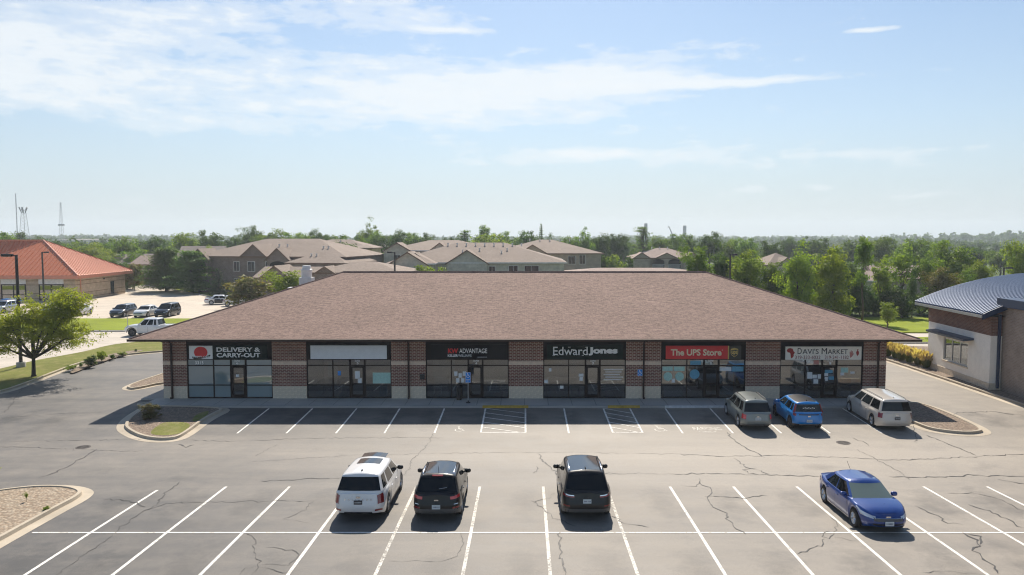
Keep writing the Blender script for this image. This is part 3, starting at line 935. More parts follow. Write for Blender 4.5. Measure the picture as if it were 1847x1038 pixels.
def ground_text(body, u0, u1, v0, v1):
    a, b = on_ground(u0, v1), on_ground(u1, v0)
    me = text_mesh(body, M('line_paint_worn'), .0, .0)
    co = np.empty(len(me.vertices) * 3); me.vertices.foreach_get('co', co); co = co.reshape(-1, 3)
    lo, hi = co.min(0), co.max(0)
    co[:, 0] = a.x + (co[:, 0] - lo[0]) / (hi[0] - lo[0]) * (b.x - a.x)
    co[:, 1] = a.y + (co[:, 1] - lo[1]) / (hi[1] - lo[1]) * (b.y - a.y)
    co[:, 2] = [gz(y) + .006 for y in co[:, 1]]
    me.vertices.foreach_set('co', co.ravel()); me.update()
    return link('painted_word', me, lot)
ground_text('PARKING', 1252, 1298, 771, 776.5)
ground_text('ONLY', 1262, 1292, 777.5, 781)

# drains
def drain(u, v, label):
    p = on_ground(u, v)
    r = empty('storm_drain', p, 0, label, 'drain')
    mb = MB()
    n = 20
    mb.lathe([(.36, .004), (.36, .014), (.29, .016), (.29, .004)], 20, cap=False).build('frame', M('iron'), r)
    g = MB()
    for k in range(-3, 4): 
        w = math.sqrt(max(.01, .28 ** 2 - (k * .08) ** 2))
        g.box(-w, w, k * .08 - .022, k * .08 + .022, .004, .012)
    g.box(-.02, .02, -.28, .28, .005, .0135)
    g.build('grate', M('iron'), r)
    MB().lathe([(.28, .0025), (.28, .0032)], 20).build('pit', M('black_metal'), r)
drain(150, 807, 'round iron storm drain in the aisle left of the planting island')
drain(1521, 799, 'round iron storm drain in the aisle behind the blue hatchback')

# ------------------------------------------------------------------ the retail building
WX, WY0, WY1 = 23.5, 50.0, 69.2
mall = empty('retail_building', (0, 50, 0), 0, 'long single-storey brown brick retail building with six storefronts under a brown hip roof', 'building')
mall_inv = Vector((0, -50, 0))
def mpart(mb, name, mat, parent=None, **k):
    """parts are built in world coordinates; the building stands at y = 50"""
    mb.v = [(x, y - 50, z) for x, y, z in mb.v]
    return mb.build(name, mat, parent or mall, **k)
ZB, ZBAND0, ZBAND1, ZTOP = .80, 2.19, 2.44, 3.98
SF = [(-21.96, -16.40), (-14.18, -8.66), (-6.42, -1.02), (1.22, 6.60), (8.88, 14.38), (16.62, 22.02)]
edges = [-WX] + [e for s in SF for e in s] + [WX]
piers = [(edges[i], edges[i + 1]) for i in range(0, len(edges), 2)]
blk = MB().box(0, .386, -.012, .1, 0, .19).mesh('block', M('split_block'))
for x0, x1 in piers:
    pr = mpart(MB().box(x0, x1, WY0, WY0 + .3, ZB, ZBAND0).box(x0, x1, WY0, WY0 + .3, ZBAND1, ZTOP), 'brick_pier', M('brown_brick'))
    mpart(MB().box(x0 - .005, x1 + .005, WY0 - .025, WY0 + .28, ZBAND0, ZBAND1), 'stone_band', M('band_block'), pr)
    mpart(MB().box(x0, x1, WY0 + .01, WY0 + .3, -.3, ZB), 'base_course', M('split_block'), pr)
    for row in range(4):
        x = x0 - (.2 if row % 2 else 0)
        while x < x1 - .02:
            a, b = max(x, x0), min(x + .396, x1)
            if b - a > .06:
                o = link('block', blk, pr, loc=(a + .004, .0, row * .2 + .003), scale=((b - a - .008) / .386, 1, 1))
            x += .4
# side and back walls
def side_wall(x, sgn):
    mb = MB().box(min(x, x - sgn * .3), max(x, x - sgn * .3), WY0 + .302, WY1, ZB, ZBAND0)
    mb.box(min(x, x - sgn * .3), max(x, x - sgn * .3), WY0 + .302, WY1, ZBAND1, ZTOP)
    w = mpart(mb, 'side_wall', M('brown_brick'))
    mpart(MB().box(min(x + sgn * .025, x - sgn * .28), max(x + sgn * .025, x - sgn * .28), WY0 + .302, WY1, ZBAND0, ZBAND1), 'stone_band', M('band_block'), w)
    mpart(MB().box(min(x + sgn * .012, x - sgn * .3), max(x + sgn * .012, x - sgn * .3), WY0 + .302, WY1, -.3, ZB), 'base_course', M('split_block'), w)
side_wall(-WX, -1); side_wall(WX, 1)
mpart(MB().box(-WX, WX, WY1, WY1 + .3, -.3, ZTOP), 'back_wall', M('brown_brick'))

# roof: hip, eaves out 1.4 m
EX, EY0, EY1, EZ = 24.93, 48.6, 70.6, 4.08
HH = (EY1 - EY0) / 2
RX, RY, RZ = EX - HH, (EY0 + EY1) / 2, EZ + HH * .337
TH = .07
def hip(mb, ex, ey0, ey1, ez, rx, ry, rz):
    v = [(-ex, ey0, ez), (ex, ey0, ez), (ex, ey1, ez), (-ex, ey1, ez), (-rx, ry, rz), (rx, ry, rz)]
    return mb.add(v, [(0, 1, 5, 4), (1, 2, 5), (2, 3, 4, 5), (3, 0, 4)])
roof = mpart(hip(MB(), EX, EY0, EY1, EZ, RX, RY, RZ), 'roof', M('mall_shingle'))
mb = MB()
for sx in (-1, 1):
    for y0 in (EY0, EY1):
        mb.tube([(sx * EX, y0, EZ + .005), (sx * RX, RY, RZ + .005)], .055, 6)
mb.tube([(-RX, RY, RZ + .01), (RX, RY, RZ + .01)], .075, 6)
mpart(mb, 'ridge_cap', M('mall_shingle'), roof)
mb = MB()
for y0, s in ((EY0, -1), (EY1, 1)):
    mb.box(-EX - .1, EX + .1, min(y0, y0 + s * .11), max(y0, y0 + s * .11), EZ - .16, EZ - .012)
for x0, s in ((-EX, -1), (EX, 1)):
    mb.box(min(x0, x0 + s * .11), max(x0, x0 + s * .11), EY0, EY1, EZ - .16, EZ - .012)
gutter = mpart(mb, 'gutter', M('gutter_brown'))
mb = MB()
for y0, s in ((EY0, -1), (EY1, 1)):
    mb.box(-EX - .11, EX + .11, min(y0 + s * .10, y0 + s * .122), max(y0 + s * .10, y0 + s * .122), EZ - .035, EZ - .004)
for x0, s in ((-EX, -1), (EX, 1)):
    mb.box(min(x0 + s * .10, x0 + s * .122), max(x0 + s * .10, x0 + s * .122), EY0 - .1, EY1 + .1, EZ - .035, EZ - .004)
mpart(mb, 'drip_edge', M('band_block'), gutter)
mb = MB().add([(-EX + .004, EY0 + .004, EZ - .02), (EX - .004, EY0 + .004, EZ - .02), (EX - .004, EY1 - .004, EZ - .02), (-EX + .004, EY1 - .004, EZ - .02)], [(3, 2, 1, 0)])
mpart(mb, 'soffit', M('dark_soffit'))
for x in (-22.9, -7.52, 7.74, 22.95):
    mb = MB()
    mb.box(x - .05, x + .05, WY0 - .15, WY0 - .045, .05, 3.62)
    mb.tube([(x, WY0 - .1, 3.60), (x, WY0 - .35, 3.80), (x, EY0 - .02, 3.93)], .045, 6)
    mb.box(x - .052, x + .052, WY0 - .32, WY0 - .05, .02, .13)
    mpart(mb, 'downspout', M('gutter_brown'))
for sx in (-1, 1):                       # side gutters drain round the corner
    mb = MB().tube([(sx * 23.55, 50.7, 3.55), (sx * 24.2, 50.7, 3.72), (sx * 24.9, 50.7, 3.93)], .045, 6)
    mpart(mb, 'downspout', M('gutter_brown'))

# storefronts
random.seed(11)
FW = .065
def storefront(i, x0, x1):
    w = x1 - x0
    ZH, ZT, ZM = 2.585, 2.15, .86
    cuts = [x0, x0 + .308 * w, x0 + .512 * w, x0 + .685 * w, x1]
    glass = M('film_glass' if i == 0 else 'shop_glass')
    fr = MB()
    fy0, fy1 = WY0 + .06, WY0 + .17
    for x in (x0 + FW / 2, cuts[1], x1 - FW / 2):
        fr.box(x - FW / 2, x + FW / 2, fy0, fy1, 0, ZH)
    for x in cuts[2:4]:
        fr.box(x - .055, x + .055, fy0 - .005, fy1 + .005, 0, ZH)
    for z in (ZT, ZH - .03):
        fr.box(x0, x1, fy0 + .004, fy1 - .004, z - .032, z + .032)
    for a, b in ((x0, cuts[2]), (cuts[3], x1)):
        for z in (ZM, .045): fr.box(a, b, fy0 + .004, fy1 - .004, z - .032, z + .032)
    sf = mpart(fr, 'storefront', M('bronze'))
    # panes
    for a, b, door in ((cuts[0], cuts[1], 0), (cuts[1], cuts[2], 0), (cuts[2], cuts[3], 1), (cuts[3], cuts[4], 0)):
        rows = [(ZT, ZH)] + ([] if door else [(ZM, ZT), (.05, ZM)])
        for z0, z1 in rows:
            mpart(MB().box(a + .02, b - .02, WY0 + .11, WY0 + .12, z0 + .02, z1 - .02), 'window_pane', glass, sf)
    a, b = cuts[2] + .06, cuts[3] - .06
    d = MB()
    yy0, yy1 = WY0 + .07, WY0 + .13
    for x in (a + .045, b - .045): d.box(x - .045, x + .045, yy0, yy1, .02, ZT - .05)
    d.box(a, b, yy0 + .002, yy1 - .002, .02, .24); d.box(a, b, yy0 + .002, yy1 - .002, ZT - .15, ZT - .05); d.box(a, b, yy0 + .002, yy1 - .002, .90, .98)
    d.tube([(a + .11, yy0 - .06, .85), (a + .11, yy0 - .06, 1.25)], .015, 6)
    mpart(d, 'door', M('bronze'), sf)
    mpart(MB().box(a + .09, b - .09, WY0 + .095, WY0 + .103, .24, ZT - .15), 'door_pane', M('shop_glass'), sf)
    # bronze fascia behind the sign
    mpart(MB().box(x0 - .02, x1 + .02, WY0 + .03, WY0 + .18, ZH + .003, ZTOP), 'fascia', M('bronze_fascia'), sf)
    # room behind the glass
    r0, r1, yb = x0 - .8, x1 + .8, WY0 + 7.5
    room = MB()
    room.add([(r0, WY0 + .31, 0), (r1, WY0 + .31, 0), (r1, yb, 0), (r0, yb, 0)], [(0, 1, 2, 3)])
    inner = mpart(room, 'interior', M('interior_floor'))
    wl = MB()
    wl.add([(r0, WY0 + .31, .001), (r0, yb, .001), (r0, yb, 2.9), (r0, WY0 + .31, 2.9)], [(0, 1, 2, 3)])
    wl.add([(r1, WY0 + .31, .001), (r1, yb, .001), (r1, yb, 2.9), (r1, WY0 + .31, 2.9)], [(3, 2, 1, 0)])
    wl.add([(r0, yb, .001), (r1, yb, .001), (r1, yb, 2.9), (r0, yb, 2.9)], [(0, 1, 2, 3)])
    wl.add([(r0, WY0 + .31, 2.9), (r1, WY0 + .31, 2.9), (r1, yb, 2.9), (r0, yb, 2.9)], [(3, 2, 1, 0)])
    mpart(wl, 'inner_wall', M('interior_wall'), inner)
    return sf, inner, cuts
STORES = [storefront(i, a, b) for i, (a, b) in enumerate(SF)]
def wz(v): return on_depth(946, v, 50).z
def wx(u): return on_depth(u, 680, 50.05).x
def decal(i, u0, u1, v0, v1, mat, name='notice', y=WY0 + .102):
    """a sheet stuck inside or outside a pane"""
    mb = MB().box(wx(u0), wx(u1), y, y + .004, wz(v1), wz(v0))
    return mpart(mb, name, M(mat), STORES[i][0])
def wtext(i, body, u0, u1, v0, v1, mat='sign_white', bold=0.0, y=WY0 + .100):
    o = fit_text(body, M(mat), wx(u0), wx(u1), wz(v1), wz(v0), y, STORES[i][0], 'window_lettering', bold, .001)
    o.location.y = -50
    return o
wtext(0, '3315', 352, 367, 652, 658, bold=.01)
for i, (n, u) in enumerate((('6', 428), ('5', 645), ('4', 859), ('3', 1069.5), ('2', 1282), ('1', 1497.5))):
    wtext(i, 'Suite', u - 5, u + 4.5, 649.5, 653)
    wtext(i, n, u - 1.7, u + 1.7, 654, 658, bold=.01)
# shop 6 (frosted film), door slip
decal(0, 425, 431, 676, 681, 'paper', y=WY0 + .085)
# shop 5
decal(1, 640, 649, 670, 684, 'paper', y=WY0 + .085); decal(1, 645, 652, 682.5, 692, 'paper', y=WY0 + .085)
decal(1, 672, 704.5, 673, 692.5, 'paper_teal', 'poster')
decal(1, 609, 614.5, 670, 678, 'ada_blue', 'poster')
# shop 4
for u, v in ((819, 671), (827, 674), (834.5, 671), (822.5, 683), (831.5, 683)):
    decal(2, u, u + 6, v, v + 8, 'paper')
# shop 3
for u, v, w, h in ((990, 665, 4.5, 6), (1010, 694.5, 6.5, 7.5), (1044, 675, 8.5, 5), (1045.5, 681, 6, 7), (981, 686, 7.5, 6)):
    decal(3, u, u + w, v, v + h, 'paper')
for k in range(5):
    decal(3, 1089 + (k % 2) * 3, 1124 - (k % 3) * 3, 666.5 + k * 4.6, 668 + k * 4.6, 'paper', 'window_lettering')
# shop 2
for u, v, w, h, m in ((1195, 662, 18.5, 8, 'paper_teal'), (1215.5, 662, 19.5, 8, 'paper_teal'), (1245, 652, 19, 7, 'paper_blue'), (1298, 663, 21, 7, 'paper'), (1321, 662, 20, 9, 'paper_blue'), (1212, 684, 6, 7, 'paper')):
    decal(4, u, u + w, v, v + h, m, 'poster' if w > 8 else 'notice')
def disc_decal(i, u, v, r, mat):
    mb = MB()
    x, z = wx(u), wz(v); rr = r * .036; n = 18
    mb.plate([(x + rr * math.cos(2 * math.pi * k / n), z + rr * math.sin(2 * math.pi * k / n)) for k in range(n)], WY0 + .1, WY0 + .104)
    mpart(mb, 'poster', M(mat), STORES[i][0])
disc_decal(4, 1205, 680, 8, 'paper_teal'); disc_decal(4, 1226, 680, 8, 'paper_teal'); disc_decal(4, 1253, 676, 9, 'paper_blue')
# shop 1
for u, v, w, h, m in ((1456.5, 672, 9, 12, 'paper'), (1466, 677, 8, 6.5, 'paper'), (1475.5, 676, 6.5, 8, 'paper'), (1468, 685, 8.5, 8, 'paper'), (1517, 664, 13, 9, 'paper_teal'), (1516, 673, 7, 5, 'paper'), (1534, 671, 8, 4, 'paper')):
    decal(5, u, u + w, v, v + h, m)
for u, v, w, h, m in ((1488, 668, 14, 6, 'paper_blue'), (1487, 674, 7, 5, 'paper'), (1488, 681, 6, 7, 'paper'), (1495, 680, 12, 6, 'paper_blue')):
    decal(5, u, u + w, v, v + h, m, y=WY0 + .085)
decal(5, 1467.5, 1477, 651, 658, 'ink_pink', 'poster')
# things standing in the rooms
def furn(i, x0, x1, y0, y1, z0, z1, mat, name):
    mpart(MB().box(x0, x1, WY0 + y0, WY0 + y1, z0 + .002, z1), name, M(mat), STORES[i][1])
for i, (inn) in enumerate(STORES):
    a, b = SF[i]
    for k in range(2):
        xx = a + .9 + k * 3.1
        furn(i, xx, xx + .14, .9 + .5 * k, 2.3 + .5 * k, 2.80, 2.86, 'tube_light', 'ceiling_light')
furn(0, -19.9, -19.2, .5, .7, 0, .85, 'furniture_pale', 'cabinet')
furn(0, -21, -18.5, 2.5, 3.2, 0, 1.0, 'furniture_pale', 'counter')
def chair(i, x, y, mat='furniture_dark'):
    mb = MB().box(x - .28, x + .28, WY0 + y - .28, WY0 + y + .28, .42, .52).box(x - .28, x + .28, WY0 + y + .2, WY0 + y + .28, .52, 1.05)
    for sx in (-.24, .24):
        for sy in (-.24, .24): mb.box(x + sx - .02, x + sx + .02, WY0 + y + sy - .02, WY0 + y + sy + .02, .002, .42)
    mpart(mb, 'chair', M(mat), STORES[i][1])
for x in (-13.2, -12.1): chair(1, x, 1.6)
furn(1, -10.3, -9.2, 2.0, 2.5, 0, 1.2, 'furniture_wood', 'counter'); furn(1, -9.5, -9.05, .5, .7, 0, .8, 'furniture_pale', 'cabinet')
furn(1, -13.6, -13.0, 3.2, 3.6, 0, 1.9, 'furniture_pale', 'shelf')
chair(2, -5.8, 1.4, 'furniture_pale'); chair(2, -4.9, 1.8)
furn(2, -3.0, -1.3, 1.8, 2.5, .70, .76, 'furniture_pale', 'desk'); furn(2, -2.5, -1.7, 1.9, 2.4, 0, .70, 'furniture_pale', 'desk_base')
furn(2, -6.4, -4.9, 4.0, 4.2, 0, 2.6, 'furniture_pale', 'partition')
for x in (1.9, 3.4): chair(3, x, 1.5)
furn(3, 4.9, 6.3, 2.2, 2.8, 0, .75, 'furniture_dark', 'desk')
furn(4, 9.2, 10.4, .5, .8, 0, .8, 'furniture_pale', 'counter'); furn(4, 11, 14, 4.5, 5.2, 0, 1.1, 'furniture_dark', 'counter')
furn(4, 13.1, 13.9, 1.2, 1.5, 0, 2.0, 'paper_blue', 'rack')
for k, x in enumerate((16.9, 17.9, 18.7, 20.9, 21.5)):
    for z in (0.02, .45, .9): furn(5, x, x + .62, .6, .9, z, z + .30, ('furniture_pale', 'furniture_dark', 'furniture_wood')[(k + int(z * 3)) % 3], 'stacked_goods')

# ------------------------------------------------------------------ shop signs (each a thing of its own)
SY = WY0 - .045
def sx_(u): return on_depth(u, 635, SY).x
def sz_(v): return on_depth(946, v, SY).z
def sign(label):
    return empty('shop_sign', (0, 0, 0), 0, label, 'sign')
def panel(r, u0, u1, v0, v1, mat, name='panel', dy=0.0, th=.06):
    return MB().box(sx_(u0), sx_(u1), SY - dy, SY + th, sz_(v1), sz_(v0)).build(name, M(mat), r)
def stext(r, body, u0, u1, v0, v1, mat, bold=0.0, dy=.004, name='lettering', **k):
    return fit_text(body, M(mat), sx_(u0), sx_(u1), sz_(v1), sz_(v0), SY - dy, r, name, bold, .010, **k)
s = sign('dark green sign reading DELIVERY & CARRY-OUT with a red disc logo on white')
panel(s, 341, 383.2, 624.2, 648, 'sign_white', 'logo_panel'); panel(s, 383.4, 481.5, 622.5, 648.6, 'sign_green')
stext(s, 'DELIVERY &', 390.7, 469.4, 627, 635, 'sign_white', .03); stext(s, 'CARRY-OUT', 390.7, 469.4, 637, 645, 'sign_white', .03)
def shape(r, pts, mat, name, dy):
    return MB().plate([(sx_(u), sz_(v)) for u, v in pts], SY - dy, SY - dy + .006).build(name, M(mat), r)
circ = lambda u, v, a, b, n=22, t0=0, t1=2 * math.pi: [(u + a * math.cos(t0 + (t1 - t0) * k / n), v + b * math.sin(t0 + (t1 - t0) * k / n)) for k in range(n)]
shape(s, circ(362, 636, 12.2, 10.3), 'sign_red', 'logo', .008)
shape(s, [(346.5, 643.5), (354, 645), (366, 644.5), (379, 640), (379.5, 642), (376, 644.5), (362, 647.5), (350, 648), (347, 646.5)][::-1], 'ink_black', 'logo', .012)
stext(s, "HAPPY JOE'S", 348.5, 377.5, 642.2, 646.3, 'sign_white', .015, .014)
s = sign('blank pale grey sign panel without any lettering')
panel(s, 559.9, 697.5, 623.6, 648, 'sign_grey')
s = sign('black sign reading ADVANTAGE in white with a short red word before it')
panel(s, 777.5, 913.4, 621.5, 647.3, 'sign_black')
stext(s, 'ADVANTAGE', 828.4, 878.7, 629, 637.5, 'sign_white', .008); stext(s, 'KW', 808, 826.5, 629, 637.5, 'sign_red', .05)
stext(s, 'KELLER', 807.6, 826, 639.6, 644, 'sign_white', .03); stext(s, 'WILLIAMS', 826.5, 850.4, 639.6, 644, 'sign_grey', 0)
panel(s, 861, 878.5, 644.2, 644.8, 'sign_grey', 'rule', .006)
s = sign('dark green sign reading Edward in thin serif and Jones in bold white letters')
panel(s, 987, 1124, 622.3, 648.2, 'sign_green')
stext(s, 'Edward', 997.5, 1060, 626, 641, 'sign_white', .004); stext(s, 'Jones', 1061.5, 1114, 626.5, 641.5, 'sign_white', .055)
mb = MB()
for u0, u1, v in ((996.5, 1001, 641.1), (1024.5, 1029, 626.2), (1006, 1007, 641.1), (1030, 1035, 630.3), (1049.5, 1053, 641.1), (1055, 1059, 626.2)):   # serifs
    mb.box(sx_(u0), sx_(u1), SY - .012, SY - .002, sz_(v + .7), sz_(v))
mb.build('lettering', M('sign_white'), s)
s = sign('red sign with cream lettering and a brown end panel carrying a gold shield')
panel(s, 1201, 1313, 624.2, 648.2, 'sign_red'); panel(s, 1313.1, 1315, 624.2, 648.2, 'sign_gold', 'divider'); panel(s, 1315.1, 1337, 624.2, 648.2, 'sign_brown')
stext(s, 'The UPS Store', 1209.8, 1301.5, 630, 642, 'sign_cream', .03)
stext(s, '®', 1302, 1304, 631, 633, 'sign_cream')
sh = [(1318, 629.8), (1324.5, 628), (1331.3, 629.8), (1331.3, 637.5), (1329.5, 641), (1324.6, 644.6), (1319.8, 641), (1318, 637.5)]
shape(s, sh[::-1], 'sign_gold', 'shield', .008)
cu, cv = 1324.6, 636.5
shape(s, [(cu + (u - cu) * .86, cv + (v - cv) * .86 + .3) for u, v in sh][::-1], 'sign_brown', 'shield', .012)
shape(s, [(1318.6, 631.6), (1320, 630), (1324.5, 629), (1329, 629.6), (1330.9, 630.4), (1330.6, 631.2), (1326, 631.0), (1321.5, 632)][::-1], 'sign_gold', 'shield', .016)
stext(s, 'ups', 1319.6, 1329.8, 633, 641.5, 'sign_gold', .03, .014)
s = sign("off-white sign reading DAVI'S MARKET with a red Africa outline and phone numbers")
panel(s, 1417, 1554, 625.6, 649.3, 'sign_offwhite')
stext(s, "D", 1438.7, 1446, 628.3, 639, 'ink_black', .0); stext(s, "AVI'S", 1447.5, 1476.5, 629.5, 639, 'ink_black', .0)
stext(s, "M", 1482, 1491.5, 628.3, 639, 'ink_black', .0); stext(s, "ARKET", 1493, 1529, 630.5, 639, 'ink_black', .0)
stext(s, '319-333-6032', 1434.3, 1480, 641.8, 647.8, 'ink_maroon'); stext(s, '319-241-1182', 1488, 1531, 641.8, 647.8, 'ink_maroon')
africa = [(1419, 632.5), (1421, 629.2), (1425, 628.3), (1429.5, 629.4), (1431.3, 634), (1433.7, 636.2), (1431.5, 640), (1431.8, 642.5), (1429, 646.4), (1427.3, 646.6), (1426.3, 642.5), (1425.8, 638.5), (1424.5, 636.5), (1420.5, 635.8)]
shape(s, africa[::-1], 'ink_red', 'africa_mark', .008)
hand = [(1532.4, 635), (1533.6, 634.8), (1534, 637), (1534.6, 632.6), (1536, 632.5), (1536.2, 637), (1537.2, 633.5), (1538.3, 634), (1538, 638.3), (1539.6, 637), (1539.6, 639.5), (1537, 643.5), (1534.2, 646), (1533, 643), (1532.8, 639)]
shape(s, hand[::-1], 'ink_pink', 'hand_mark', .008)
fish = [(1545.5, 629.6), (1547, 631), (1548.6, 629.4), (1547.6, 632.4), (1549.4, 635.5), (1549.2, 639), (1546.8, 643), (1544.6, 639), (1544.2, 635.5), (1546.2, 632.4)]
shape(s, fish[::-1], 'ink_red', 'fish_mark', .008)

# ------------------------------------------------------------------ small things by the shops
def ada_plate(parent, w, h, y, z, extra):
    MB().box(-w / 2, w / 2, y, y + .006, z, z + h).build('plate', M('ada_blue'), parent)
    b = MB()
    for x0, x1, z0, z1 in ((-w / 2 + .01, w / 2 - .01, z + h - .022, z + h - .01), (-w / 2 + .01, w / 2 - .01, z + .01, z + .022), (-w / 2 + .01, -w / 2 + .022, z + .022, z + h - .022), (w / 2 - .022, w / 2 - .01, z + .022, z + h - .022)):
        b.box(x0, x1, y - .004, y, z0, z1)
    b.build('border', M('sign_white'), parent)
    o = wheelchair(0, 0, parent, .27, True, M('sign_white'), 'symbol'); o.location = (0, y - .004, z + h * (.68 if extra else .52))
    if extra:
        fit_text('PARKING', M('sign_white'), -w * .36, w * .36, z + h * .26, z + h * .34, y - .003, parent, 'lettering', 0, .001)
        fit_text('ONLY', M('sign_white'), -w * .25, w * .25, z + h * .13, z + h * .21, y - .003, parent, 'lettering', 0, .001)
pp = on_z(844.5, 727)
r = empty('accessible_parking_sign', (pp.x, pp.y, 0), 0, 'blue accessible parking sign on a grey post in front of the black sign shop', 'sign')
MB().tube([(0, 0, 0), (0, 0, 1.95)], .03, 8).build('post', M('galvanised'), r)
MB().lathe([(.15, 0), (.13, .04), (.045, .06), (.045, .16), (.0, .16)], 12).build('base', M('black_metal'), r)
ada_plate(r, .33, .66, -.036, 1.30, True)
pp = on_depth(1154.5, 665, 49.99)
r = empty('accessible_wall_sign', (pp.x, 49.99, 0), 0, 'small blue accessible parking sign fixed to the brick beside the downspout', 'sign')
ada_plate(r, .33, .44, -.012, wz(678.5), False)
pp = on_depth(762, 679, 49.98)
r = empty('mail_box', (wx(762), 49.995, wz(684)), 0, 'black wall box on the brick left of the black sign shop', 'box')
MB().box(-.15, .15, -.14, 0, 0, .32).build('case', M('black_metal'), r); MB().box(-.16, .16, -.155, -.003, .30, .34).build('lid', M('trim_grey'), r)
r = empty('litter_bin', (wx(829), 49.55, 0), 0, 'slim black litter bin standing beside the door of the black sign shop', 'bin')
MB().lathe([(.16, 0), (.17, .05), (.15, .5), (.17, .78), (.12, .84)], 14).build('body', M('black_metal'), r, True, 40)
MB().lathe([(.13, .84), (.10, .90), (.02, .93)], 14).build('lid', M('trim_black'), r, True, 40)
# exhaust fan on the left slope of the roof
pp = on_depth(553, 485, 62.5)
roof_z = lambda x: EZ + (EX - abs(x)) * .337
r = empty('rooftop_exhaust_fan', (pp.x, 62.5, roof_z(pp.x)), 0, 'white exhaust fan on a curb behind the left hip of the shop roof', 'exhaust fan')
top = pp.z + .25
hh = top - roof_z(pp.x)
MB().box(-.5, .5, -.5, .5, -.3, hh - .95).build('curb', M('white_metal'), r)
MB().lathe([(.40, hh - .95), (.42, hh - .9), (.42, hh - .45), (.46, hh - .42), (.46, hh - .3), (.34, hh - .26), (.34, hh - .06), (.3, hh), (.02, hh)], 18).build('housing', M('white_metal'), r, True, 35)
MB().box(-1.45, -.55, -.4, .4, -.6, hh - 1.75).build('duct', M('white_metal'), r)

# ------------------------------------------------------------------ vehicles
def interp(tab, x):
    """piecewise-linear table of (x, value), x ascending"""
    if x <= tab[0][0]: return tab[0][1]
    for (a, va), (b, vb) in zip(tab, tab[1:]):
        if x <= b:
            k = (x - a) / (b - a) if b > a else 0
            return va + (vb - va) * k
    return tab[-1][1]
def smooth_interp(tab, x, w=.09):
    return (interp(tab, x - w) + interp(tab, x) * 2 + interp(tab, x + w)) / 4

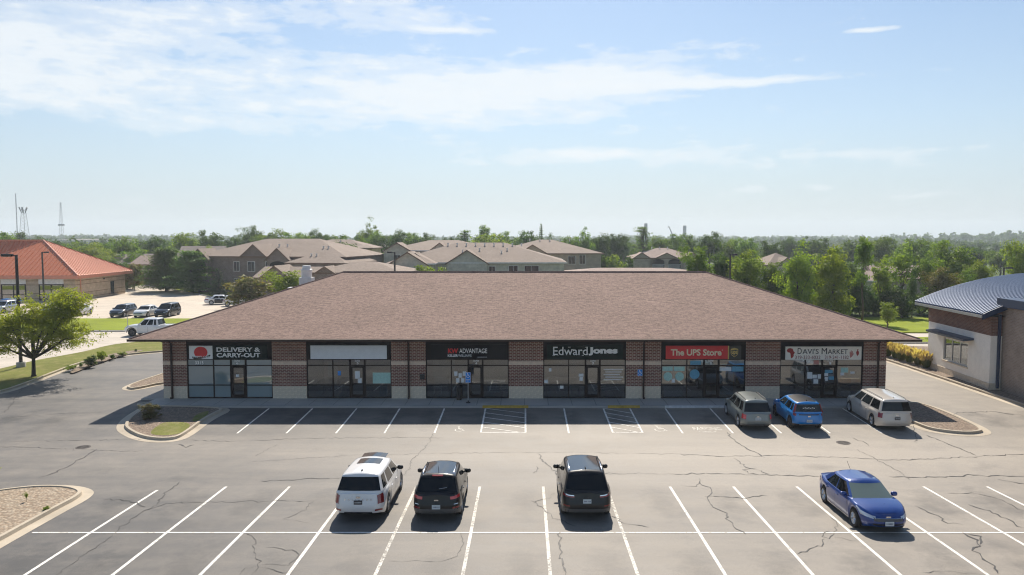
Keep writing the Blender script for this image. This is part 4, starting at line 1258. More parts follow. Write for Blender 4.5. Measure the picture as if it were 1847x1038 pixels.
class Car:
    """y forward, x lateral, z up, origin on the ground under the middle"""
    TL = [0, .10, .24, .40, .56, .70, .82, .92, 1.0]
    def __init__(s, sp):
        s.sp = sp
        L, W = sp['L'], sp['W']
        Lh = s.Lh = L / 2
        pf, pr = sp.get('pf', 5.0), sp.get('pr', 7.0)
        s.wheels = (Lh - sp['fo'], Lh - sp['fo'] - sp['wb'])
        fr = [0, .2, .4, .6, .75, .86, .94]
        yf = lambda q, p: Lh * (1 - q ** p) ** (1 / p)
        def hw(y):
            p = pf if y > 0 else pr
            return (max(0, 1 - (abs(y) / Lh) ** p)) ** (1 / p)
        half = [(q, yf(q, pf)) for q in fr]
        y0, y1 = yf(.94, pf), -yf(.94, pr)
        n = 84
        half += [(hw(y0 + (y1 - y0) * k / n), y0 + (y1 - y0) * k / n) for k in range(1, n)]
        half += [(q, -yf(q, pr)) for q in fr[::-1]]
        s.half = half
        s.nf, s.ns = len(fr), n - 1
        s.wl = sp.get('wl', [(0, .935), (.10, .965), (.3, .99), (.5, 1.0), (.75, .985), (.92, .955), (1, .92)])
        s.fl = sp.get('fl', [(0, .955), (.2, .99), (.4, 1.0), (.7, .985), (.9, .955), (1, .93)])
        s.rl = sp.get('rl', [(0, .965), (.2, 1.0), (.45, 1.0), (.6, .985), (1, .965)])
    def zb(s, y):
        sp = s.sp
        z = sp.get('sill', .20)
        if abs(y) > s.Lh - .5: z += .10 * min(1, (abs(y) - s.Lh + .5) / .4)
        rw = sp['wr']
        for yw in s.wheels:
            d = abs(y - yw); RR = rw + .055
            if d < RR: z = max(z, rw + math.sqrt(RR * RR - d * d))
        return z
    def P(s, i, t, off=0.0):
        """point on the right-hand surface of the lower body: i along the outline from the nose, t from sill to top"""
        i = max(0, min(len(s.half) - 1.0001, i)); k = int(i); f = i - k
        q = s.half[k][0] * (1 - f) + s.half[k + 1][0] * f
        y = s.half[k][1] * (1 - f) + s.half[k + 1][1] * f
        ext = interp(s.fl, t) if y > 0 else interp(s.rl, t)
        w = s.sp['W'] / 2 * interp(s.wl, t)
        blend = min(1, max(0, (abs(y) / s.Lh - .45) / .5))
        yy = y * (1 + (ext - 1) * blend)
        zb_, zt_ = s.zb(y), smooth_interp(s.sp['top'], y)
        z = zb_ + (max(zt_, zb_ + .05) - zb_) * t
        p = Vector((q * w, yy, z))
        if off:
            e = Vector((q ** 3, (1 if y > 0 else -1) * max(0, (abs(y) / s.Lh) ** 6), .0))
            p += e.normalized() * off if e.length > 1e-5 else Vector((0, math.copysign(off, y), 0))
        return p
    def idx_y(s, y):
        best = min(range(len(s.half)), key=lambda k: abs(s.half[k][1] - y) + (0 if s.nf <= k <= s.nf + s.ns else 9))
        return best
    def rear(s, q):                       # outline index on the rear edge at lateral fraction q
        fr = [.94, .86, .75, .6, .4, .2, 0]
        return s.nf + s.ns + interp([(1 - a, k) for k, a in enumerate(fr)], 1 - q)
    def front(s, q):
        fr = [0, .2, .4, .6, .75, .86, .94]
        return interp([(a, k) for k, a in enumerate(fr)], q)
    def patch(s, i0, i1, t0, t1, name, mat, parent, off=.008, side=1, n=7, m=4, shape=None):
        """a panel laid on the body: lamps, grille, trim, plates"""
        vs, fs = [], []
        for a in range(n):
            for b in range(m):
                u, v = a / (n - 1), b / (m - 1)
                tt0, tt1 = (t0, t1) if shape is None else shape(u, t0, t1)
                p = s.P(i0 + (i1 - i0) * u, tt0 + (tt1 - tt0) * v, off)
                vs.append((p.x * side, p.y, p.z))
        for a in range(n - 1):
            for b in range(m - 1):
                q = (a * m + b, (a + 1) * m + b, (a + 1) * m + b + 1, a * m + b + 1)
                fs.append(q if side > 0 else q[::-1])
        return MB().add(vs, fs).build(name, mat, parent, True)
    def build_body(s, paint, parent):
        N_ = len(s.half)
        TL = s.TL
        rings = []
        for t in TL:
            r = [s.P(i, t) for i in range(N_)]
            r[-1] = s.P(N_ - 1.0001, t); r[-1].x = 0
            full = r + [Vector((-p.x, p.y, p.z)) for p in r[-2:0:-1]]
            rings.append(full)
        n = len(rings[0])
        vs, fs = [], []
        for r in rings: vs += r
        for a in range(len(TL) - 1):
            for k in range(n):
                j = (k + 1) % n
                fs.append((a * n + k, (a + 1) * n + k, (a + 1) * n + j, a * n + j))
        # top cap in strips across
        rows = []
        m = 6
        for i in range(N_):
            p = rings[-1][i]
            row = []
            for b in range(m + 1):
                q = 1 - 2 * b / m
                row.append(len(vs))
                cr = s.sp.get('crown', .035) * (1 - q * q) * min(1, p.x / .6) + (.012 if 0 < b < m else 0)
                vs.append(Vector((p.x * q, p.y, p.z + (cr if 0 < b < m else 0))))
            rows.append(row)
        for i in range(N_ - 1):
            for b in range(m):
                fs.append((rows[i][b], rows[i][b + 1], rows[i + 1][b + 1], rows[i + 1][b])[::-1])
        body = MB().add(vs, fs).build('body', paint, parent, True, 38)
        # dark floor and wheel wells
        w = s.sp['W'] / 2
        MB().box(-w * .84, w * .84, -s.Lh * .80, s.Lh * .78, s.sp.get('sill', .2) + .02, s.sp['wr'] + .34).build('underbody', M('trim_black'), parent)
        return body
    def build_cabin(s, paint, parent, roofmat=None, glass=None, wsglass=None, rearglass=None):
        g = s.sp['gh']
        HL = [-.06, .0, .10, .32, .55, .76, .86, .93, .98, 1.0]
        glass_rows = range(2, 6)          # quads between HL[2]..HL[6]
        z0, z1 = g['z0'], g['z1']
        ff = [0, .3, .6, .82, .93]
        pil = g['pillars']                # glazed spans along the side, 0 = front, 1 = rear
        side = sorted({0.0, 1.0} | {x for ab in pil for x in ab} | {(a + (b - a) * k / 4) for a, b in pil for k in (1, 2, 3)})
        half = []                         # (kind, value)
        half += [('f', q) for q in ff] + [('s', x) for x in side] + [('r', q) for q in ff[::-1]]
        bowf, bowr = g.get('bowf', .16), g.get('bowr', .07)
        def pt(hk, kind, val):
            h = max(0, hk)
            e = h ** .92
            w = g['w0'] + (g['w1'] - g['w0']) * e - (.035 if hk >= .98 else .012 if hk >= .93 else 0) - (.05 if hk >= 1 else 0)
            k = h if hk < .93 else h
            yF = g['yf0'] + (g['yf1'] - g['yf0']) * k; yR = g['yr0'] + (g['yr1'] - g['yr0']) * k
            if hk >= .98: yF -= .05; yR += .04
            if hk >= 1.0: yF -= .10; yR += .06
            if hk < 0: yF += .03; yR -= .0
            z = z0 + (z1 - z0) * min(hk, 1) + g.get('rake', 0) * 0
            kc = {.86: .15, .93: .45, .98: .85, 1.0: 1.0}.get(hk, 0) * g.get('crown', .05)
            if kind == 'f': return Vector((val * w, yF - bowf * val ** 2.4, z + kc * (1 - val * val)))
            if kind == 'r': return Vector((val * w, yR + bowr * val ** 2.4, z + kc * (1 - val * val)))
            ya, yb = yF - bowf - .05, yR + bowr + .05
            zz = z + (g.get('kick', 0) * max(0, (val - .72) / .28) if hk <= .1 else 0)
            bulge = .02 * (1 - (2 * val - 1) ** 2)
            return Vector((w * .995 + bulge - (.03 * (abs(2 * val - 1)) ** 6), ya + (yb - ya) * val, zz))
        N_ = len(half)
        grid = []
        for hk in HL:
            r = [pt(hk, *hv) for hv in half]
            grid.append(r + [Vector((-p.x, p.y, p.z)) for p in r[-2:0:-1]])
        n = len(grid[0])
        groups = {'paint': []}
        def cls(k):
            """what the segment k..k+1 of the ring is glazed with"""
            kk, mir = (k, 1) if k < N_ - 1 else (n - k - 1, -1)
            a, b = half[kk], half[kk + 1]
            if a[0] == 'f' and b[0] == 'f' and b[1] <= .93: return 'windshield'
            if a[0] == 'r' and b[0] == 'r' and a[1] <= .93: return 'rear_window'
            if a[0] == 's' and b[0] == 's':
                mid = (a[1] + b[1]) / 2
                for q, (x0, x1) in enumerate(pil):
                    if x0 < mid < x1: return 'side_window%d_%d' % (q, mir)
            return 'paint'
        for a in range(len(HL) - 1):
            for k in range(n):
                j = (k + 1) % n
                c = cls(k) if a in glass_rows else 'paint'
                groups.setdefault(c, []).append((a * n + k, (a + 1) * n + k, (a + 1) * n + j, a * n + j))
        vs = [p for r in grid for p in r]
        # roof cap
        top = grid[-1]; m = 6; rows = []
        for i in range(N_):
            p = top[i]; row = []
            for b in range(m + 1):
                q = 1 - 2 * b / m
                row.append(len(vs)); vs.append(Vector((p.x * q, p.y, z1 + g.get('crown', .05) * max(0, 1 - (p.x * q / (g['w1'] - .097)) ** 2))))
            rows.append(row)
        capf = []
        for i in range(N_ - 1):
            for b in range(m): capf.append((rows[i][b], rows[i][b + 1], rows[i + 1][b + 1], rows[i + 1][b])[::-1])
        def emit(name, faces, mat, inset=0.0):
            used = sorted({i for f in faces for i in f}); mp = {v: k for k, v in enumerate(used)}
            return MB().add([vs[i] for i in used], [tuple(mp[i] for i in f) for f in faces]).build(name, mat, parent, True, 40)
        emit('cabin', groups['paint'], paint)
        emit('roof', capf, roofmat or paint)
        for c, fcs in groups.items():
            if c == 'paint': continue
            nm = 'side_window' if c.startswith('side') else c
            emit(nm, fcs, wsglass if (c == 'windshield' and wsglass) else rearglass if (c == 'rear_window' and rearglass) else (glass or M('car_glass')))
        s.pt = pt
        return s

WHEEL = {}
def wheel_meshes(r, w, rim, spokes):
    key = (r, w, rim, spokes)
    if key not in WHEEL:
        ty = MB().lathe([(r * .66, -w / 2), (r * .92, -w / 2), (r, -w / 2 + .03), (r, w / 2 - .03), (r * .92, w / 2), (r * .66, w / 2)], 24, 'X', False).mesh('tyre', M('tyre'), True, 45)
        rm = MB().lathe([(r * .68, -w / 2 + .01), (r * .66, w / 2 - .005), (r * .60, w / 2 - .02), (r * .60, w / 2 - .06)], 24, 'X', False)
        rm.lathe([(r * .62, w / 2 - .075), (.01, w / 2 - .07)], 24, 'X', False)
        rm.lathe([(r * .16, w / 2 - .07), (r * .15, w / 2 - .015), (.01, w / 2 - .012)], 12, 'X', False)
        for k in range(spokes):
            t = 2 * math.pi * k / spokes
            for dd in (-.09, .09) if spokes < 8 else (0,):
                a, b = Vector((w / 2 - .018, math.cos(t) * r * .14, math.sin(t) * r * .14)), Vector((w / 2 - .02, math.cos(t + dd) * r * .62, math.sin(t + dd) * r * .62))
                rm.tube([a, b], [.026, .020], 4)
        hub = MB().lathe([(r * .60, w / 2 - .09), (.01, w / 2 - .088)], 20, 'X', False).mesh('hub', M('trim_black'))
        WHEEL[key] = (ty, rm.mesh('rim', M(rim), True, 40), hub)
    return WHEEL[key]

def make_car(name, label, cat, u=None, v=None, rz=0.0, spec=None, paint='paint_white', roof=None, loc=None, group=None, rim='rim', spokes=5, cladding=None,
             tails=(), plate='plate_white', rails=None, sun=None, fin='paint', fogs=None, bumper=None, heads=True, grille=None, extra=None, glass=None, ws=None, mirror=None, tailmat='tail_red'):
    sp = spec
    root = empty(name, loc, rz, label, cat, group)
    if loc.y < 60:
        sl = (gz(loc.y + 1.4) - gz(loc.y - 1.4)) / 2.8
        root.rotation_euler = (math.atan(sl), 0, rz) if abs(rz) < .5 else (math.atan(-sl), 0, rz)
        root.rotation_mode = 'XYZ'
    c = Car(sp)
    P_ = M(paint)
    c.build_body(P_, root)
    c.build_cabin(P_, root, M(roof) if roof else None, glass, ws)
    Lh, W = c.Lh, sp['W'] / 2
    # wheels
    ty, rm, hb = wheel_meshes(sp['wr'], .225, rim, spokes)
    for yw in c.wheels:
        for sd in (1, -1):
            wl = empty('wheel', (sd * (W * .955 - .105), yw, sp['wr'])); wl.parent = root
            if sd < 0: wl.rotation_euler = (0, 0, math.pi)
            for nm, me in (('tyre', ty), ('rim', rm), ('hub', hb)): link(nm, me, wl)
    iy = c.idx_y
    if cladding:
        for sd in (1, -1):
            c.patch(iy(c.wheels[0] - sp['wr'] - .07), iy(c.wheels[1] + sp['wr'] + .07), .0, .13, 'sill_trim', M(cladding), root, .008, sd, 24, 3)
    if bumper:
        for sd in (1, -1):
            c.patch(iy(c.wheels[1] - sp['wr'] - .06), c.rear(0), .0, bumper[1], 'rear_bumper', M(bumper[0]), root, .012, sd, 14, 4)
    # door seams
    for k in sp.get('seams', ()):
        for sd in (1, -1):
            a = iy(k)
            c.patch(a - .12, a + .12, .06, .97, 'door_seam', M('trim_black'), root, .004, sd, 2, 6)
    for k in sp.get('handles', ()):
        for sd in (1, -1):
            p = c.P(iy(k), .80, .02)
            MB().cbox((p.x * sd, p.y, p.z), .03, .20, .03).build('door_handle', M('chrome') if sp.get('chrome') else P_, root)
    for q0, side_y, t0, t1 in tails:      # from the rear face round the corner
        for sd in (1, -1):
            c.patch(iy(side_y) if side_y is not None else c.rear(.93), c.rear(q0), t0, t1, 'tail_light', M(tailmat), root, .014, sd, 9, 4)
    if fogs:
        for sd in (1, -1): c.patch(c.rear(.90), c.rear(.66), fogs[0], fogs[1], 'reflector', M('tail_red'), root, .018, sd, 4, 3)
    if heads:
        for sd in (1, -1):
            c.patch(c.front(.50), iy(Lh - .52), heads[0] if heads is not True else .74, heads[1] if heads is not True else .90, 'headlight', M('lamp_clear'), root, .012, sd, 9, 4)
    if grille:
        for sd in (1, -1):
            c.patch(c.front(0), c.front(grille[2]), grille[0], grille[1], 'grille', M(grille[3]), root, .012, sd, 6, 4)
    # plates
    if plate:
        t = sp.get('plate_t', .5)
        p = c.P(len(c.half) - 1.001, t, .0)
        pl = MB().cbox((0, p.y - .022, p.z), .31, .012, .155).build('licence_plate', M(plate), root)
        mk = MB()
        for k in range(6): mk.cbox((-.105 + k * .042 + (.01 if k > 2 else 0), p.y - .0295, p.z), .022, .003, .055)
        mk.build('plate_marks', M('plate_ink' if plate == 'plate_white' else 'plate_white'), pl)
    # mirrors
    g = sp['gh']
    for sd in (1, -1):
        mx = g['w0'] + .12
        mb = MB()
        prof = []
        ce = Vector((sd * mx, g['yf0'] - .62 + sp.get('mirror_dy', 0), g['z0'] + .10))
        for a in range(7):
            ph = -math.pi / 2 + math.pi * a / 6
            for b in range(10):
                th = 2 * math.pi * b / 10
                sq = lambda x: math.copysign(abs(x) ** .7, x)
                prof.append(ce + Vector((.13 * sq(math.cos(ph)) * sq(math.cos(th)), .07 * sq(math.cos(ph)) * sq(math.sin(th)), .085 * sq(math.sin(ph)))))
        fs = [(a * 10 + b, a * 10 + (b + 1) % 10, (a + 1) * 10 + (b + 1) % 10, (a + 1) * 10 + b) for a in range(6) for b in range(10)]
        mb.add(prof, fs)
        mb.tube([ce, ce + Vector((-sd * .18, .03, -.06))], .03, 6)
        mb.build('mirror', M(mirror) if mirror else P_, root, True, 50)
    if rails:
        for sd in (1, -1):
            x = g['w1'] - .09
            y0, y1 = g['yf1'] - .28, g['yr1'] + .22
            MB().tube([(sd * x, y0, g['z1'] + .0), (sd * x, y0 - .12, g['z1'] + .065), (sd * x, (y0 + y1) / 2, g['z1'] + .08), (sd * x, y1 + .12, g['z1'] + .065), (sd * x, y1, g['z1'] + .0)], .022, 6).build('roof_rail', M(rails), root, True, 60)
    if sun:
        for y0, y1, xw in sun:
            zt = lambda x, y: g['z1'] + g.get('crown', .05) * (1 - (x / (g['w1'] - .09)) ** 2) + .008
            vs, fs = [], []
            for a in range(5):
                for b in range(7):
                    x, y = -xw + 2 * xw * b / 6, y0 + (y1 - y0) * a / 4
                    vs.append((x, y, zt(x, y)))
            for a in range(4):
                for b in range(6): fs.append((a * 7 + b, a * 7 + b + 1, (a + 1) * 7 + b + 1, (a + 1) * 7 + b))
            MB().add(vs, fs).build('sunroof', M('roof_glass'), root, True)
    if fin:
        z = g['z1'] + g.get('crown', .05)
        y = g['yr1'] + .35
        mb = MB()
        mb.add([(-.03, y + .09, z - .01), (.03, y + .09, z - .01), (.03, y - .09, z - .01), (-.03, y - .09, z - .01), (0, y - .05, z + .075), (0, y - .085, z + .075)],
               [(0, 1, 4), (1, 2, 5, 4), (2, 3, 5), (3, 0, 4, 5)])
        mb.build('antenna', M('trim_black') if fin == 'black' else P_, root)
    if extra: extra(root, c)
    return root

def SUV(L=4.7, W=1.87, H=1.70, belt=1.02, hood=.98, wr=.36, fo=.90, wb=2.80, raker=.35, pil=((.04, .36), (.40, .70), (.745, .94)), **k):
    Lh = L / 2
    yr = -Lh + .10
    d = dict(L=L, W=W, wr=wr, fo=fo, wb=wb, sill=.23,
             top=[(-Lh, belt - .08), (-Lh + .10, belt - .02), (-Lh + .25, belt), (.55, belt), (Lh - 1.35, belt), (Lh - 1.0, hood + .01), (Lh - .35, hood - .07), (Lh - .10, hood - .16), (Lh, hood - .28)],
             gh=dict(z0=belt - .01, z1=H - .06, yf0=Lh - 1.02, yf1=Lh - 1.90, yr0=yr + .03, yr1=yr + raker, w0=W / 2 * .915, w1=W / 2 * .735, pillars=pil, crown=.06),
             seams=(Lh - 1.35, Lh - 2.45, Lh - 3.35), handles=(Lh - 2.28, Lh - 3.22))
    d.update(k)
    return d
def SEDAN(L=4.87, W=1.85, H=1.47, belt=.92, hood=.90, wr=.335, fo=.95, wb=2.85, deck=1.0, **k):
    Lh = L / 2
    d = dict(L=L, W=W, wr=wr, fo=fo, wb=wb, sill=.19, pf=4.2, pr=4.6,
             top=[(-Lh, deck - .22), (-Lh + .10, deck - .04), (-Lh + .2, deck), (-Lh + .9, deck + .02), (-Lh + 1.2, belt + .04), (.4, belt), (Lh - 1.45, belt + .02), (Lh - 1.15, hood + .04), (Lh - .5, hood - .03), (Lh - .16, hood - .10), (Lh, hood - .20)],
             gh=dict(z0=belt - .02, z1=H - .055, yf0=Lh - 1.08, yf1=Lh - 1.98, yr0=-Lh + .46, yr1=-Lh + 1.42, w0=W / 2 * .905, w1=W / 2 * .69, pillars=((.05, .45), (.48, .84)), crown=.055, bowf=.20, bowr=.16),
             seams=(Lh - 1.5, Lh - 2.6, Lh - 3.5), handles=(Lh - 2.45, Lh - 3.4), plate_t=.62)
    d.update(k)
    return d

def at(X, Y): return Vector((X, Y, gz(Y)))
def badge(root, c, t, w, h, mat='chrome', dx=0.0):
    p = c.P(len(c.half) - 1.001, t)
    MB().cbox((dx, p.y - .02, p.z), w, .01, h).build('badge', M(mat), root)

def white_suv_extra(root, c):
    badge(root, c, .86, .15, .07)
    p = c.P(len(c.half) - 1.001, .74)
    fit_text('PALISADE', M('chrome'), -.52, .52, p.z - .03, p.z + .035, p.y - .012, root, 'lettering', 0, .002, spacing=2.2)
    MB().cbox((0, c.P(len(c.half) - 1.001, .03).y - .005, .36), 1.05, .03, .05).build('diffuser', M('trim_black'), root)
make_car('white_suv', 'white three-row SUV with two glass sunroof panels, parked nose-in on the left', 'car', spec=SUV(4.98, 1.97, 1.75, 1.10, 1.06, .385, .93, 2.90, .34, plate_t=.60, W_=0),
         loc=at(-6.20, 30.85), rz=R(-.6), paint='paint_white', rim='rim', cladding='trim_grey', tails=((.74, None, .50, .93),), plate='plate_dark', sun=((1.05, .42, .50), (.15, -.62, .46)), fogs=(.14, .24), fin='black', extra=white_suv_extra, mirror='paint_black')
def black_suv_extra(root, c):
    badge(root, c, .76, .16, .045)
    g = c.sp['gh']
    MB().cbox((0, g['yr1'] - .03, g['z1'] + .01), .40, .06, .035).build('brake_light', M('tail_bright'), root)
    MB().tube([(.05, g['yr0'] + .14, c.sp['gh']['z0'] + .14), (.38, g['yr0'] + .16, c.sp['gh']['z0'] + .20)], .012, 5).build('wiper', M('galvanised'), root)
    for sd in (1, -1):
        c.patch(c.rear(.86), c.rear(.70), .52, .55, 'trim_strip', M('chrome'), root, .02, sd, 3, 2)
    MB().tube([(.0, g['yr1'] + .35, g['z1'] + .05), (0, g['yr1'] + .18, g['z1'] + .30)], .008, 4).build('aerial', M('trim_black'), root)
make_car('black_suv', 'compact black SUV with glowing red tail lights and silver roof rails', 'car', spec=SUV(4.62, 1.86, 1.67, 1.06, 1.0, .36, .90, 2.70, .52, plate_t=.40),
         loc=at(-3.30, 30.65), rz=0, paint='paint_black', roof='roof_glass', rails='chrome', cladding='trim_grey', tails=((.58, -2.02, .80, .95),), tailmat='tail_bright', fogs=(.30, .40), bumper=('trim_grey', .28), fin=None, extra=black_suv_extra)
def charcoal_extra(root, c):
    for sd in (1, -1):
        c.patch(c.rear(.90), c.rear(.52), .88, .93, 'trim_strip', M('chrome'), root, .02, sd, 5, 2)
    badge(root, c, .80, .15, .04, 'trim_black')
make_car('charcoal_suv', 'long charcoal SUV with silver roof rails and white plate, alone right of the black SUV', 'car', spec=SUV(5.0, 1.95, 1.78, 1.10, 1.05, .39, .92, 3.0, .50, plate_t=.62),
         loc=at(2.34, 30.95), rz=R(.3), paint='paint_charcoal', roof='roof_glass', rails='chrome', cladding='trim_grey', tails=((.50, -2.2, .80, .90),), fogs=(.34, .40), bumper=('trim_grey', .22), extra=charcoal_extra, fin='black')
def blue_sedan_extra(root, c):
    p = c.P(0, .86, .0)
    MB().cbox((0, p.y + .02, p.z - .01), .17, .02, .06).build('badge', M('chrome'), root)
    p = c.P(0, .36, .0)
    pl = MB().cbox((0, p.y + .03, p.z), .31, .012, .155).build('licence_plate', M('plate_white'), root)
    mk = MB()
    for k in range(6): mk.cbox((-.105 + k * .042, p.y + .0375, p.z), .022, .003, .055)
    mk.build('plate_marks', M('plate_ink'), pl)
    for sd in (1, -1):
        c.patch(c.front(.0), c.front(.58), .735, .765, 'grille_trim', M('chrome'), root, .02, sd, 6, 2)
        c.patch(c.front(.0), c.front(.60), .16, .30, 'lower_intake', M('trim_black'), root, .012, sd, 6, 3)
        c.patch(c.idx_y(c.wheels[0] - .44), c.idx_y(c.wheels[1] + .44), .03, .10, 'sill_trim', M('rim'), root, .01, sd, 20, 2)
    g = c.sp['gh']
    MB().tube([(0, g['yr1'] + .1, g['z1'] + .05), (.02, g['yr1'] - .18, g['z1'] + .32)], .008, 4).build('aerial', M('trim_black'), root)
make_car('blue_sedan', 'metallic dark blue sedan facing the camera, parked alone on the right', 'car', spec=SEDAN(),
         loc=at(12.98, 29.40), rz=math.pi, paint='paint_blue', spokes=10, tails=((.55, -1.9, .70, .86),), plate='plate_white', grille=(.50, .74, .56, 'trim_grey'), heads=(.66, .86), extra=blue_sedan_extra, ws=M('car_glass_pale'), fin=None)
def grey_green_extra(root, c):
    badge(root, c, .80, .12, .05)
make_car('grey_green_suv', 'grey-green station SUV with black roof rails parked left of the bright blue hatchback', 'car', spec=SUV(4.56, 1.79, 1.70, 1.02, .98, .345, .92, 2.62, .30, plate_t=.62),
         loc=at(13.00, 44.85), rz=0, paint='paint_greygreen', rails='trim_black', cladding='trim_grey', tails=((.74, -2.0, .55, .92),), tailmat='tail_bright', bumper=('trim_grey', .14), extra=grey_green_extra)
def hatch_extra(root, c):
    g = c.sp['gh']
    for sd in (1, -1):                    # tall lamps up the rear pillars
        vs = []
        for hk in (.02, .3, .6, .9):
            for kind, val in (('r', .90), ('r', .99), ('s', .985), ('s', .955)):
                p = c.pt(hk, kind, val); vs.append((sd * (p.x + .012), p.y - .012, p.z))
        fs = [(a * 4 + b, a * 4 + b + 1, (a + 1) * 4 + b + 1, (a + 1) * 4 + b) for a in range(3) for b in range(3)]
        MB().add(vs, [f if sd > 0 else f[::-1] for f in fs]).build('tail_light', M('tail_red'), root, True)
        c.patch(c.rear(0), c.rear(.66), .90, .99, 'hatch_trim', M('trim_black'), root, .012, sd, 6, 3)
        c.patch(c.rear(0), c.rear(.62), .08, .15, 'skid_plate', M('rim'), root, .03, sd, 6, 2)
    badge(root, c, .80, .16, .06)
    st = MB()
    for k in range(7): st.cbox((-.30 + k * .1, g['yr0'] + .03, g['z0'] + .26 + .02 * (k % 2)), .07, .006, .045)
    st.build('window_sticker', M('paper'), root)
make_car('blue_hatchback', 'bright blue boxy hatchback with a dark roof parked between two silver-grey cars', 'car', spec=SUV(4.20, 1.80, 1.61, 1.03, 1.0, .345, .85, 2.60, .16, plate_t=.42, pil=((.04, .40), (.44, .74), (.78, .9))),
         loc=at(15.85, 44.70), rz=0, paint='paint_azure', roof='paint_charcoal', rim='dark_rim', cladding='trim_black', tails=((.80, None, .78, .98),), bumper=('trim_black', .15), extra=hatch_extra, fin='black')
def van_extra(root, c):
    badge(root, c, .86, .18, .04)
make_car('minivan', 'silver-beige minivan with dark tinted windows parked beside the right-hand island', 'van',
         spec=dict(SUV(5.14, 2.0, 1.75, 1.06, 1.02, .345, .95, 3.08, .20, plate_t=.62, pil=((.05, .30), (.33, .63), (.66, .945)), sill=.19), handles=(.15, -.75)),
         loc=at(20.75, 45.15), rz=0, paint='paint_beige', rails='trim_grey', tails=((.80, -2.42, .60, .96),), tailmat='tail_red', bumper=('paint_beige', .20), extra=van_extra, plate='plate_dark')
# red car at the right frame edge
make_car('red_sedan', 'red car cut off by the right edge of the picture', 'car', spec=SEDAN(), loc=at(18.75, 24.1), rz=math.pi, paint='paint_red', tails=((.55, -1.9, .70, .86),))

# far parking lot and street on the left
ZL = 0.0
def far(u, v, dy=0.0):
    p = on_z(u, v, ZL); return Vector((p.x, p.y + dy, ZL))
fl_ = dict(fin=None)
make_car('grey_suv', 'dark grey crossover facing the verge, leftmost of three cars in the far lot', 'car', spec=SUV(4.6, 1.84, 1.62), loc=far(207, 574, 2.2), rz=math.pi, paint='paint_darkgrey', grille=(.45, .72, .6, 'trim_black'), heads=(.70, .85), tails=((.6, -1.9, .7, .9),), **fl_)
make_car('white_sedan', 'white sedan facing the verge, middle of three cars in the far lot', 'car', spec=SEDAN(), loc=far(249, 574, 2.4), rz=math.pi, paint='paint_white', grille=(.50, .72, .56, 'trim_black'), heads=(.62, .78), tails=((.6, -1.9, .7, .9),), **fl_)
make_car('navy_suv', 'dark navy SUV with a white front plate, rightmost of three cars in the far lot', 'car', spec=SUV(4.75, 1.9, 1.72), loc=far(288, 573.5, 2.3), rz=math.pi, paint='paint_navy', grille=(.40, .74, .6, 'trim_black'), heads=(.72, .86), tails=((.6, -1.9, .7, .9),), **fl_)
make_car('silver_suv', 'silver SUV at the left edge in front of the red-roofed building', 'car', spec=SUV(4.6, 1.84, 1.68), loc=far(-12, 567, 2.3), rz=math.pi, paint='paint_silver', grille=(.45, .72, .6, 'trim_black'), tails=((.6, -1.9, .7, .9),), **fl_)
make_car('pale_sedan', 'pale silver car half hidden behind the honey locust tree', 'car', spec=SEDAN(), loc=far(80, 571, 2.3), rz=math.pi, paint='paint_silver', grille=(.50, .72, .56, 'trim_black'), tails=((.6, -1.9, .7, .9),), **fl_)
make_car('hidden_white_sedan', 'white car behind the right side of the honey locust tree', 'car', spec=SEDAN(), loc=far(124, 572, 2.3), rz=math.pi, paint='paint_white', grille=(.50, .72, .56, 'trim_black'), tails=((.6, -1.9, .7, .9),), **fl_)
def two_tone_extra(root, c):
    for sd in (1, -1):
        c.patch(c.idx_y(1.0), c.idx_y(-.9), .10, .92, 'dark_door', M('paint_black'), root, .006, sd, 12, 6)
make_car('two_tone_sedan', 'white and black sedan at the far end of the pale lot by the bronze shrub', 'car', spec=SEDAN(), loc=far(399, 549, 0), rz=R(-72), paint='paint_white', extra=two_tone_extra, tails=((.55, -1.9, .70, .86),), **fl_)
make_car('white_hatchback', 'white car mostly hidden behind the left slope of the shop roof', 'car', spec=SUV(4.4, 1.8, 1.6), loc=far(430, 552, 0) , rz=R(-72), paint='paint_white', tails=((.6, -1.9, .7, .9),), **fl_)
def truck_extra(root, c):
    MB().box(-.78, .78, -2.78, -.98, 1.155, 1.195).build('bed_cover', M('trim_black'), root)
    for sd in (1, -1):
        g = c.sp['gh']
        for yw in c.wheels:
            ring = []
            n = 16; r0, r1 = .47, .55
            vs = [(sd * 1.0, yw + r * math.cos(math.pi * k / n), .42 + r * math.sin(math.pi * k / n)) for r in (r0, r1) for k in range(n + 1)]
            fs = [(k, k + 1, n + 2 + k, n + 1 + k) for k in range(n)]
            MB().add(vs, fs).build('arch_trim', M('trim_black'), root)
ts = dict(L=5.9, W=2.02, wr=.42, fo=.98, wb=3.68, sill=.36, pf=6, pr=9,
          top=[(-2.95, 1.14), (-2.8, 1.16), (-1.0, 1.16), (-.9, 1.16), (1.3, 1.17), (1.6, 1.20), (2.4, 1.16), (2.75, 1.10), (2.95, .98)],
          gh=dict(z0=1.15, z1=1.88, yf0=1.62, yf1=.80, yr0=-.92, yr1=-.72, w0=.92, w1=.72, pillars=((.05, .40), (.45, .74), (.80, .93)), crown=.05), seams=(1.25, .25, -.75), handles=(.42, -.6))
make_car('pickup_truck', 'white crew-cab pickup truck with black wheels on the street behind the roof corner', 'truck', spec=ts, loc=Vector((on_z(292, 600).x + .0, on_z(292, 603.5).y, -.11)), rz=R(90), paint='paint_white', rim='dark_rim', extra=truck_extra, tails=((.85, -2.8, .5, .95),), heads=(.72, .9), **fl_)

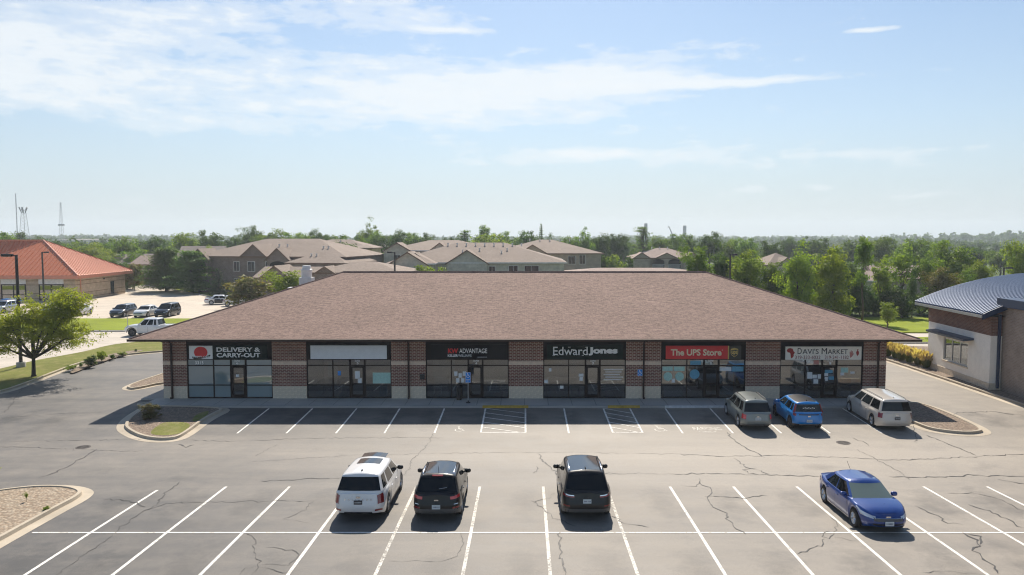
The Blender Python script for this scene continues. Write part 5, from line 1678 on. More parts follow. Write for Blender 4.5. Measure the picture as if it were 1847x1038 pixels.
# ------------------------------------------------------------------ neighbouring buildings
def roof_ribs(mb, a, b, c, d, step, h=.12, w=.05):
    """standing seams on the plane a-b (eave) to d-c (top), running up the slope"""
    a, b, c, d = map(Vector, (a, b, c, d))
    e = (b - a); L = e.length; e.normalize()
    up0 = d - a
    nrm = e.cross(up0).normalized()
    if nrm.z < 0: nrm = -nrm
    up = nrm.cross(e).normalized()
    if up.z < 0: up = -up
    def height(x):
        # how far up the slope the plane reaches above eave position x
        A = Vector(((d - a).dot(e), (d - a).dot(up))); C = Vector(((c - a).dot(e), (c - a).dot(up)))
        if x < A.x: return A.y * x / A.x if A.x > 1e-6 else A.y
        if x > C.x: return C.y * (L - x) / (L - C.x) if L - C.x > 1e-6 else C.y
        return A.y + (C.y - A.y) * ((x - A.x) / (C.x - A.x) if C.x > A.x else 0)
    x = step / 2
    while x < L:
        hh = height(x)
        if hh > .15:
            p, q = a + e * x, a + e * x + up * hh
            vs = [p - e * w, p + e * w, p + nrm * h, q - e * w, q + e * w, q + nrm * h]
            mb.add(vs, [(0, 2, 5, 3), (2, 1, 4, 5), (0, 1, 2)])
        x += step
    return mb

def red_roof_building():
    ox, oy = on_z(137, 543).x, on_z(137, 543).y
    r = empty('red_roof_building', (ox, oy, 0), R(1.5), 'tan block building with a red metal hip roof on the far left', 'building')
    D, Lp, Lm, ez = 16.5, 20.0, 60.0, 4.05
    w = MB().box(-Lp, 0, 0, D, -.5, ez).box(-Lm, -Lp, 3.0, D + 3, -.5, ez - .003)
    walls = w.build('wall', M('tan_block'), r)
    st = MB()
    for z in (.35, 1.15, 2.55, 3.2):
        st.box(-Lp - .02, .02, -.02, .1, z, z + .08); st.box(-.1, .022, -.018, D + .02, z + .002, z + .078)
    st.build('stripe', M('stripe_brown'), walls)
    oh = 1.0
    ez0 = ez + .12
    ap = Vector((-9.6, D / 2, ez + 5.7)); run = Vector((-Lm, D / 2, ez + 5.7))
    e1, e2, e3, e4 = Vector((-Lp - .6, -oh, ez0)), Vector((oh, -oh, ez0)), Vector((oh, D + oh, ez0)), Vector((-Lm, D + oh, ez0))
    m = MB()
    m.add([e1, e2, ap], [(0, 1, 2)]); m.add([e2, e3, ap], [(0, 1, 2)]); m.add([e3, e4, run, ap], [(0, 1, 2, 3)])
    ml = Vector((-Lp - .6, D / 2, ez0)); m.add([e1, ap, ml], [(0, 1, 2)])
    m1, m2 = Vector((-Lm, 2.6, ez0)), Vector((-9.0, 2.6, ez0 + .0))
    m.add([m1, m2, ap, run], [(0, 1, 2, 3)])
    rf = m.build('roof', M('red_roof'), r)
    rb = MB()
    roof_ribs(rb, e1, e2, ap, ap, .72); roof_ribs(rb, e2, e3, ap, ap, .72); roof_ribs(rb, m1, m2, ap, run, .72)
    tag(rb.build('roof_seam', M('red_roof'), rf), kind='stuff')
    cap = MB().tube([e2, ap], .16, 6).tube([e3, ap], .12, 6).tube([e1, ap], .13, 6).tube([ap, run], .15, 6)
    cap.build('ridge_cap', M('red_trim'), rf)
    fa = MB().box(-Lp - .6, oh + .05, -oh - .06, -oh + .06, ez0 - .55, ez0 - .02).box(oh - .06, oh + .07, -oh, D + oh, ez0 - .55, ez0 - .02)
    fa.build('fascia', M('red_trim'), r)
    MB().add([(-Lp - .6, -oh, ez0 - .3), (oh, -oh, ez0 - .3), (oh, D + oh, ez0 - .3), (-Lp - .6, D + oh, ez0 - .3)], [(3, 2, 1, 0)]).build('soffit', M('stripe_brown'), r)
    def wx_(u): return (u - 137) * .0885
    for u0, u1 in ((3, 48), (71, 116)):
        x0, x1 = wx_(u0), wx_(u1)
        MB().box(x0, x1, -.06, .02, 2.72, 3.52).build('header_panel', M('white_trim'), r)
        win = MB()
        for x in (x0 + .1, (x0 + x1) / 2, x1 - .1): win.box(x - .09, x + .09, -.05, .02, .1, 2.7)
        win.box(x0, x1, -.045, .02, .95, 1.07); win.box(x0, x1, -.045, .02, 2.58, 2.7)
        f = win.build('window', M('bronze'), r)
        MB().box(x0 + .05, x1 - .05, -.03, -.02, .12, 2.68).build('pane', M('house_glass'), f)
    MB().box(-.02, .045, 11.2, 12.4, .3, 2.5).build('window', M('dark_pane'), r)
    MB().box(-.02, .2, 8.8, 9.05, 3.0, 3.25).build('wall_light', M('black_metal'), r)
    MB().tube([(.12, 1.4, .4), (.12, 1.4, 3.0), (.5, .7, 3.6)], .07, 6).build('downspout', M('red_trim'), r)
red_roof_building()

def barrel_building():
    """stucco block with a barrel-vaulted blue metal roof at the right edge"""
    r = empty('barrel_roof_building', (32.05, 53.0, 0), R(-3.5), 'white stucco and brick building with a curved blue metal roof at the right edge', 'building')
    X = 0; Y0, Y1 = 0.0, 9.3
    base = MB().box(-.03, 26, .97 - 1.0 - .03, Y1 + .03, -.5, .42).build('base_course', M('split_block'), r)
    # stucco shell with a window opening on its left face (x = 0)
    wy0, wy1, wz0, wz1 = 3.0, 6.7, 1.02, 2.75
    m = MB()
    m.box(0, .3, Y0, wy0, .42, 3.72); m.box(0, .3, wy1, Y1, .42, 3.72); m.box(0, .3, wy0, wy1, .42, wz0); m.box(0, .3, wy0, wy1, wz1, 3.72)
    m.box(.3, 1.0, Y0, .3, .42, 3.72); m.box(.3, 26, Y1 - .3, Y1, .42, 3.72)
    m.build('stucco_wall', M('stucco'), r)
    b = MB().box(-.03, 1.0, -.03, Y1 + .03, 3.72, 5.05).box(1.0, 26, Y1 - .3, Y1 + .03, 3.72, 5.05)
    b.build('brick_band', M('dark_brick'), r)
    wn = MB()
    for y in (wy0 + .06, wy0 + (wy1 - wy0) / 3, wy0 + 2 * (wy1 - wy0) / 3, wy1 - .06): wn.box(.06, .16, y - .05, y + .05, wz0, wz1)
    for z in (wz0 + .05, wz1 - .05): wn.box(.065, .155, wy0, wy1, z - .05, z + .05)
    f = wn.build('window', M('galvanised'), r)
    for k in range(3):
        a = wy0 + k * (wy1 - wy0) / 3
        MB().box(.10, .11, a + .05, a + (wy1 - wy0) / 3 - .05, wz0 + .08, wz1 - .08).build('pane', M('shop_glass'), f)
    MB().box(-.06, .02, wy0 - .1, wy1 + .1, wz0 - .10, wz0 - .003).build('sill', M('split_block'), f)
    MB().add([(3.4, wy0 - 2, .5), (3.4, wy1 + 2, .5), (3.4, wy1 + 2, 3.6), (3.4, wy0 - 2, 3.6)], [(0, 1, 2, 3)]).add([(.32, wy0 - 2, .5), (3.4, wy0 - 2, .5), (3.4, wy1 + 2, .5), (.32, wy1 + 2, .5)], [(0, 1, 2, 3)]).build('interior', M('interior_wall'), r)
    aw = MB()
    aw.add([(-.75, 2.2, 3.02), (-.75, 8.1, 3.02), (0, 8.1, 3.10), (0, 2.2, 3.10), (-.75, 2.2, 3.17), (-.75, 8.1, 3.17), (0, 8.1, 3.25), (0, 2.2, 3.25)],
           [(0, 1, 2, 3), (4, 7, 6, 5), (0, 4, 5, 1), (1, 5, 6, 2), (2, 6, 7, 3), (3, 7, 4, 0)])
    aw.build('awning', M('navy_metal'), r)
    # tall brick wing toward the camera
    MB().box(.75, 26, -26, -.003, -.5, 5.75).build('brick_wing', M('taupe_brick'), r)
    MB().box(.45, 26.1, -26.1, .25, 5.75, 6.32).build('coping', M('navy_metal'), r)
    MB().box(.42, .56, -.22, -.04, .1, 5.2).build('downspout', M('navy_metal'), r)
    # barrel vault: rises with +x
    xa, za, span, rise = -.85, 5.16, 10.2, 2.35
    Rr = (span * span + rise * rise) / (2 * rise)
    def zv(x): 
        d = xa + span - x
        return za + rise - (Rr - math.sqrt(max(0, Rr * Rr - d * d)))
    y0, y1 = -.45, Y1 + .6
    nx, pitch = 40, .34
    vs, fs = [], []
    xsn = [xa + (span * 1.9) * k / nx for k in range(nx + 1)]
    yn = []
    y = y0
    while y < y1:
        yn += [(y, 0), (y + pitch * .40, 0), (y + pitch * .5, .12), (y + pitch * .9, .12)]
        y += pitch
    for x in xsn:
        for y, dz in yn: vs.append((x, y, zv(x) + dz))
    n = len(yn)
    for i in range(nx):
        for k in range(n - 1): fs.append((i * n + k, (i + 1) * n + k, (i + 1) * n + k + 1, i * n + k + 1))
    rf = MB().add(vs, fs).build('roof', M('blue_roof'), r)
    e = MB()
    e.box(xa - .05, xa + .02, y0, y1, za - .18, za + .005)
    e.build('eave_trim', M('galvanised'), rf)
    for yy, nm in ((y0 - .02, 'verge_trim'), (y1 + .02, 'verge_trim')):
        vm, fm = [], []
        for x in xsn:
            for dz in (-.30, .09): vm += [(x, yy - .05, zv(x) + dz), (x, yy + .05, zv(x) + dz)]
        for i in range(nx):
            a = i * 4
            fm += [(a, a + 4, a + 6, a + 2), (a + 1, a + 3, a + 7, a + 5), (a + 2, a + 6, a + 7, a + 3), (a, a + 1, a + 5, a + 4)]
        MB().add(vm, fm).build(nm, M('navy_metal'), rf)
    MB().add([(xa, y0, za - .1), (xa + 2, y0, za - .1), (xa + 2, y1, za - .1), (xa, y1, za - .1)], [(3, 2, 1, 0)]).build('soffit', M('dark_soffit'), r)
barrel_building()

def house(name, label, u, v, Y, w, d, eave, rise, wall, roofm, rz=0.0, base=-1.2, hipk=1.0, windows=(), gables=(), vents=(), balconies=(), oh=.5, cat='building', group=None, x=None):
    """a block with a hip (hipk = 1) or gable (0) roof; origin at its front left corner; u, v is the pixel of that eave corner"""
    p = on_depth(u, v, Y)
    r = empty(name, (p.x, Y, 0), rz, label, cat, group)
    ez = eave if eave is not None else p.z
    MB().box(0, w, 0, d, base, ez).build('wall', M(wall), r)
    hr = min(d / 2, w / 2) * hipk
    a = [(-oh, -oh, ez), (w + oh, -oh, ez), (w + oh, d + oh, ez), (-oh, d + oh, ez), (-oh + (hr + oh if hipk else 0), d / 2, ez + rise), (w + oh - (hr + oh if hipk else 0), d / 2, ez + rise)]
    m = MB().add(a, [(0, 1, 5, 4), (2, 3, 4, 5), (1, 2, 5), (3, 0, 4), (0, 3, 2, 1)])
    rf = m.build('roof', M(roofm), r)
    fc = MB()
    for y0 in (-oh, d + oh): fc.box(-oh, w + oh, y0 - .04, y0 + .04, ez - .22, ez - .005)
    for x0 in (-oh, w + oh): fc.box(x0 - .04, x0 + .04, -oh, d + oh, ez - .22, ez - .007)
    fc.build('fascia', M('white_trim') if wall == 'siding_cream' else M('stripe_brown'), rf)
    slope = rise / (d / 2 + oh)
    for gx, gw, gd, gzz, gh in gables:      # centre x, width, how far it stands forward, eave z, gable height
        g = MB()
        x0, x1 = gx - gw / 2, gx + gw / 2
        g.add([(x0, -gd, gzz), (x1, -gd, gzz), (gx, -gd, gzz + gh)], [(0, 1, 2)])
        if gd > .3: g.box(x0, x1, -gd, .01, base, gzz - .002)
        gb = g.build('gable', M(wall), r)
        yb = (gzz + gh - ez) / slope - oh + .2
        o2 = .35
        k = gh / (gw / 2)
        rv = [(x0 - o2, -gd - o2, gzz - o2 * k), (gx, -gd - o2, gzz + gh), (x1 + o2, -gd - o2, gzz - o2 * k), (x0 - o2, yb, gzz - o2 * k), (gx, yb, gzz + gh), (x1 + o2, yb, gzz - o2 * k)]
        rv = [(q[0], q[1], q[2] + .06) for q in rv]
        MB().add(rv, [(0, 1, 4, 3), (1, 2, 5, 4)]).build('gable_roof', M(roofm), gb)
        bd = MB()
        for (xa, za), (xb, zb) in (((x0 - o2, gzz - o2 * k), (gx, gzz + gh)), ((gx, gzz + gh), (x1 + o2, gzz - o2 * k))):
            bd.add([(xa, -gd - o2 - .02, za - .16), (xb, -gd - o2 - .02, zb - .16), (xb, -gd - o2 - .02, zb + .06), (xa, -gd - o2 - .02, za + .06)], [(0, 1, 2, 3)])
        bd.build('barge_board', M('stripe_brown'), gb)
    for wn in windows:
        x, z, ww, wh = wn[:4]
        yy = -(wn[4] if len(wn) > 4 else 0.0)
        side = len(wn) > 5
        fr = MB()
        if side:                             # on the right-hand wall, x is then the depth
            fr.box(w - .02, w + .05, x - ww / 2 - .1, x + ww / 2 + .1, z - .1, z + wh + .1)
            f = fr.build('window', M('white_trim'), r)
            MB().box(w + .04, w + .07, x - ww / 2, x + ww / 2, z, z + wh).build('pane', M('dark_pane'), f)
        else:
            fr.box(x - ww / 2 - .1, x + ww / 2 + .1, yy - .05, yy + .02, z - .1, z + wh + .1)
            f = fr.build('window', M('white_trim'), r)
            pn = MB().box(x - ww / 2, x - .03, yy - .07, yy - .04, z, z + wh).box(x + .03, x + ww / 2, yy - .07, yy - .04, z, z + wh)
            pn.build('pane', M('dark_pane'), f)
    for bx, bw, z0, gd in balconies:
        n = MB()
        n.box(bx - bw / 2, bx + bw / 2, -gd - .03, -gd + .02, z0, z0 + 1.7)
        t = 8
        n.plate([(bx + bw / 2 * math.cos(math.pi * k / t), z0 + 1.69 + .7 * math.sin(math.pi * k / t)) for k in range(t + 1)], -gd - .03, -gd + .02)
        b = n.build('balcony', M('dark_soffit'), r)
        rl = MB().box(bx - bw / 2, bx + bw / 2, -gd - .14, -gd - .08, z0 + .95, z0 + 1.03).box(bx - bw / 2, bx + bw / 2, -gd - .14, -gd - .06, z0 - .12, z0 + .06)
        for k in range(int(bw / .22)): rl.box(bx - bw / 2 + k * .22, bx - bw / 2 + k * .22 + .07, -gd - .125, -gd - .095, z0 + .06, z0 + .95)
        rl.build('railing', M('white_trim'), b)
    for vx, vy in vents:
        zz = ez + slope * (min(vy, d - vy) + oh)
        MB().tube([(vx, vy, zz - .1), (vx, vy, zz + .35)], .12, 6).tube([(vx, vy, zz + .33), (vx, vy, zz + .45)], .2, 6).build('vent', M('white_metal'), rf)
    return r

# brick apartments on the left
house('brick_apartments', 'brick apartment block with arched balconies and gables behind the conifers on the left', 352, 461, 146, 30, 19, 6.75, 3.2, 'apartment_brick', 'taupe_shingle', R(-11),
      windows=[(8.5, 4.0, 1.0, 1.7), (11.5, 4.0, 1.3, 1.7), (15.0, 4.0, 1.0, 1.7), (8.5, .8, 1.0, 1.7), (11.5, .8, 1.3, 1.7), (15.0, .8, 1.0, 1.7)],
      gables=[(1.6, 3.6, 1.2, 6.4, 1.7), (12.2, 5.2, .25, 6.75, 2.2), (17.6, 4.4, 1.4, 6.3, 2.0)], balconies=[(1.6, 2.6, 3.6, 1.2), (17.6, 3.2, 3.5, 1.4), (1.6, 2.6, .4, 1.2)],
      vents=[(14.5, 5), (16.2, 5), (24, 4), (25, 4)])
house('apartment_wing', 'grey sided right wing of the brick apartments under a plain taupe roof', 520, 474, 139, 10.5, 14, 5.75, 2.4, 'siding_grey', 'taupe_shingle', R(-11), vents=[(3, 3), (4, 3)])
house('garage_block', 'low garage block with a small front gable in front of the brick apartments', 462, 499, 127, 9.5, 9, 3.75, 1.6, 'apartment_brick', 'taupe_shingle', R(-6), hipk=0, gables=[(3.4, 5.0, .4, 3.75, 1.9)])
house('taupe_roof_garage', 'long low garage with taupe hip roof just behind the left hip of the shops', 560, 490, 118, 14, 11, 5.0, 1.5, 'apartment_brick', 'taupe_shingle', R(-6), gables=[(2.5, 5, .5, 4.3, 1.6)])
# cream and tan apartments in the middle
house('cream_apartments', 'cream sided apartment block with a wide taupe hip roof behind the middle of the shops', 706, 474, 135, 30.0, 21, 5.95, 3.3, 'siding_cream', 'taupe_shingle', 0,
      windows=[(13.2, 3.9, 1.4, 1.3), (21.2, 3.9, 1.5, 1.4), (24.4, 3.9, 2.4, 1.4), (17.5, 3.9, 1.0, 1.3), (5.0, 3.9, 1.6, 1.3)], gables=[(13.2, 7.0, .5, 5.85, 2.2), (4.2, 4.4, .4, 5.95, 1.6)],
      vents=[(9 + 1.7 * k, 8.8) for k in range(9)] + [(12, 5), (15, 6), (19, 4.5), (20, 6)])
house('cream_corner_wing', 'cream corner wing with a dark trimmed gable left of the cream apartments', 700, 474, 131, 7.5, 12, 5.9, 1.7, 'siding_cream', 'taupe_shingle', 0, gables=[(3.4, 6.4, .6, 5.8, 2.0)], windows=[(4.4, 3.4, 1.4, 1.5, .6)])
house('rear_cream_apartments', 'cream gabled wing with small roof vents rising behind the cream apartments', 696, 455, 158, 22, 16, 7.6, 2.0, 'siding_cream', 'taupe_shingle', 0, gables=[(2.4, 5.5, .6, 7.5, 1.6), (11, 4, .4, 7.6, 1.5)], windows=[(2.4, 5.2, 1.2, 1.4, .6)])
house('tan_apartments', 'tan sided apartment block with hip roof rising behind the right of the cream apartments', 888, 457, 164, 23.0, 20, 6.85, 2.8, 'siding_tan', 'taupe_shingle', 0,
      windows=[(16.8, 4.6, 1.5, 1.6), (16.8, 1.6, 1.5, 1.6), (19, 4.6, 1.2, 1.8)], gables=[(8.5, 6.0, .4, 6.85, 1.8)], vents=[(8 + 2.2 * k, 9) for k in range(6)])
house('small_apartments', 'three-storey beige apartment block with dark central balconies left of the right tree row', 1146, 466, 192, 15.5, 13, 5.1, 2.3, 'siding_tan', 'pink_shingle', 0,
      windows=[(1.4, 2.9, 1.2, 1.2), (13.6, 2.9, 1.2, 1.2), (1.4, .2, 1.2, 1.2), (13.6, .2, 1.2, 1.2)], gables=[(1.5, 4.0, .5, 5.1, 1.3), (7.6, 5.2, .5, 5.1, 1.2), (14, 4.0, .5, 5.1, 1.3)], balconies=[(5.6, 3.0, 2.4, .5), (9.6, 3.0, 2.4, .5)], vents=[(5, 6), (7, 6), (9, 6)])
house('low_taupe_garage', 'long low pink-taupe roof showing as a thin strip above the shop ridge', 1030, 492, 104, 17.5, 8, 5.55, .55, 'siding_tan', 'pink_shingle', 0)
house('beige_house', 'beige house with a taupe roof behind the round dark green tree', 540, 445, 190, 17, 12, 7.6, 2.0, 'siding_cream', 'taupe_shingle', R(-4), gables=[(4, 5, .5, 7.4, 1.7)], vents=[(9, 4)])
house('beige_annex', 'plain beige annex wall right of the round dark green tree', 636, 447, 176, 4.4, 8, 7.8, .8, 'siding_tan', 'taupe_shingle', R(-4))
house('white_house', 'small white house with a grey roof far behind the garages in the middle left', 658, 443, 240, 6.5, 7, 7.2, 1.2, 'siding_cream', 'grey_shingle', R(-20), windows=[(2, 4.8, 1.2, 1.4), (4.5, 4.8, 1.2, 1.4)], base=-6)
house('pale_bungalow', 'pale roofed bungalow among trees left of the conifers', 204, 473, 182, 9.0, 8, 4.2, 2.0, 'siding_cream', 'grey_shingle', R(10), hipk=0, base=-2)
house('second_bungalow', 'second pale roofed bungalow nearer the conifers', 238, 475, 178, 7.0, 8, 4.0, 1.9, 'siding_tan', 'pink_shingle', R(-8), hipk=0, base=-2)
house('grey_roof_house', 'grey gabled roof between the conifers and the brick apartments', 322, 462, 178, 9.0, 9, 5.7, 2.4, 'siding_cream', 'grey_shingle', R(8), hipk=0, base=-2)
house('pink_roof_house', 'long house with a pinkish shingle roof seen through the trunks of the right tree row', 1588, 503, 128, 14.5, 10, 3.5, 2.0, 'siding_tan', 'pink_shingle', R(-3), hipk=0, windows=[(3, 1.0, 1.4, 1.2), (8, 1.0, 1.4, 1.2)])
house('pale_gable_house', 'pale house wall glimpsed at the foot of the tall thin tree on the right', 1552, 506, 124, 4.6, 8, 3.4, 1.4, 'siding_cream', 'pink_shingle', 0, hipk=0)
house('taupe_roof_house', 'taupe roofed house in the gap between the bright trees on the right', 1386, 478, 168, 8.5, 9, 4.2, 2.5, 'siding_tan', 'taupe_shingle', R(12), gables=[(4, 4.5, .5, 4.2, 1.6)])
r = house('warehouse', 'long white warehouse far off in the haze on the left', 95, 433, 820, 70, 30, 6.0, .8, 'siding_cream', 'grey_shingle', 0, base=-8)

# wooden fence by the conifers
def fence(name, label, pts, h):
    o = on_z(*pts[0]); r = empty(name, (o.x, o.y, 0), 0, label, 'fence')
    P = [on_z(*p) - Vector((o.x, o.y, 0)) for p in pts]
    for a, b in zip(P, P[1:]):
        L = (b - a).length; n = max(1, int(L / 2.4)); d = (b - a).normalized(); nr = Vector((-d.y, d.x, 0))
        for k in range(n):
            p, q = a.lerp(b, k / n), a.lerp(b, (k + .97) / n)
            m = MB()
            m.add([p - nr * .02, q - nr * .02, q + nr * .02, p + nr * .02] + [v + Vector((0, 0, h)) for v in (p - nr * .02, q - nr * .02, q + nr * .02, p + nr * .02)],
                  [(0, 3, 2, 1), (4, 5, 6, 7), (0, 1, 5, 4), (1, 2, 6, 5), (2, 3, 7, 6), (3, 0, 4, 7)])
            m.build('fence_panel', M('wood_fence'), r)
            MB().box(p.x - .07, p.x + .07, p.y - .09, p.y + .05, -.1, h + .12).build('fence_post', M('wood_fence'), r)
fence('wooden_fence', 'brown wooden board fence at the back of the far lot left of the conifers', [(236, 511), (262, 514), (292, 518)], 1.8)
fence('wooden_fence', 'grey-brown board fence between the conifers and the small spruce', [(348, 522), (376, 527)], 1.9)

# hydrant, picnic table
p = on_z(359.5, 531)
r = empty('fire_hydrant', (p.x, p.y, .0), 0, 'dark fire hydrant on the grass right of the conifers', 'hydrant')
MB().lathe([(.2, 0), (.2, .06), (.13, .08), (.13, .62), (.16, .64), (.14, .78), (.05, .88)], 12).build('barrel', M('iron'), r, True, 40)
MB().tube([(-.28, 0, .5), (.28, 0, .5)], .075, 8).build('outlet', M('iron'), r)
p = on_z(21, 549)
r = empty('picnic_table', (p.x, p.y, 0), 0, 'blue picnic table in front of the red-roofed building', 'table')
MB().box(-1.2, 1.2, -.5, .5, .74, .82).build('tabletop', M('ada_blue'), r)
for sd in (-1, 1): MB().box(-1.2, 1.2, sd * .8 - .16, sd * .8 + .16, .42, .48).build('bench_seat', M('ada_blue'), r)
for sx in (-.9, .9): MB().tube([(sx, -.8, 0), (sx, -.3, .74)], .05, 6).tube([(sx, .8, 0), (sx, .3, .74)], .05, 6).tube([(sx, -.8, .4), (sx, .8, .4)], .04, 6).build('leg', M('black_metal'), r)

# lamp posts
def lamp(name, label, base, top, arm, base_c=True, w=.13):
    r = empty(name, base, 0, label, 'lamp post')
    h = top - base.z
    if base_c: MB().lathe([(.34, -.3), (.34, .35), (.30, .4), (.02, .4)], 14).build('footing', M('plain_concrete'), r, True, 40)
    MB().tube([(0, 0, .05), (0, 0, h)], [w * .62, w * .5], 8).build('pole', M('pole_bronze'), r)
    s = math.copysign(1, arm)
    MB().tube([(0, 0, h - .08), (s * .5, 0, h - .06)], .05, 6).build('arm', M('pole_bronze'), r)
    hd = MB().box(min(s * .35, s * (.35 + abs(arm))), max(s * .35, s * (.35 + abs(arm))), -.22, .22, h - .14, h + .07).build('lamp_head', M('pole_bronze'), r)
    MB().box(min(s * .42, s * (.28 + abs(arm))), max(s * .42, s * (.28 + abs(arm))), -.16, .16, h - .155, h - .143).build('lens', M('sign_white'), hd)
b = on_z(38, 662, -.03); lamp('lamp_post', 'tall dark lamp post with a box head at the far left behind the honey locust', b, on_depth(27, 460, b.y).z, -.75, w=.22)
b = on_z(80, 556, 0); lamp('lamp_post', 'dark lamp post in front of the orange slope of the red roof', b, on_depth(82, 455, b.y).z, .55, w=.22)
b = Vector((on_depth(712, 480, 92).x, 92, -.1)); lamp('lamp_post', 'dark lamp post rising behind the shop ridge near the cream corner wing', b, on_depth(712, 455, 92).z, -.5, w=.2)
b = Vector((on_depth(1317, 480, 90).x, 90, -.1)); lamp('lamp_post', 'dark lamp post standing among the trees right of the shop ridge', b, on_depth(1317, 459, 90).z, .4, w=.2)
b = Vector((on_depth(1811, 480, 92).x, 92, -.1)); lamp('lamp_post', 'dark lamp post behind the curved blue roof at the right edge', b, on_depth(1811, 483, 92).z, .6, w=.2)
# slim marker post on the verge
p = on_z(230.5, 598); MB_ = MB().tube([(0, 0, 0), (0, 0, 1.9)], .035, 6).build('marker_post', M('galvanised'), loc=(p.x, p.y, 0)); tag(MB_, 'thin grey post standing on the verge left of the pickup truck', 'post')

# radio masts, chimney, crane on the skyline
def lattice(name, label, u, v0, v1, Y, w0, w1, platform=None, kind=0):
    p, q = on_depth(u, v1, Y), on_depth(u, v0, Y)
    z0 = terrain_z(p.x, Y) - 1
    r = empty(name, (p.x, Y, z0), 0, label, 'mast')
    H = q.z - z0
    m = MB(); n = 14
    for k in range(3):
        t = 2 * math.pi * k / 3
        m.tube([(w0 * math.cos(t), w0 * math.sin(t), 0), (w1 * math.cos(t), w1 * math.sin(t), H)], .16 if w0 > 1.2 else .10, 4)
    for i in range(n):
        a, b = i / n, (i + 1) / n
        wa, wb = w0 + (w1 - w0) * a, w0 + (w1 - w0) * b
        for k in range(3):
            t0, t1 = 2 * math.pi * k / 3, 2 * math.pi * (k + 1) / 3
            m.tube([(wa * math.cos(t0), wa * math.sin(t0), H * a), (wb * math.cos(t1), wb * math.sin(t1), H * b)], .09 if w0 > 1.2 else .05, 3)
    m.build('lattice', M('tower_steel'), r)
    if platform:
        f, rad, hh = platform
        MB().lathe([(rad, H * f), (rad * 1.1, H * f + hh * .5), (rad, H * f + hh)], 10).build('platform', M('tower_steel'), r)
    if kind == 1:
        for k in range(5):
            t = 2 * math.pi * k / 5
            MB().tube([(1.2 * math.cos(t), 1.2 * math.sin(t), H - 3), (2.9 * math.cos(t), 2.9 * math.sin(t), H + 1.6)], [.25, .6], 6).build('antenna', M('tower_steel'), r)
    return r
lattice('radio_mast', 'tallest thin radio mast, leftmost on the skyline', 32, 349, 440, 640, .35, .3)
lattice('antenna_tower', 'lattice tower topped with a cluster of antennas, left skyline', 45, 378, 440, 620, 5.6, 1.6, None, 1)
lattice('platform_mast', 'pale mast with a platform halfway up, third from the left on the skyline', 112, 365, 440, 900, 3.4, .6, (.5, 3.2, 1.8))
p = on_depth(1235, 408, 1000)
MB_ = MB().lathe([(2.6, 0), (2.2, p.z + 25), (2.3, p.z + 25.5), (.1, p.z + 25.5)], 12).build('chimney_stack', M('tower_steel'), loc=(p.x, 1000, -25)); tag(MB_, 'pale chimney stack on the skyline right of centre', 'chimney')
p = on_depth(1165, 404, 1050)
MB_ = MB().lathe([(2.6, 0), (2.2, p.z + 25), (2.3, p.z + 25.5), (.1, p.z + 25.5)], 12).build('chimney_stack', M('tower_steel'), loc=(p.x, 1050, -25)); tag(MB_, 'faint stack behind the ragged pine on the skyline', 'chimney')
a, b = on_depth(1206.5, 408.5, 900), on_depth(1213, 424, 900)
r = empty('crane', (b.x, 900, -6), 0, 'thin slanted crane jib on the skyline beside the chimney stack', 'crane')
MB().tube([(0, 0, b.z + 6), (a.x - b.x, 0, a.z + 6)], [.8, .45], 5).tube([(a.x - b.x, 0, a.z + 6), (a.x - b.x - 1.2, 0, a.z + 4)], .4, 5).build('jib', M('tower_steel'), r)
MB().tube([(0, 0, 0), (0, 0, b.z + 6)], 1.0, 6).build('cab_tower', M('tower_steel'), r)

# ------------------------------------------------------------------ vegetation
rng = np.random.default_rng(42)
def leaf_quads(C, size, up=.35, rs=rng, aspect=1.6, outward=None):
    """one diamond per centre, turned at random with a lean upwards / outwards"""
    n = len(C)
    nrm = rs.normal(size=(n, 3))
    nrm[:, 2] += up * 2
    if outward is not None: nrm += outward * 1.1
    nrm /= np.linalg.norm(nrm, axis=1)[:, None]
    t = rs.normal(size=(n, 3)); t -= (t * nrm).sum(1)[:, None] * nrm; t /= np.linalg.norm(t, axis=1)[:, None]
    b = np.cross(nrm, t)
    s = size * (.6 + .8 * rs.random(n))[:, None] if np.isscalar(size) else (size * (.6 + .8 * rs.random(n)))[:, None]
    w = s / aspect
    V = np.stack([C - t * s * .5, C + b * w * .5, C + t * s * .5, C - b * w * .5], 1).reshape(-1, 3)
    return V
def mesh_quads(name, V, mat):
    n = len(V) // 4
    me = bpy.data.meshes.new(name)
    me.vertices.add(len(V)); me.vertices.foreach_set('co', V.astype(np.float32).ravel())
    me.loops.add(n * 4); me.loops.foreach_set('vertex_index', np.arange(n * 4, dtype=np.int32))
    me.polygons.add(n); me.polygons.foreach_set('loop_start', np.arange(0, n * 4, 4, dtype=np.int32))
    me.update(calc_edges=True)
    me.materials.append(mat)
    return me
def limbs(mb, H, forks, r0, trunk_top, seed, lean=.0):
    """a tapering trunk and limbs that reach towards the given points"""
    rs = random.Random(seed)
    top = Vector((lean * H * .3, 0, trunk_top))
    n = 5
    pts = [Vector((0, 0, -.15)).lerp(top, k / n) + Vector((rs.gauss(0, .01 * H), rs.gauss(0, .01 * H), 0)) * (k > 0) for k in range(n + 1)]
    mb.tube(pts, [r0 * (1.25 if k == 0 else 1 - .55 * k / n) for k in range(n + 1)], 7)
    for f in forks:
        f = Vector(f)
        a = pts[rs.randint(2, n)]
        mid = a.lerp(f, .5) + Vector((rs.gauss(0, .02 * H), rs.gauss(0, .02 * H), -.03 * H))
        mb.tube([a, a.lerp(mid, .5) + Vector((0, 0, -.005 * H)), mid, f], [r0 * .38, r0 * .30, r0 * .22, r0 * .06], 5)
    return mb
TEMPLATES = {}
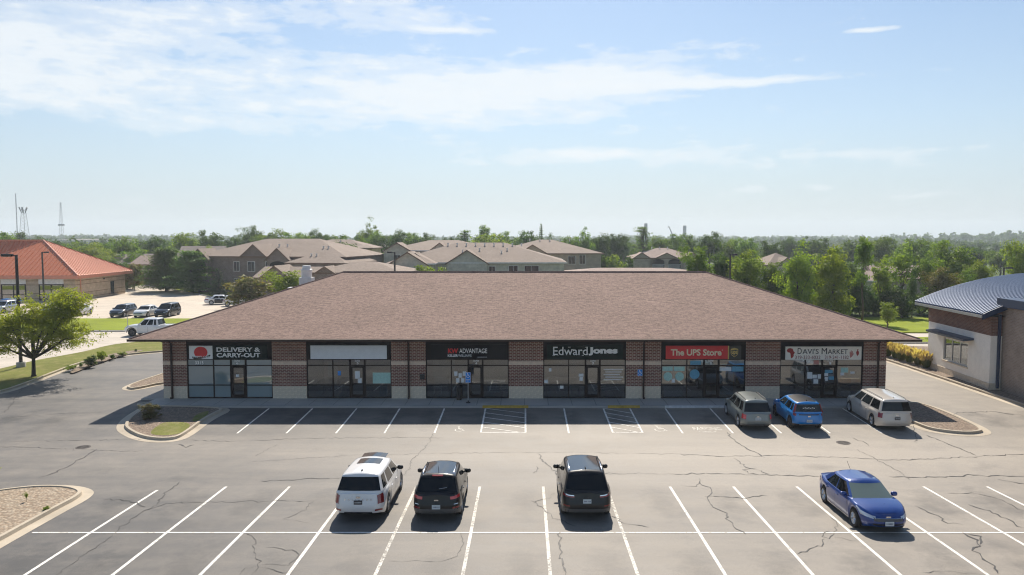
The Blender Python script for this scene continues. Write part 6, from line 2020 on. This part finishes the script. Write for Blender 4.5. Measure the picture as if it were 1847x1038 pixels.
def ellipsoid_points(rs, n, c, r, shell=.45, lob=.35, seed=0.0):
    out = []
    while len(out) < n:
        d = rs.normal(size=3); d /= np.linalg.norm(d)
        k = 1 - lob / 2 + lob * 1.4 * mnoise.noise(Vector(d * 1.7) + Vector((seed, seed * 1.3, 0)))
        q = rs.random() ** shell
        out.append(np.array(c) + d * np.array(r) * q * k)
    return np.array(out)
def template(kind, var):
    key = (kind, var)
    if key in TEMPLATES: return TEMPLATES[key]
    rs = np.random.default_rng(hash(kind) % 1000 if False else sum(map(ord, kind)) * 7 + var)
    H = 10.0
    forks, r0, tt = [], .22, 4.5
    def clumped(centres, per, cr, size, up=.35, flat=.75):
        ctr = np.mean(centres, 0)
        P, O = [], []
        for c in centres:
            k = int(per * (.6 + .8 * rs.random()))
            r = cr * (.6 + .8 * rs.random())
            d = rs.normal(size=(k, 3)); d /= np.linalg.norm(d, axis=1)[:, None]
            q = c + d * (rs.random(k) ** .5)[:, None] * r * np.array([1, 1, flat])
            P.append(q); o = (c - ctr); o = o / (np.linalg.norm(o) + 1e-6); O.append(np.repeat(o[None], k, 0) * .6 + d * .5)
        P, O = np.concatenate(P), np.concatenate(O)
        return leaf_quads(P, size, up, rs, outward=O)
    if kind == 'round':
        C = ellipsoid_points(rs, 110, (0, 0, 5.9), (3.5, 3.5, 3.7), .42, .5, var * 3.1)
        V = clumped(C, 75, 1.0, .31); width = 7.6; forks = C[rs.choice(len(C), 9)]
    elif kind == 'oval':
        C = ellipsoid_points(rs, 90, (0, 0, 5.6), (2.4, 2.4, 4.2), .42, .5, var * 2.3)
        V = clumped(C, 62, .85, .27); width = 5.4; forks = C[rs.choice(len(C), 9)]
    elif kind == 'full':                    # leafy to the ground
        C = np.concatenate([ellipsoid_points(rs, 95, (0, 0, 6.2), (2.9, 2.9, 3.6), .42, .5, var * 2.9), ellipsoid_points(rs, 70, (0, 0, 2.6), (3.1, 3.1, 2.5), .42, .4, var * 1.7)])
        V = clumped(C, 72, .9, .29); width = 6.4; forks = C[rs.choice(len(C), 8)]
    elif kind == 'tall':                    # long bare stem, narrow ragged crown
        C = np.concatenate([ellipsoid_points(rs, 46, (0, 0, 7.2), (1.5, 1.5, 2.7), .5, .6, var * 2.1), ellipsoid_points(rs, 14, (.5, 0, 4.4), (1.3, 1.3, 1.0), .5, .5, var)])
        V = clumped(C, 52, .62, .24); width = 3.6; forks = C[rs.choice(len(C), 10)]; tt = 7.5; r0 = .15
    elif kind == 'sparse':
        C = ellipsoid_points(rs, 70, (0, 0, 6.2), (3.2, 3.2, 3.3), .45, .7, var * 2.7)
        V = clumped(C, 62, .85, .27); width = 7.0; forks = C[rs.choice(len(C), 16)]; r0 = .16; tt = 5.0
    elif kind == 'spruce':
        P, O = [], []
        for L in range(26):
            z = .5 + 9.4 * L / 26
            rad = 2.15 * (1 - z / 10.2) ** .85 + .08
            nb = max(5, int(13 * (1 - z / 12)))
            for k in range(nb):
                t = 2 * math.pi * (k + rs.random()) / nb; rr = rad * (.72 + .45 * rs.random())
                m = max(6, int(26 * rr))
                q = rs.random(m) ** .6
                x = np.stack([np.cos(t) * rr * q, np.sin(t) * rr * q, z - .32 * rr * q + .10 * rr * q * q], 1)
                x += rs.normal(size=x.shape) * np.array([.11, .11, .06])
                P.append(x); O.append(np.repeat(np.array([[math.cos(t), math.sin(t), .3]]), m, 0))
        V = leaf_quads(np.concatenate(P), .26, .3, rs, 2.6, np.concatenate(O)); width = 4.4; tt = 9.5; r0 = .16
    elif kind == 'pine':                    # full pine with shelves of needles
        P, O = [], []
        for L in range(17):
            z = .9 + 8.8 * L / 17 + rs.normal() * .12
            rad = (2.9 * (1 - (z / 10.3) ** 1.6) + .25) * (.75 + .5 * rs.random())
            for k in range(int(6 + 4 * rs.random())):
                t = 2 * math.pi * rs.random(); rr = rad * (.6 + .55 * rs.random())
                for q in np.linspace(.3, 1, 4):
                    c = np.array([math.cos(t) * rr * q, math.sin(t) * rr * q, z + .12 * rr * q])
                    m = 46
                    P.append(c + rs.normal(size=(m, 3)) * np.array([.40, .40, .20])); O.append(np.repeat(np.array([[math.cos(t) * .4, math.sin(t) * .4, .8]]), m, 0))
        V = leaf_quads(np.concatenate(P), .30, .5, rs, 2.4, np.concatenate(O)); width = 5.8; tt = 9.4; r0 = .2
    elif kind == 'ragged':                  # old pine: few flat shelves, much sky
        P, O = [], []
        for L in range(9):
            z = 4.6 + 5.0 * L / 9
            for k in range(3):
                t = 2 * math.pi * rs.random(); rr = 3.2 * (1.12 - z / 11) * (.5 + .8 * rs.random())
                for q in np.linspace(.55, 1, 3):
                    c = np.array([math.cos(t) * rr * q, math.sin(t) * rr * q, z + .18 * rr * q]); m = 30
                    P.append(c + rs.normal(size=(m, 3)) * np.array([.38, .38, .13])); O.append(np.repeat(np.array([[0, 0, 1.0]]), m, 0))
                forks.append((math.cos(t) * rr, math.sin(t) * rr, z + .15 * rr))
        V = leaf_quads(np.concatenate(P), .30, .5, rs, 2.2, np.concatenate(O)); width = 5.4; tt = 9.3; r0 = .2
    elif kind == 'shrub':
        H = 10.0
        C = ellipsoid_points(rs, 70, (0, 0, 4.8), (5.2, 5.2, 4.8), .35, .4, var * 1.9)
        C = C[C[:, 2] > .3]
        V = clumped(C, 60, 1.25, .62); width = 11.0; tt = 2.5; r0 = .25; forks = C[rs.choice(len(C), 6)]
    mb = MB()
    limbs(mb, H, [tuple(f) for f in forks], r0, tt, var + 3)
    bark = 'bark_dark' if kind in ('spruce', 'pine', 'ragged') else 'bark'
    TEMPLATES[key] = (mesh_quads('crown', V, M('leaf_mid')), mb.mesh('trunk', M(bark), True), width)
    return TEMPLATES[key]
_tn = [0]
def tree(name, label, kind, x, y, z0, H, width, leaf, cat='tree', group=None, rz=None):
    _tn[0] += 1
    crown, trunk, tw = template(kind, _tn[0] % 3)
    r = empty(name, (x, y, z0), rz if rz is not None else random.uniform(0, 6.28), label, cat, group)
    s = H / 10.0; sxy = width / tw
    t = link('trunk' if cat == 'tree' else 'stem', trunk, r, scale=(min(sxy, s * 1.3), min(sxy, s * 1.3), s))
    c = link('crown' if cat == 'tree' else 'foliage', crown, r, scale=(sxy, sxy, s))
    t.scale = (sxy, sxy, s)
    c.material_slots[0].link = 'OBJECT'; c.material_slots[0].material = M(leaf)
    return r
random.seed(77)
def px_tree(name, label, kind, u, vtop, wpx, Y, leaf, z0=None, cat='tree', group=None, vbase=None):
    p = on_depth(u, vtop, Y)
    if z0 is None: z0 = (terrain_z(p.x, Y) + .7) if Y > 130 else -.05
    return tree(name, label, kind, p.x, Y, z0, p.z - z0, wpx / FPX * Y * 1.02, leaf, cat, group)

ORD = ['first', 'second', 'third', 'fourth', 'fifth', 'sixth', 'seventh', 'eighth', 'ninth', 'tenth', 'eleventh', 'twelfth', 'thirteenth', 'fourteenth', 'fifteenth', 'sixteenth', 'seventeenth', 'eighteenth', 'nineteenth', 'twentieth']
COLW = {'leaf_mid': 'green', 'leaf_dark': 'dark green', 'leaf_light': 'pale green', 'leaf_yellow': 'yellow-green', 'leaf_conifer': 'dark conifer', 'leaf_spruce': 'blue-green', 'leaf_far': 'hazy green', 'leaf_bronze': 'bronze'}
def belt(rows, where, group):
    rows = sorted(rows, key=lambda q: q[1])
    for k, (kind, u, vt, w, Y, leaf) in enumerate(rows):
        nm = {'spruce': 'spruce_tree', 'pine': 'pine_tree', 'ragged': 'pine_tree'}.get(kind, 'broadleaf_tree')
        px_tree(nm, '%s tree, %s from left %s' % (COLW[leaf], ORD[k], where), kind, u, vt - (3 if vt < 440 else 0), w * 1.22, Y, leaf, group=group)

belt([('round', 6, 412, 62, 215, 'leaf_mid'), ('oval', 37, 411, 30, 225, 'leaf_dark'), ('round', 60, 420, 44, 220, 'leaf_dark'), ('round', 104, 430, 34, 235, 'leaf_dark'), ('round', 136, 434, 52, 205, 'leaf_mid'),
      ('round', 166, 433, 60, 195, 'leaf_light'), ('oval', 196, 428, 44, 210, 'leaf_mid'), ('round', 224, 424, 56, 205, 'leaf_mid'), ('round', 272, 421, 52, 230, 'leaf_dark')],
     'on the skyline behind the red roof', 'trees behind the red-roofed building')
belt([('round', 168, 456, 56, 166, 'leaf_mid'), ('full', 206, 462, 50, 160, 'leaf_dark'), ('round', 186, 447, 50, 182, 'leaf_light'), ('round', 243, 446, 60, 186, 'leaf_mid'), ('full', 228, 478, 40, 153, 'leaf_dark')],
     'between the red roof and the conifers', 'trees between the red roof and the conifers')
px_tree('round_bush', 'rounded bronze-green bush left of the conifers beside the wooden fence', 'shrub', 241, 473, 44, 150, 'leaf_bronze', -.1, 'shrub')
px_tree('pine_tree', 'large spreading pine, left one of the pair beyond the far lot', 'pine', 298, 444, 84, 147, 'leaf_conifer', -.1)
px_tree('pine_tree', 'large bright pine, right one of the pair beyond the far lot', 'pine', 343, 450, 84, 143, 'leaf_conifer', -.1)
px_tree('spruce_tree', 'small blue-green spruce in front of the brick apartments', 'spruce', 394, 484, 46, 136, 'leaf_spruce', -.1)
px_tree('broadleaf_tree', 'large pale green rounded tree left of the dark round tree behind the conifers', 'round', 333, 411, 62, 232, 'leaf_light')
px_tree('broadleaf_tree', 'large dark green rounded tree above the roof of the brick apartments', 'round', 381, 409, 62, 224, 'leaf_dark')
px_tree('broadleaf_tree', 'small yellow-green tree at the left roof end of the brick apartments', 'round', 373, 434, 34, 165, 'leaf_yellow')
px_tree('spruce_tree', 'tiny dark spruce tip left of the main apartment ridge', 'spruce', 424, 429, 15, 190, 'leaf_spruce')
belt([('round', 300, 430, 48, 250, 'leaf_dark'), ('sparse', 440, 414, 42, 250, 'leaf_dark'), ('round', 457, 403, 46, 245, 'leaf_dark'), ('round', 490, 407, 62, 240, 'leaf_mid'), ('round', 528, 414, 56, 235, 'leaf_mid'), ('round', 550, 418, 44, 250, 'leaf_light'),
      ('round', 575, 407, 40, 240, 'leaf_dark'), ('round', 612, 420, 50, 250, 'leaf_mid'), ('oval', 644, 417, 36, 245, 'leaf_dark'), ('round', 676, 410, 46, 225, 'leaf_mid'),
      ('round', 410, 424, 50, 260, 'leaf_far')], 'behind the brick apartments and beige house', 'trees behind the left apartments')
px_tree('broadleaf_tree', 'tall ragged tree standing highest above the beige house', 'sparse', 663, 391, 52, 230, 'leaf_mid')
px_tree('broadleaf_tree', 'dense round dark green tree in front of the beige house', 'full', 611, 427, 70, 170, 'leaf_dark')
px_tree('bronze_shrub', 'large bronze-green shrub behind the left hip of the shop roof', 'shrub', 449, 495, 108, 112, 'leaf_bronze', -.1, 'shrub')
px_tree('broadleaf_tree', 'yellow-green tree rising left of the white rooftop fan', 'full', 518, 480, 84, 106, 'leaf_yellow', -.1)
px_tree('broadleaf_tree', 'yellow-green treetop behind the shop ridge in front of the cream apartments', 'round', 770, 470, 96, 100, 'leaf_yellow', -.1)
belt([('round', 714, 408, 50, 225, 'leaf_dark'), ('round', 744, 414, 44, 235, 'leaf_mid'), ('round', 768, 417, 40, 225, 'leaf_dark'), ('round', 797, 425, 34, 250, 'leaf_far'), ('round', 818, 424, 30, 255, 'leaf_far'), ('ragged', 839, 414, 34, 225, 'leaf_conifer'),
      ('tall', 872, 400, 26, 230, 'leaf_mid'), ('round', 882, 417, 72, 222, 'leaf_yellow'), ('round', 906, 414, 46, 238, 'leaf_mid'), ('round', 928, 423, 34, 245, 'leaf_mid'), ('round', 953, 410, 38, 232, 'leaf_dark'), ('spruce', 976, 404, 24, 228, 'leaf_conifer'), ('sparse', 994, 418, 34, 235, 'leaf_dark')],
     'behind the cream and tan apartments', 'trees behind the middle apartments')
belt([('round', 1034, 421, 36, 230, 'leaf_mid'), ('sparse', 1055, 408, 40, 225, 'leaf_mid'), ('round', 1084, 416, 38, 235, 'leaf_far'), ('round', 1111, 416, 38, 240, 'leaf_far'), ('oval', 1126, 420, 26, 245, 'leaf_dark'),
      ('round', 1190, 421, 44, 250, 'leaf_mid'), ('round', 1222, 416, 46, 245, 'leaf_mid'), ('round', 1242, 422, 40, 230, 'leaf_dark')], 'on the skyline right of the tan apartments', 'skyline trees right of centre')
px_tree('pine_tree', 'ragged old pine with flat shelves of needles on the skyline', 'ragged', 1160, 404, 48, 205, 'leaf_conifer')
px_tree('green_shrub', 'pale green bush beside the end wall of the tan apartments', 'shrub', 1108, 452, 44, 185, 'leaf_light', -1.5, 'shrub')
px_tree('green_shrub', 'dark green bush left of the small beige apartments', 'shrub', 1134, 462, 30, 182, 'leaf_dark', -1.5, 'shrub')
px_tree('broadleaf_tree', 'narrow dark tree hugging the end wall of the tan apartments', 'full', 1088, 455, 18, 172, 'leaf_dark')

# the tree row on the right
E_ = [('full', 1258, 430, 62, 101, 'leaf_mid', 'leafy green tree at the left end of the right tree row'),
      ('full', 1302, 440, 56, 104, 'leaf_dark', 'dark leafy tree second in the right tree row behind the lamp post'),
      ('full', 1352, 437, 78, 98, 'leaf_light', 'broad bright green tree above the right hip of the shop roof'),
      ('full', 1392, 462, 50, 102, 'leaf_mid', 'lower green tree right of the broad bright tree above the hip'),
      ('full', 1441, 437, 76, 97, 'leaf_yellow', 'full tree with yellow-green top in the middle of the right tree row'),
      ('full', 1506, 427, 82, 95, 'leaf_yellow', 'largest yellow-green tree of the right tree row'),
      ('tall', 1560, 410, 48, 97, 'leaf_mid', 'tall slender tree with a bare stem, highest in the right tree row'),
      ('sparse', 1590, 455, 60, 103, 'leaf_light', 'thin pale tree right of the tall slender tree'),
      ('sparse', 1628, 428, 80, 110, 'leaf_light', 'open crowned tree with a visible trunk in front of the pink roof'),
      ('sparse', 1672, 440, 66, 107, 'leaf_mid', 'open crowned green tree right of the pink roofed house'),
      ('round', 1722, 426, 92, 118, 'leaf_mid', 'wide round tree above the curved blue roof'),
      ('full', 1772, 459, 56, 112, 'leaf_light', 'short pale tree just behind the curved blue roof'),
      ('round', 1845, 417, 66, 108, 'leaf_light', 'green tree cut off by the right edge above the blue roof'),
      ('oval', 1648, 470, 22, 100, 'leaf_dark', 'narrow dark ivy-covered trunk in the right tree row'),
      ('full', 1702, 472, 66, 101, 'leaf_bronze', 'brownish bushy tree left of the curved blue roof'),
      ('full', 1325, 458, 60, 109, 'leaf_mid', 'green tree filling the gap behind the dark second tree'),
      ('full', 1412, 474, 50, 107, 'leaf_dark', 'dark low tree in the gap below the taupe roofed house'),
      ('full', 1470, 470, 54, 106, 'leaf_mid', 'green tree between the two yellow-green trees'),
      ('full', 1538, 462, 56, 104, 'leaf_dark', 'dark tree left of the bare stem of the tall slender tree'),
      ('full', 1590, 492, 46, 106, 'leaf_mid', 'low green tree right of the bare stem of the tall slender tree'),
      ('full', 1745, 476, 56, 105, 'leaf_mid', 'green tree just over the crest of the curved blue roof')]
for k, u, vt, w, Y, leaf, lab in E_:
    px_tree('broadleaf_tree', lab, k, u, vt, w, Y, leaf, -.05, group='trees of the right row')
under = []
for k, u in enumerate(range(1292, 1700, 26)):
    under.append((u + random.uniform(-6, 6), random.uniform(500, 534) - (10 if u < 1460 else 0), random.uniform(46, 64), 99.5 + random.uniform(-1.5, 4), random.choice(('leaf_dark', 'leaf_mid', 'leaf_dark'))))
for k, (u, vt, w, Y, leaf) in enumerate(under):
    px_tree('undergrowth_shrub', '%s shrub from the left in the undergrowth below the right tree row' % ORD[k], 'shrub', u, vt, w, Y, leaf, -.1, 'shrub', 'undergrowth shrubs')
belt([('round', 1281, 415, 50, 225, 'leaf_far'), ('round', 1318, 428, 44, 235, 'leaf_mid'), ('round', 1346, 424, 46, 220, 'leaf_mid'), ('round', 1392, 432, 46, 205, 'leaf_far'), ('round', 1425, 423, 36, 290, 'leaf_dark'), ('oval', 1450, 424, 20, 300, 'leaf_dark'),
      ('round', 1476, 428, 44, 260, 'leaf_far'), ('round', 1588, 420, 56, 225, 'leaf_mid'), ('round', 1650, 424, 56, 190, 'leaf_mid'), ('round', 1690, 430, 60, 210, 'leaf_mid'), ('round', 1765, 440, 60, 240, 'leaf_far'), ('round', 1806, 448, 52, 220, 'leaf_mid')],
     'rising behind the right tree row', 'trees behind the right row')
px_tree('young_tree', 'small pale young tree on the right lawn beside the shop eave', 'oval', 1603, 538, 40, 84, 'leaf_light', 0.0)

# clipped shrubs on the strip
for k, u in enumerate((1612, 1626, 1642, 1658, 1674)):
    px_tree('clipped_shrub', '%s clipped round shrub from the left on the strip behind the ornamental grasses' % ORD[k], 'shrub', u, 611.5, 15, 79, 'leaf_dark', .0, 'shrub', 'clipped shrubs')

# honey locust on the left lawn
def locust():
    b = on_z(61, 679, -.03)
    r = empty('honey_locust_tree', b, 0, 'spreading honey locust with feathery yellow-green leaves on the left lawn', 'tree')
    rs = np.random.default_rng(9)
    k = b.y / FPX * 1.008                  # metres per photograph pixel here
    P = lambda u, v, dy=0.0: Vector(((u - 61) * k, dy, (679 - v) * k * 1.02))
    mb = MB()
    fork = P(62, 643)
    mb.tube([P(61, 681), P(61, 676), P(61.5, 660), fork], [.25, .155, .13, .12], 9)
    ends = [(P(20, 600, -1.0), .3), (P(45, 572, .8), .2), (P(75, 560, -.6), .2), (P(118, 560, .9), .15), (P(150, 545, -.3), .1), (P(158, 602, -1.2), .1), (P(95, 620, 1.4), .1), (P(-25, 585, .6), .3), (P(30, 560, -1.8), .1), (P(110, 590, -2.0), .1), (P(70, 590, 2.4), 0), (P(135, 528, .2), 0), (P(0, 625, -.5), 0)]
    br = []
    for e, sg in ends:
        m1 = fork.lerp(e, .35) + Vector((0, 0, -.10 - .2 * sg)); m2 = fork.lerp(e, .7) + Vector((0, 0, .12))
        mb.tube([fork - Vector((0, 0, .15)), m1, m2, e], [.11, .075, .05, .015], 6)
        br.append([fork, m1, m2, e])
        for _ in range(4):
            t = rs.uniform(.4, .95)
            a = m1.lerp(e, t)
            q = a + Vector(rs.normal(size=3) * np.array([.8, .8, .45])) + Vector((0, 0, .25))
            mb.tube([a, a.lerp(q, .5) + Vector((0, 0, .08)), q], [.03, .02, .008], 4)
            br.append([a, a.lerp(q, .3), a.lerp(q, .7), q])
    mb.build('trunk', M('bark_dark'), r, True)
    C = []
    for a, m1, m2, e in br:
        L = (e - a).length
        for _ in range(int(3 + L * 3.4)):
            t = rs.random() ** .6
            p = (m1.lerp(m2, t * 2) if t < .5 else m2.lerp(e, t * 2 - 1))
            p = p + Vector(rs.normal(size=3) * np.array([.48, .48, .26])) + Vector((0, 0, .12))
            C.append(np.array(p))
    blobs = [(P(140, 548), (1.5, 1.6, 1.15), 34), (P(112, 570), (1.7, 1.9, 1.1), 30), (P(55, 585), (2.0, 2.0, 1.15), 44), (P(20, 600), (1.6, 1.7, 1.1), 26), (P(-18, 590), (1.4, 1.6, 1.2), 18), (P(122, 612), (1.3, 1.3, .55), 16), (P(88, 600), (1.6, 1.8, .9), 22), (P(5, 625), (.9, 1.0, .6), 8), (P(60, 562), (1.1, 1.4, .7), 14)]
    for c, rad, n in blobs:
        for _ in range(n):
            d = rs.normal(size=3); d /= np.linalg.norm(d)
            C.append(np.array(c) + d * np.array(rad) * rs.random() ** .45)
    C = np.array(C)
    Pts, O = [], []
    for c in C:                            # flat drooping sprays
        n = int(58 * (.5 + rs.random()))
        rad = .42 * (.6 + .7 * rs.random())
        d = rs.normal(size=(n, 3)) * np.array([rad * .6, rad * .6, rad * .26])
        d[:, 2] -= (d[:, 0] ** 2 + d[:, 1] ** 2) * .25
        Pts.append(c + d); O.append(np.repeat(np.array([[0, 0, .5]]), n, 0))
    Pts, O = np.concatenate(Pts), np.concatenate(O)
    V = leaf_quads(Pts, .135, .35, rs, 1.9, O)
    link('crown', mesh_quads('crown', V, M('leaf_locust')), r)
locust()

# shrubs on the left lawn and islands
def low(name, label, kind, u, v, wpx, hpx, leaf, cat='shrub', gg=True):
    p = on_z(u, v, -.02) if v < 700 else on_ground(u, v)
    z = p.z + (.11 if v > 700 else 0)
    d = p.y / FPX
    return tree(name, label, kind, p.x, p.y, z, hpx * d, wpx * d, leaf, cat)
low('round_shrub', 'dark green dome-shaped shrub on the left lawn bed', 'shrub', 165, 661, 29, 21, 'leaf_dark')
low('tall_grass_tuft', 'bright yellow-green tuft beside the dark dome-shaped shrub', 'shrub', 183, 652, 22, 20, 'leaf_yellow', 'plant')
low('spreading_shrub', 'low yellow-green spreading shrub at the front of the left lawn bed', 'shrub', 127, 668, 27, 10, 'leaf_yellow')
low('small_shrub', 'small green shrub between the spreading shrub and the dark dome', 'shrub', 146, 662, 9, 8, 'leaf_mid')
low('small_shrub', 'small dark shrub right of the yellow-green tuft', 'shrub', 203, 648, 13, 9, 'leaf_dark')
low('small_shrub', 'pale green low shrub near the far end of the left lawn bed', 'shrub', 220, 642, 20, 8, 'leaf_yellow')
low('small_shrub', 'tiny dark shrub farthest along the left lawn bed', 'shrub', 245, 634, 7, 4.5, 'leaf_dark')
low('island_shrub', 'loose shrub with pinkish tips on the island at the left corner of the shops', 'full', 271, 760, 38, 33, 'leaf_bronze')
low('weed_tuft', 'green weed tuft on the mulched corner island', 'sparse', 48, 910, 12, 20, 'leaf_light', 'plant')
low('weed_tuft', 'flat weed patch near the kerb of the mulched corner island', 'shrub', 84, 925, 16, 7, 'leaf_yellow', 'plant')
tree('wall_shrub', 'thin leafy shrub at the foot of the right end wall of the shops', 'sparse', 24.35, 52.6, -.1, 1.7, 1.15, 'leaf_light', 'shrub')
# young tree just outside the left edge; only a few leaves reach into view
p = on_ground(-26, 900)
tree('sapling', 'leafy twig tip reaching in from the left edge above the mulched island', 'sparse', p.x, p.y, p.z + .11, 1.75, 1.75, 'leaf_locust', 'tree', rz=.3)

# ornamental grasses
def grass_clump(x, y, k):
    r = empty('ornamental_grass', (x, y, 0.0), random.uniform(0, 6), '%s clump from the left in the row of tan plumed ornamental grasses' % ORD[k], 'grass clump', 'row of ornamental grasses')
    rs = np.random.default_rng(100 + k)
    for part, n, h0, h1, sp, w, mat in (('blades', 420, .4, 1.0, .55, .035, 'leaf_blade'), ('plumes', 190, 1.0, 1.5, .6, .085, 'leaf_plume')):
        V = []
        for _ in range(n):
            t = rs.random() * 6.283; rr = .25 * rs.random() ** .5; h = rs.uniform(h0, h1); out = sp * rs.random() + .1
            b = np.array([math.cos(t) * rr, math.sin(t) * rr, 0 if part == 'blades' else h * .55])
            e = np.array([math.cos(t) * (rr + out * h * .62), math.sin(t) * (rr + out * h * .62), h * (1 - .25 * out)])
            if part == 'plumes': b = b * .3 + e * .7; b[2] = e[2] - .38
            s = np.array([-math.sin(t), math.cos(t), 0]) * w
            m = (b + e) / 2 + np.array([0, 0, .12 * h if part == 'blades' else 0])
            V += [b, m - s, e, m + s]
        link(part, mesh_quads(part, np.array(V), M(mat)), r)
for k in range(8):
    y = 70.2 - k * 1.18
    grass_clump(31.95 + .05 * k + random.uniform(-.12, .12), y, k)

# distant woods: too many and too far to tell apart
def woods(name, label, y0, y1, n, per, size, hh, xlim=.80, seed=1, keep=None):
    rs = np.random.default_rng(seed)
    P, S, O = [], [], []
    m = 0
    while m < n:
        y = y0 + (y1 - y0) * rs.random() ** 1.0
        x = (rs.random() * 2 - 1) * xlim * y - .02 * y
        if keep is not None and not keep(x, y): continue
        if mnoise.noise(Vector((x * .006, y * .004, seed))) < -.28: continue
        m += 1
        z = terrain_z(x, y); H = hh * rs.uniform(.65, 1.15); rad = H * rs.uniform(.34, .5)
        c = np.array([x, y, z + H * .56])
        nl = 5
        L = c + rs.normal(size=(nl, 3)) * np.array([rad * .5, rad * .5, H * .16])
        idx = rs.integers(0, nl, per)
        d = rs.normal(size=(per, 3)); d /= np.linalg.norm(d, axis=1)[:, None]
        q = L[idx] + d * np.array([rad * .62, rad * .62, H * .30]) * (rs.random(per) ** .4)[:, None]
        P.append(q); O.append(d + np.array([0, 0, .4]))
    V = leaf_quads(np.concatenate(P), size, .3, rs, 1.3, np.concatenate(O) * .8)
    o = link(name, mesh_quads(name, V, M('leaf_far')))
    tag(o, label, 'woods', kind='stuff')
woods('near_woodland', 'unbroken mass of green treetops just beyond the houses', 245, 480, 330, 230, 1.15, 10.5, seed=3)
woods('middle_woodland', 'hazy mass of treetops filling the middle distance', 480, 1000, 750, 110, 2.1, 10.5, seed=5)
woods('far_woodland', 'blue-hazed wooded ridges along the horizon', 1000, 2350, 2300, 40, 4.6, 11.5, seed=8)

# ------------------------------------------------------------------ haze: even air over the whole place
hb = MB().box(-3600, 3600, -700, 3500, -16, 72).build('haze', None)
hm, ht, hbs = newmat('haze_air')
ht.nodes.remove(hbs)
pv = N(ht, 'ShaderNodeVolumePrincipled', {'Color': (.80, .88, .98, 1), 'Density': .00030, 'Anisotropy': .25})
ht.links.new(pv.outputs[0], ht.nodes['Material Output'].inputs['Volume'])
hb.data.materials.append(hm)
tag(hb, 'thin pale summer haze over the whole scene', 'haze', kind='stuff')
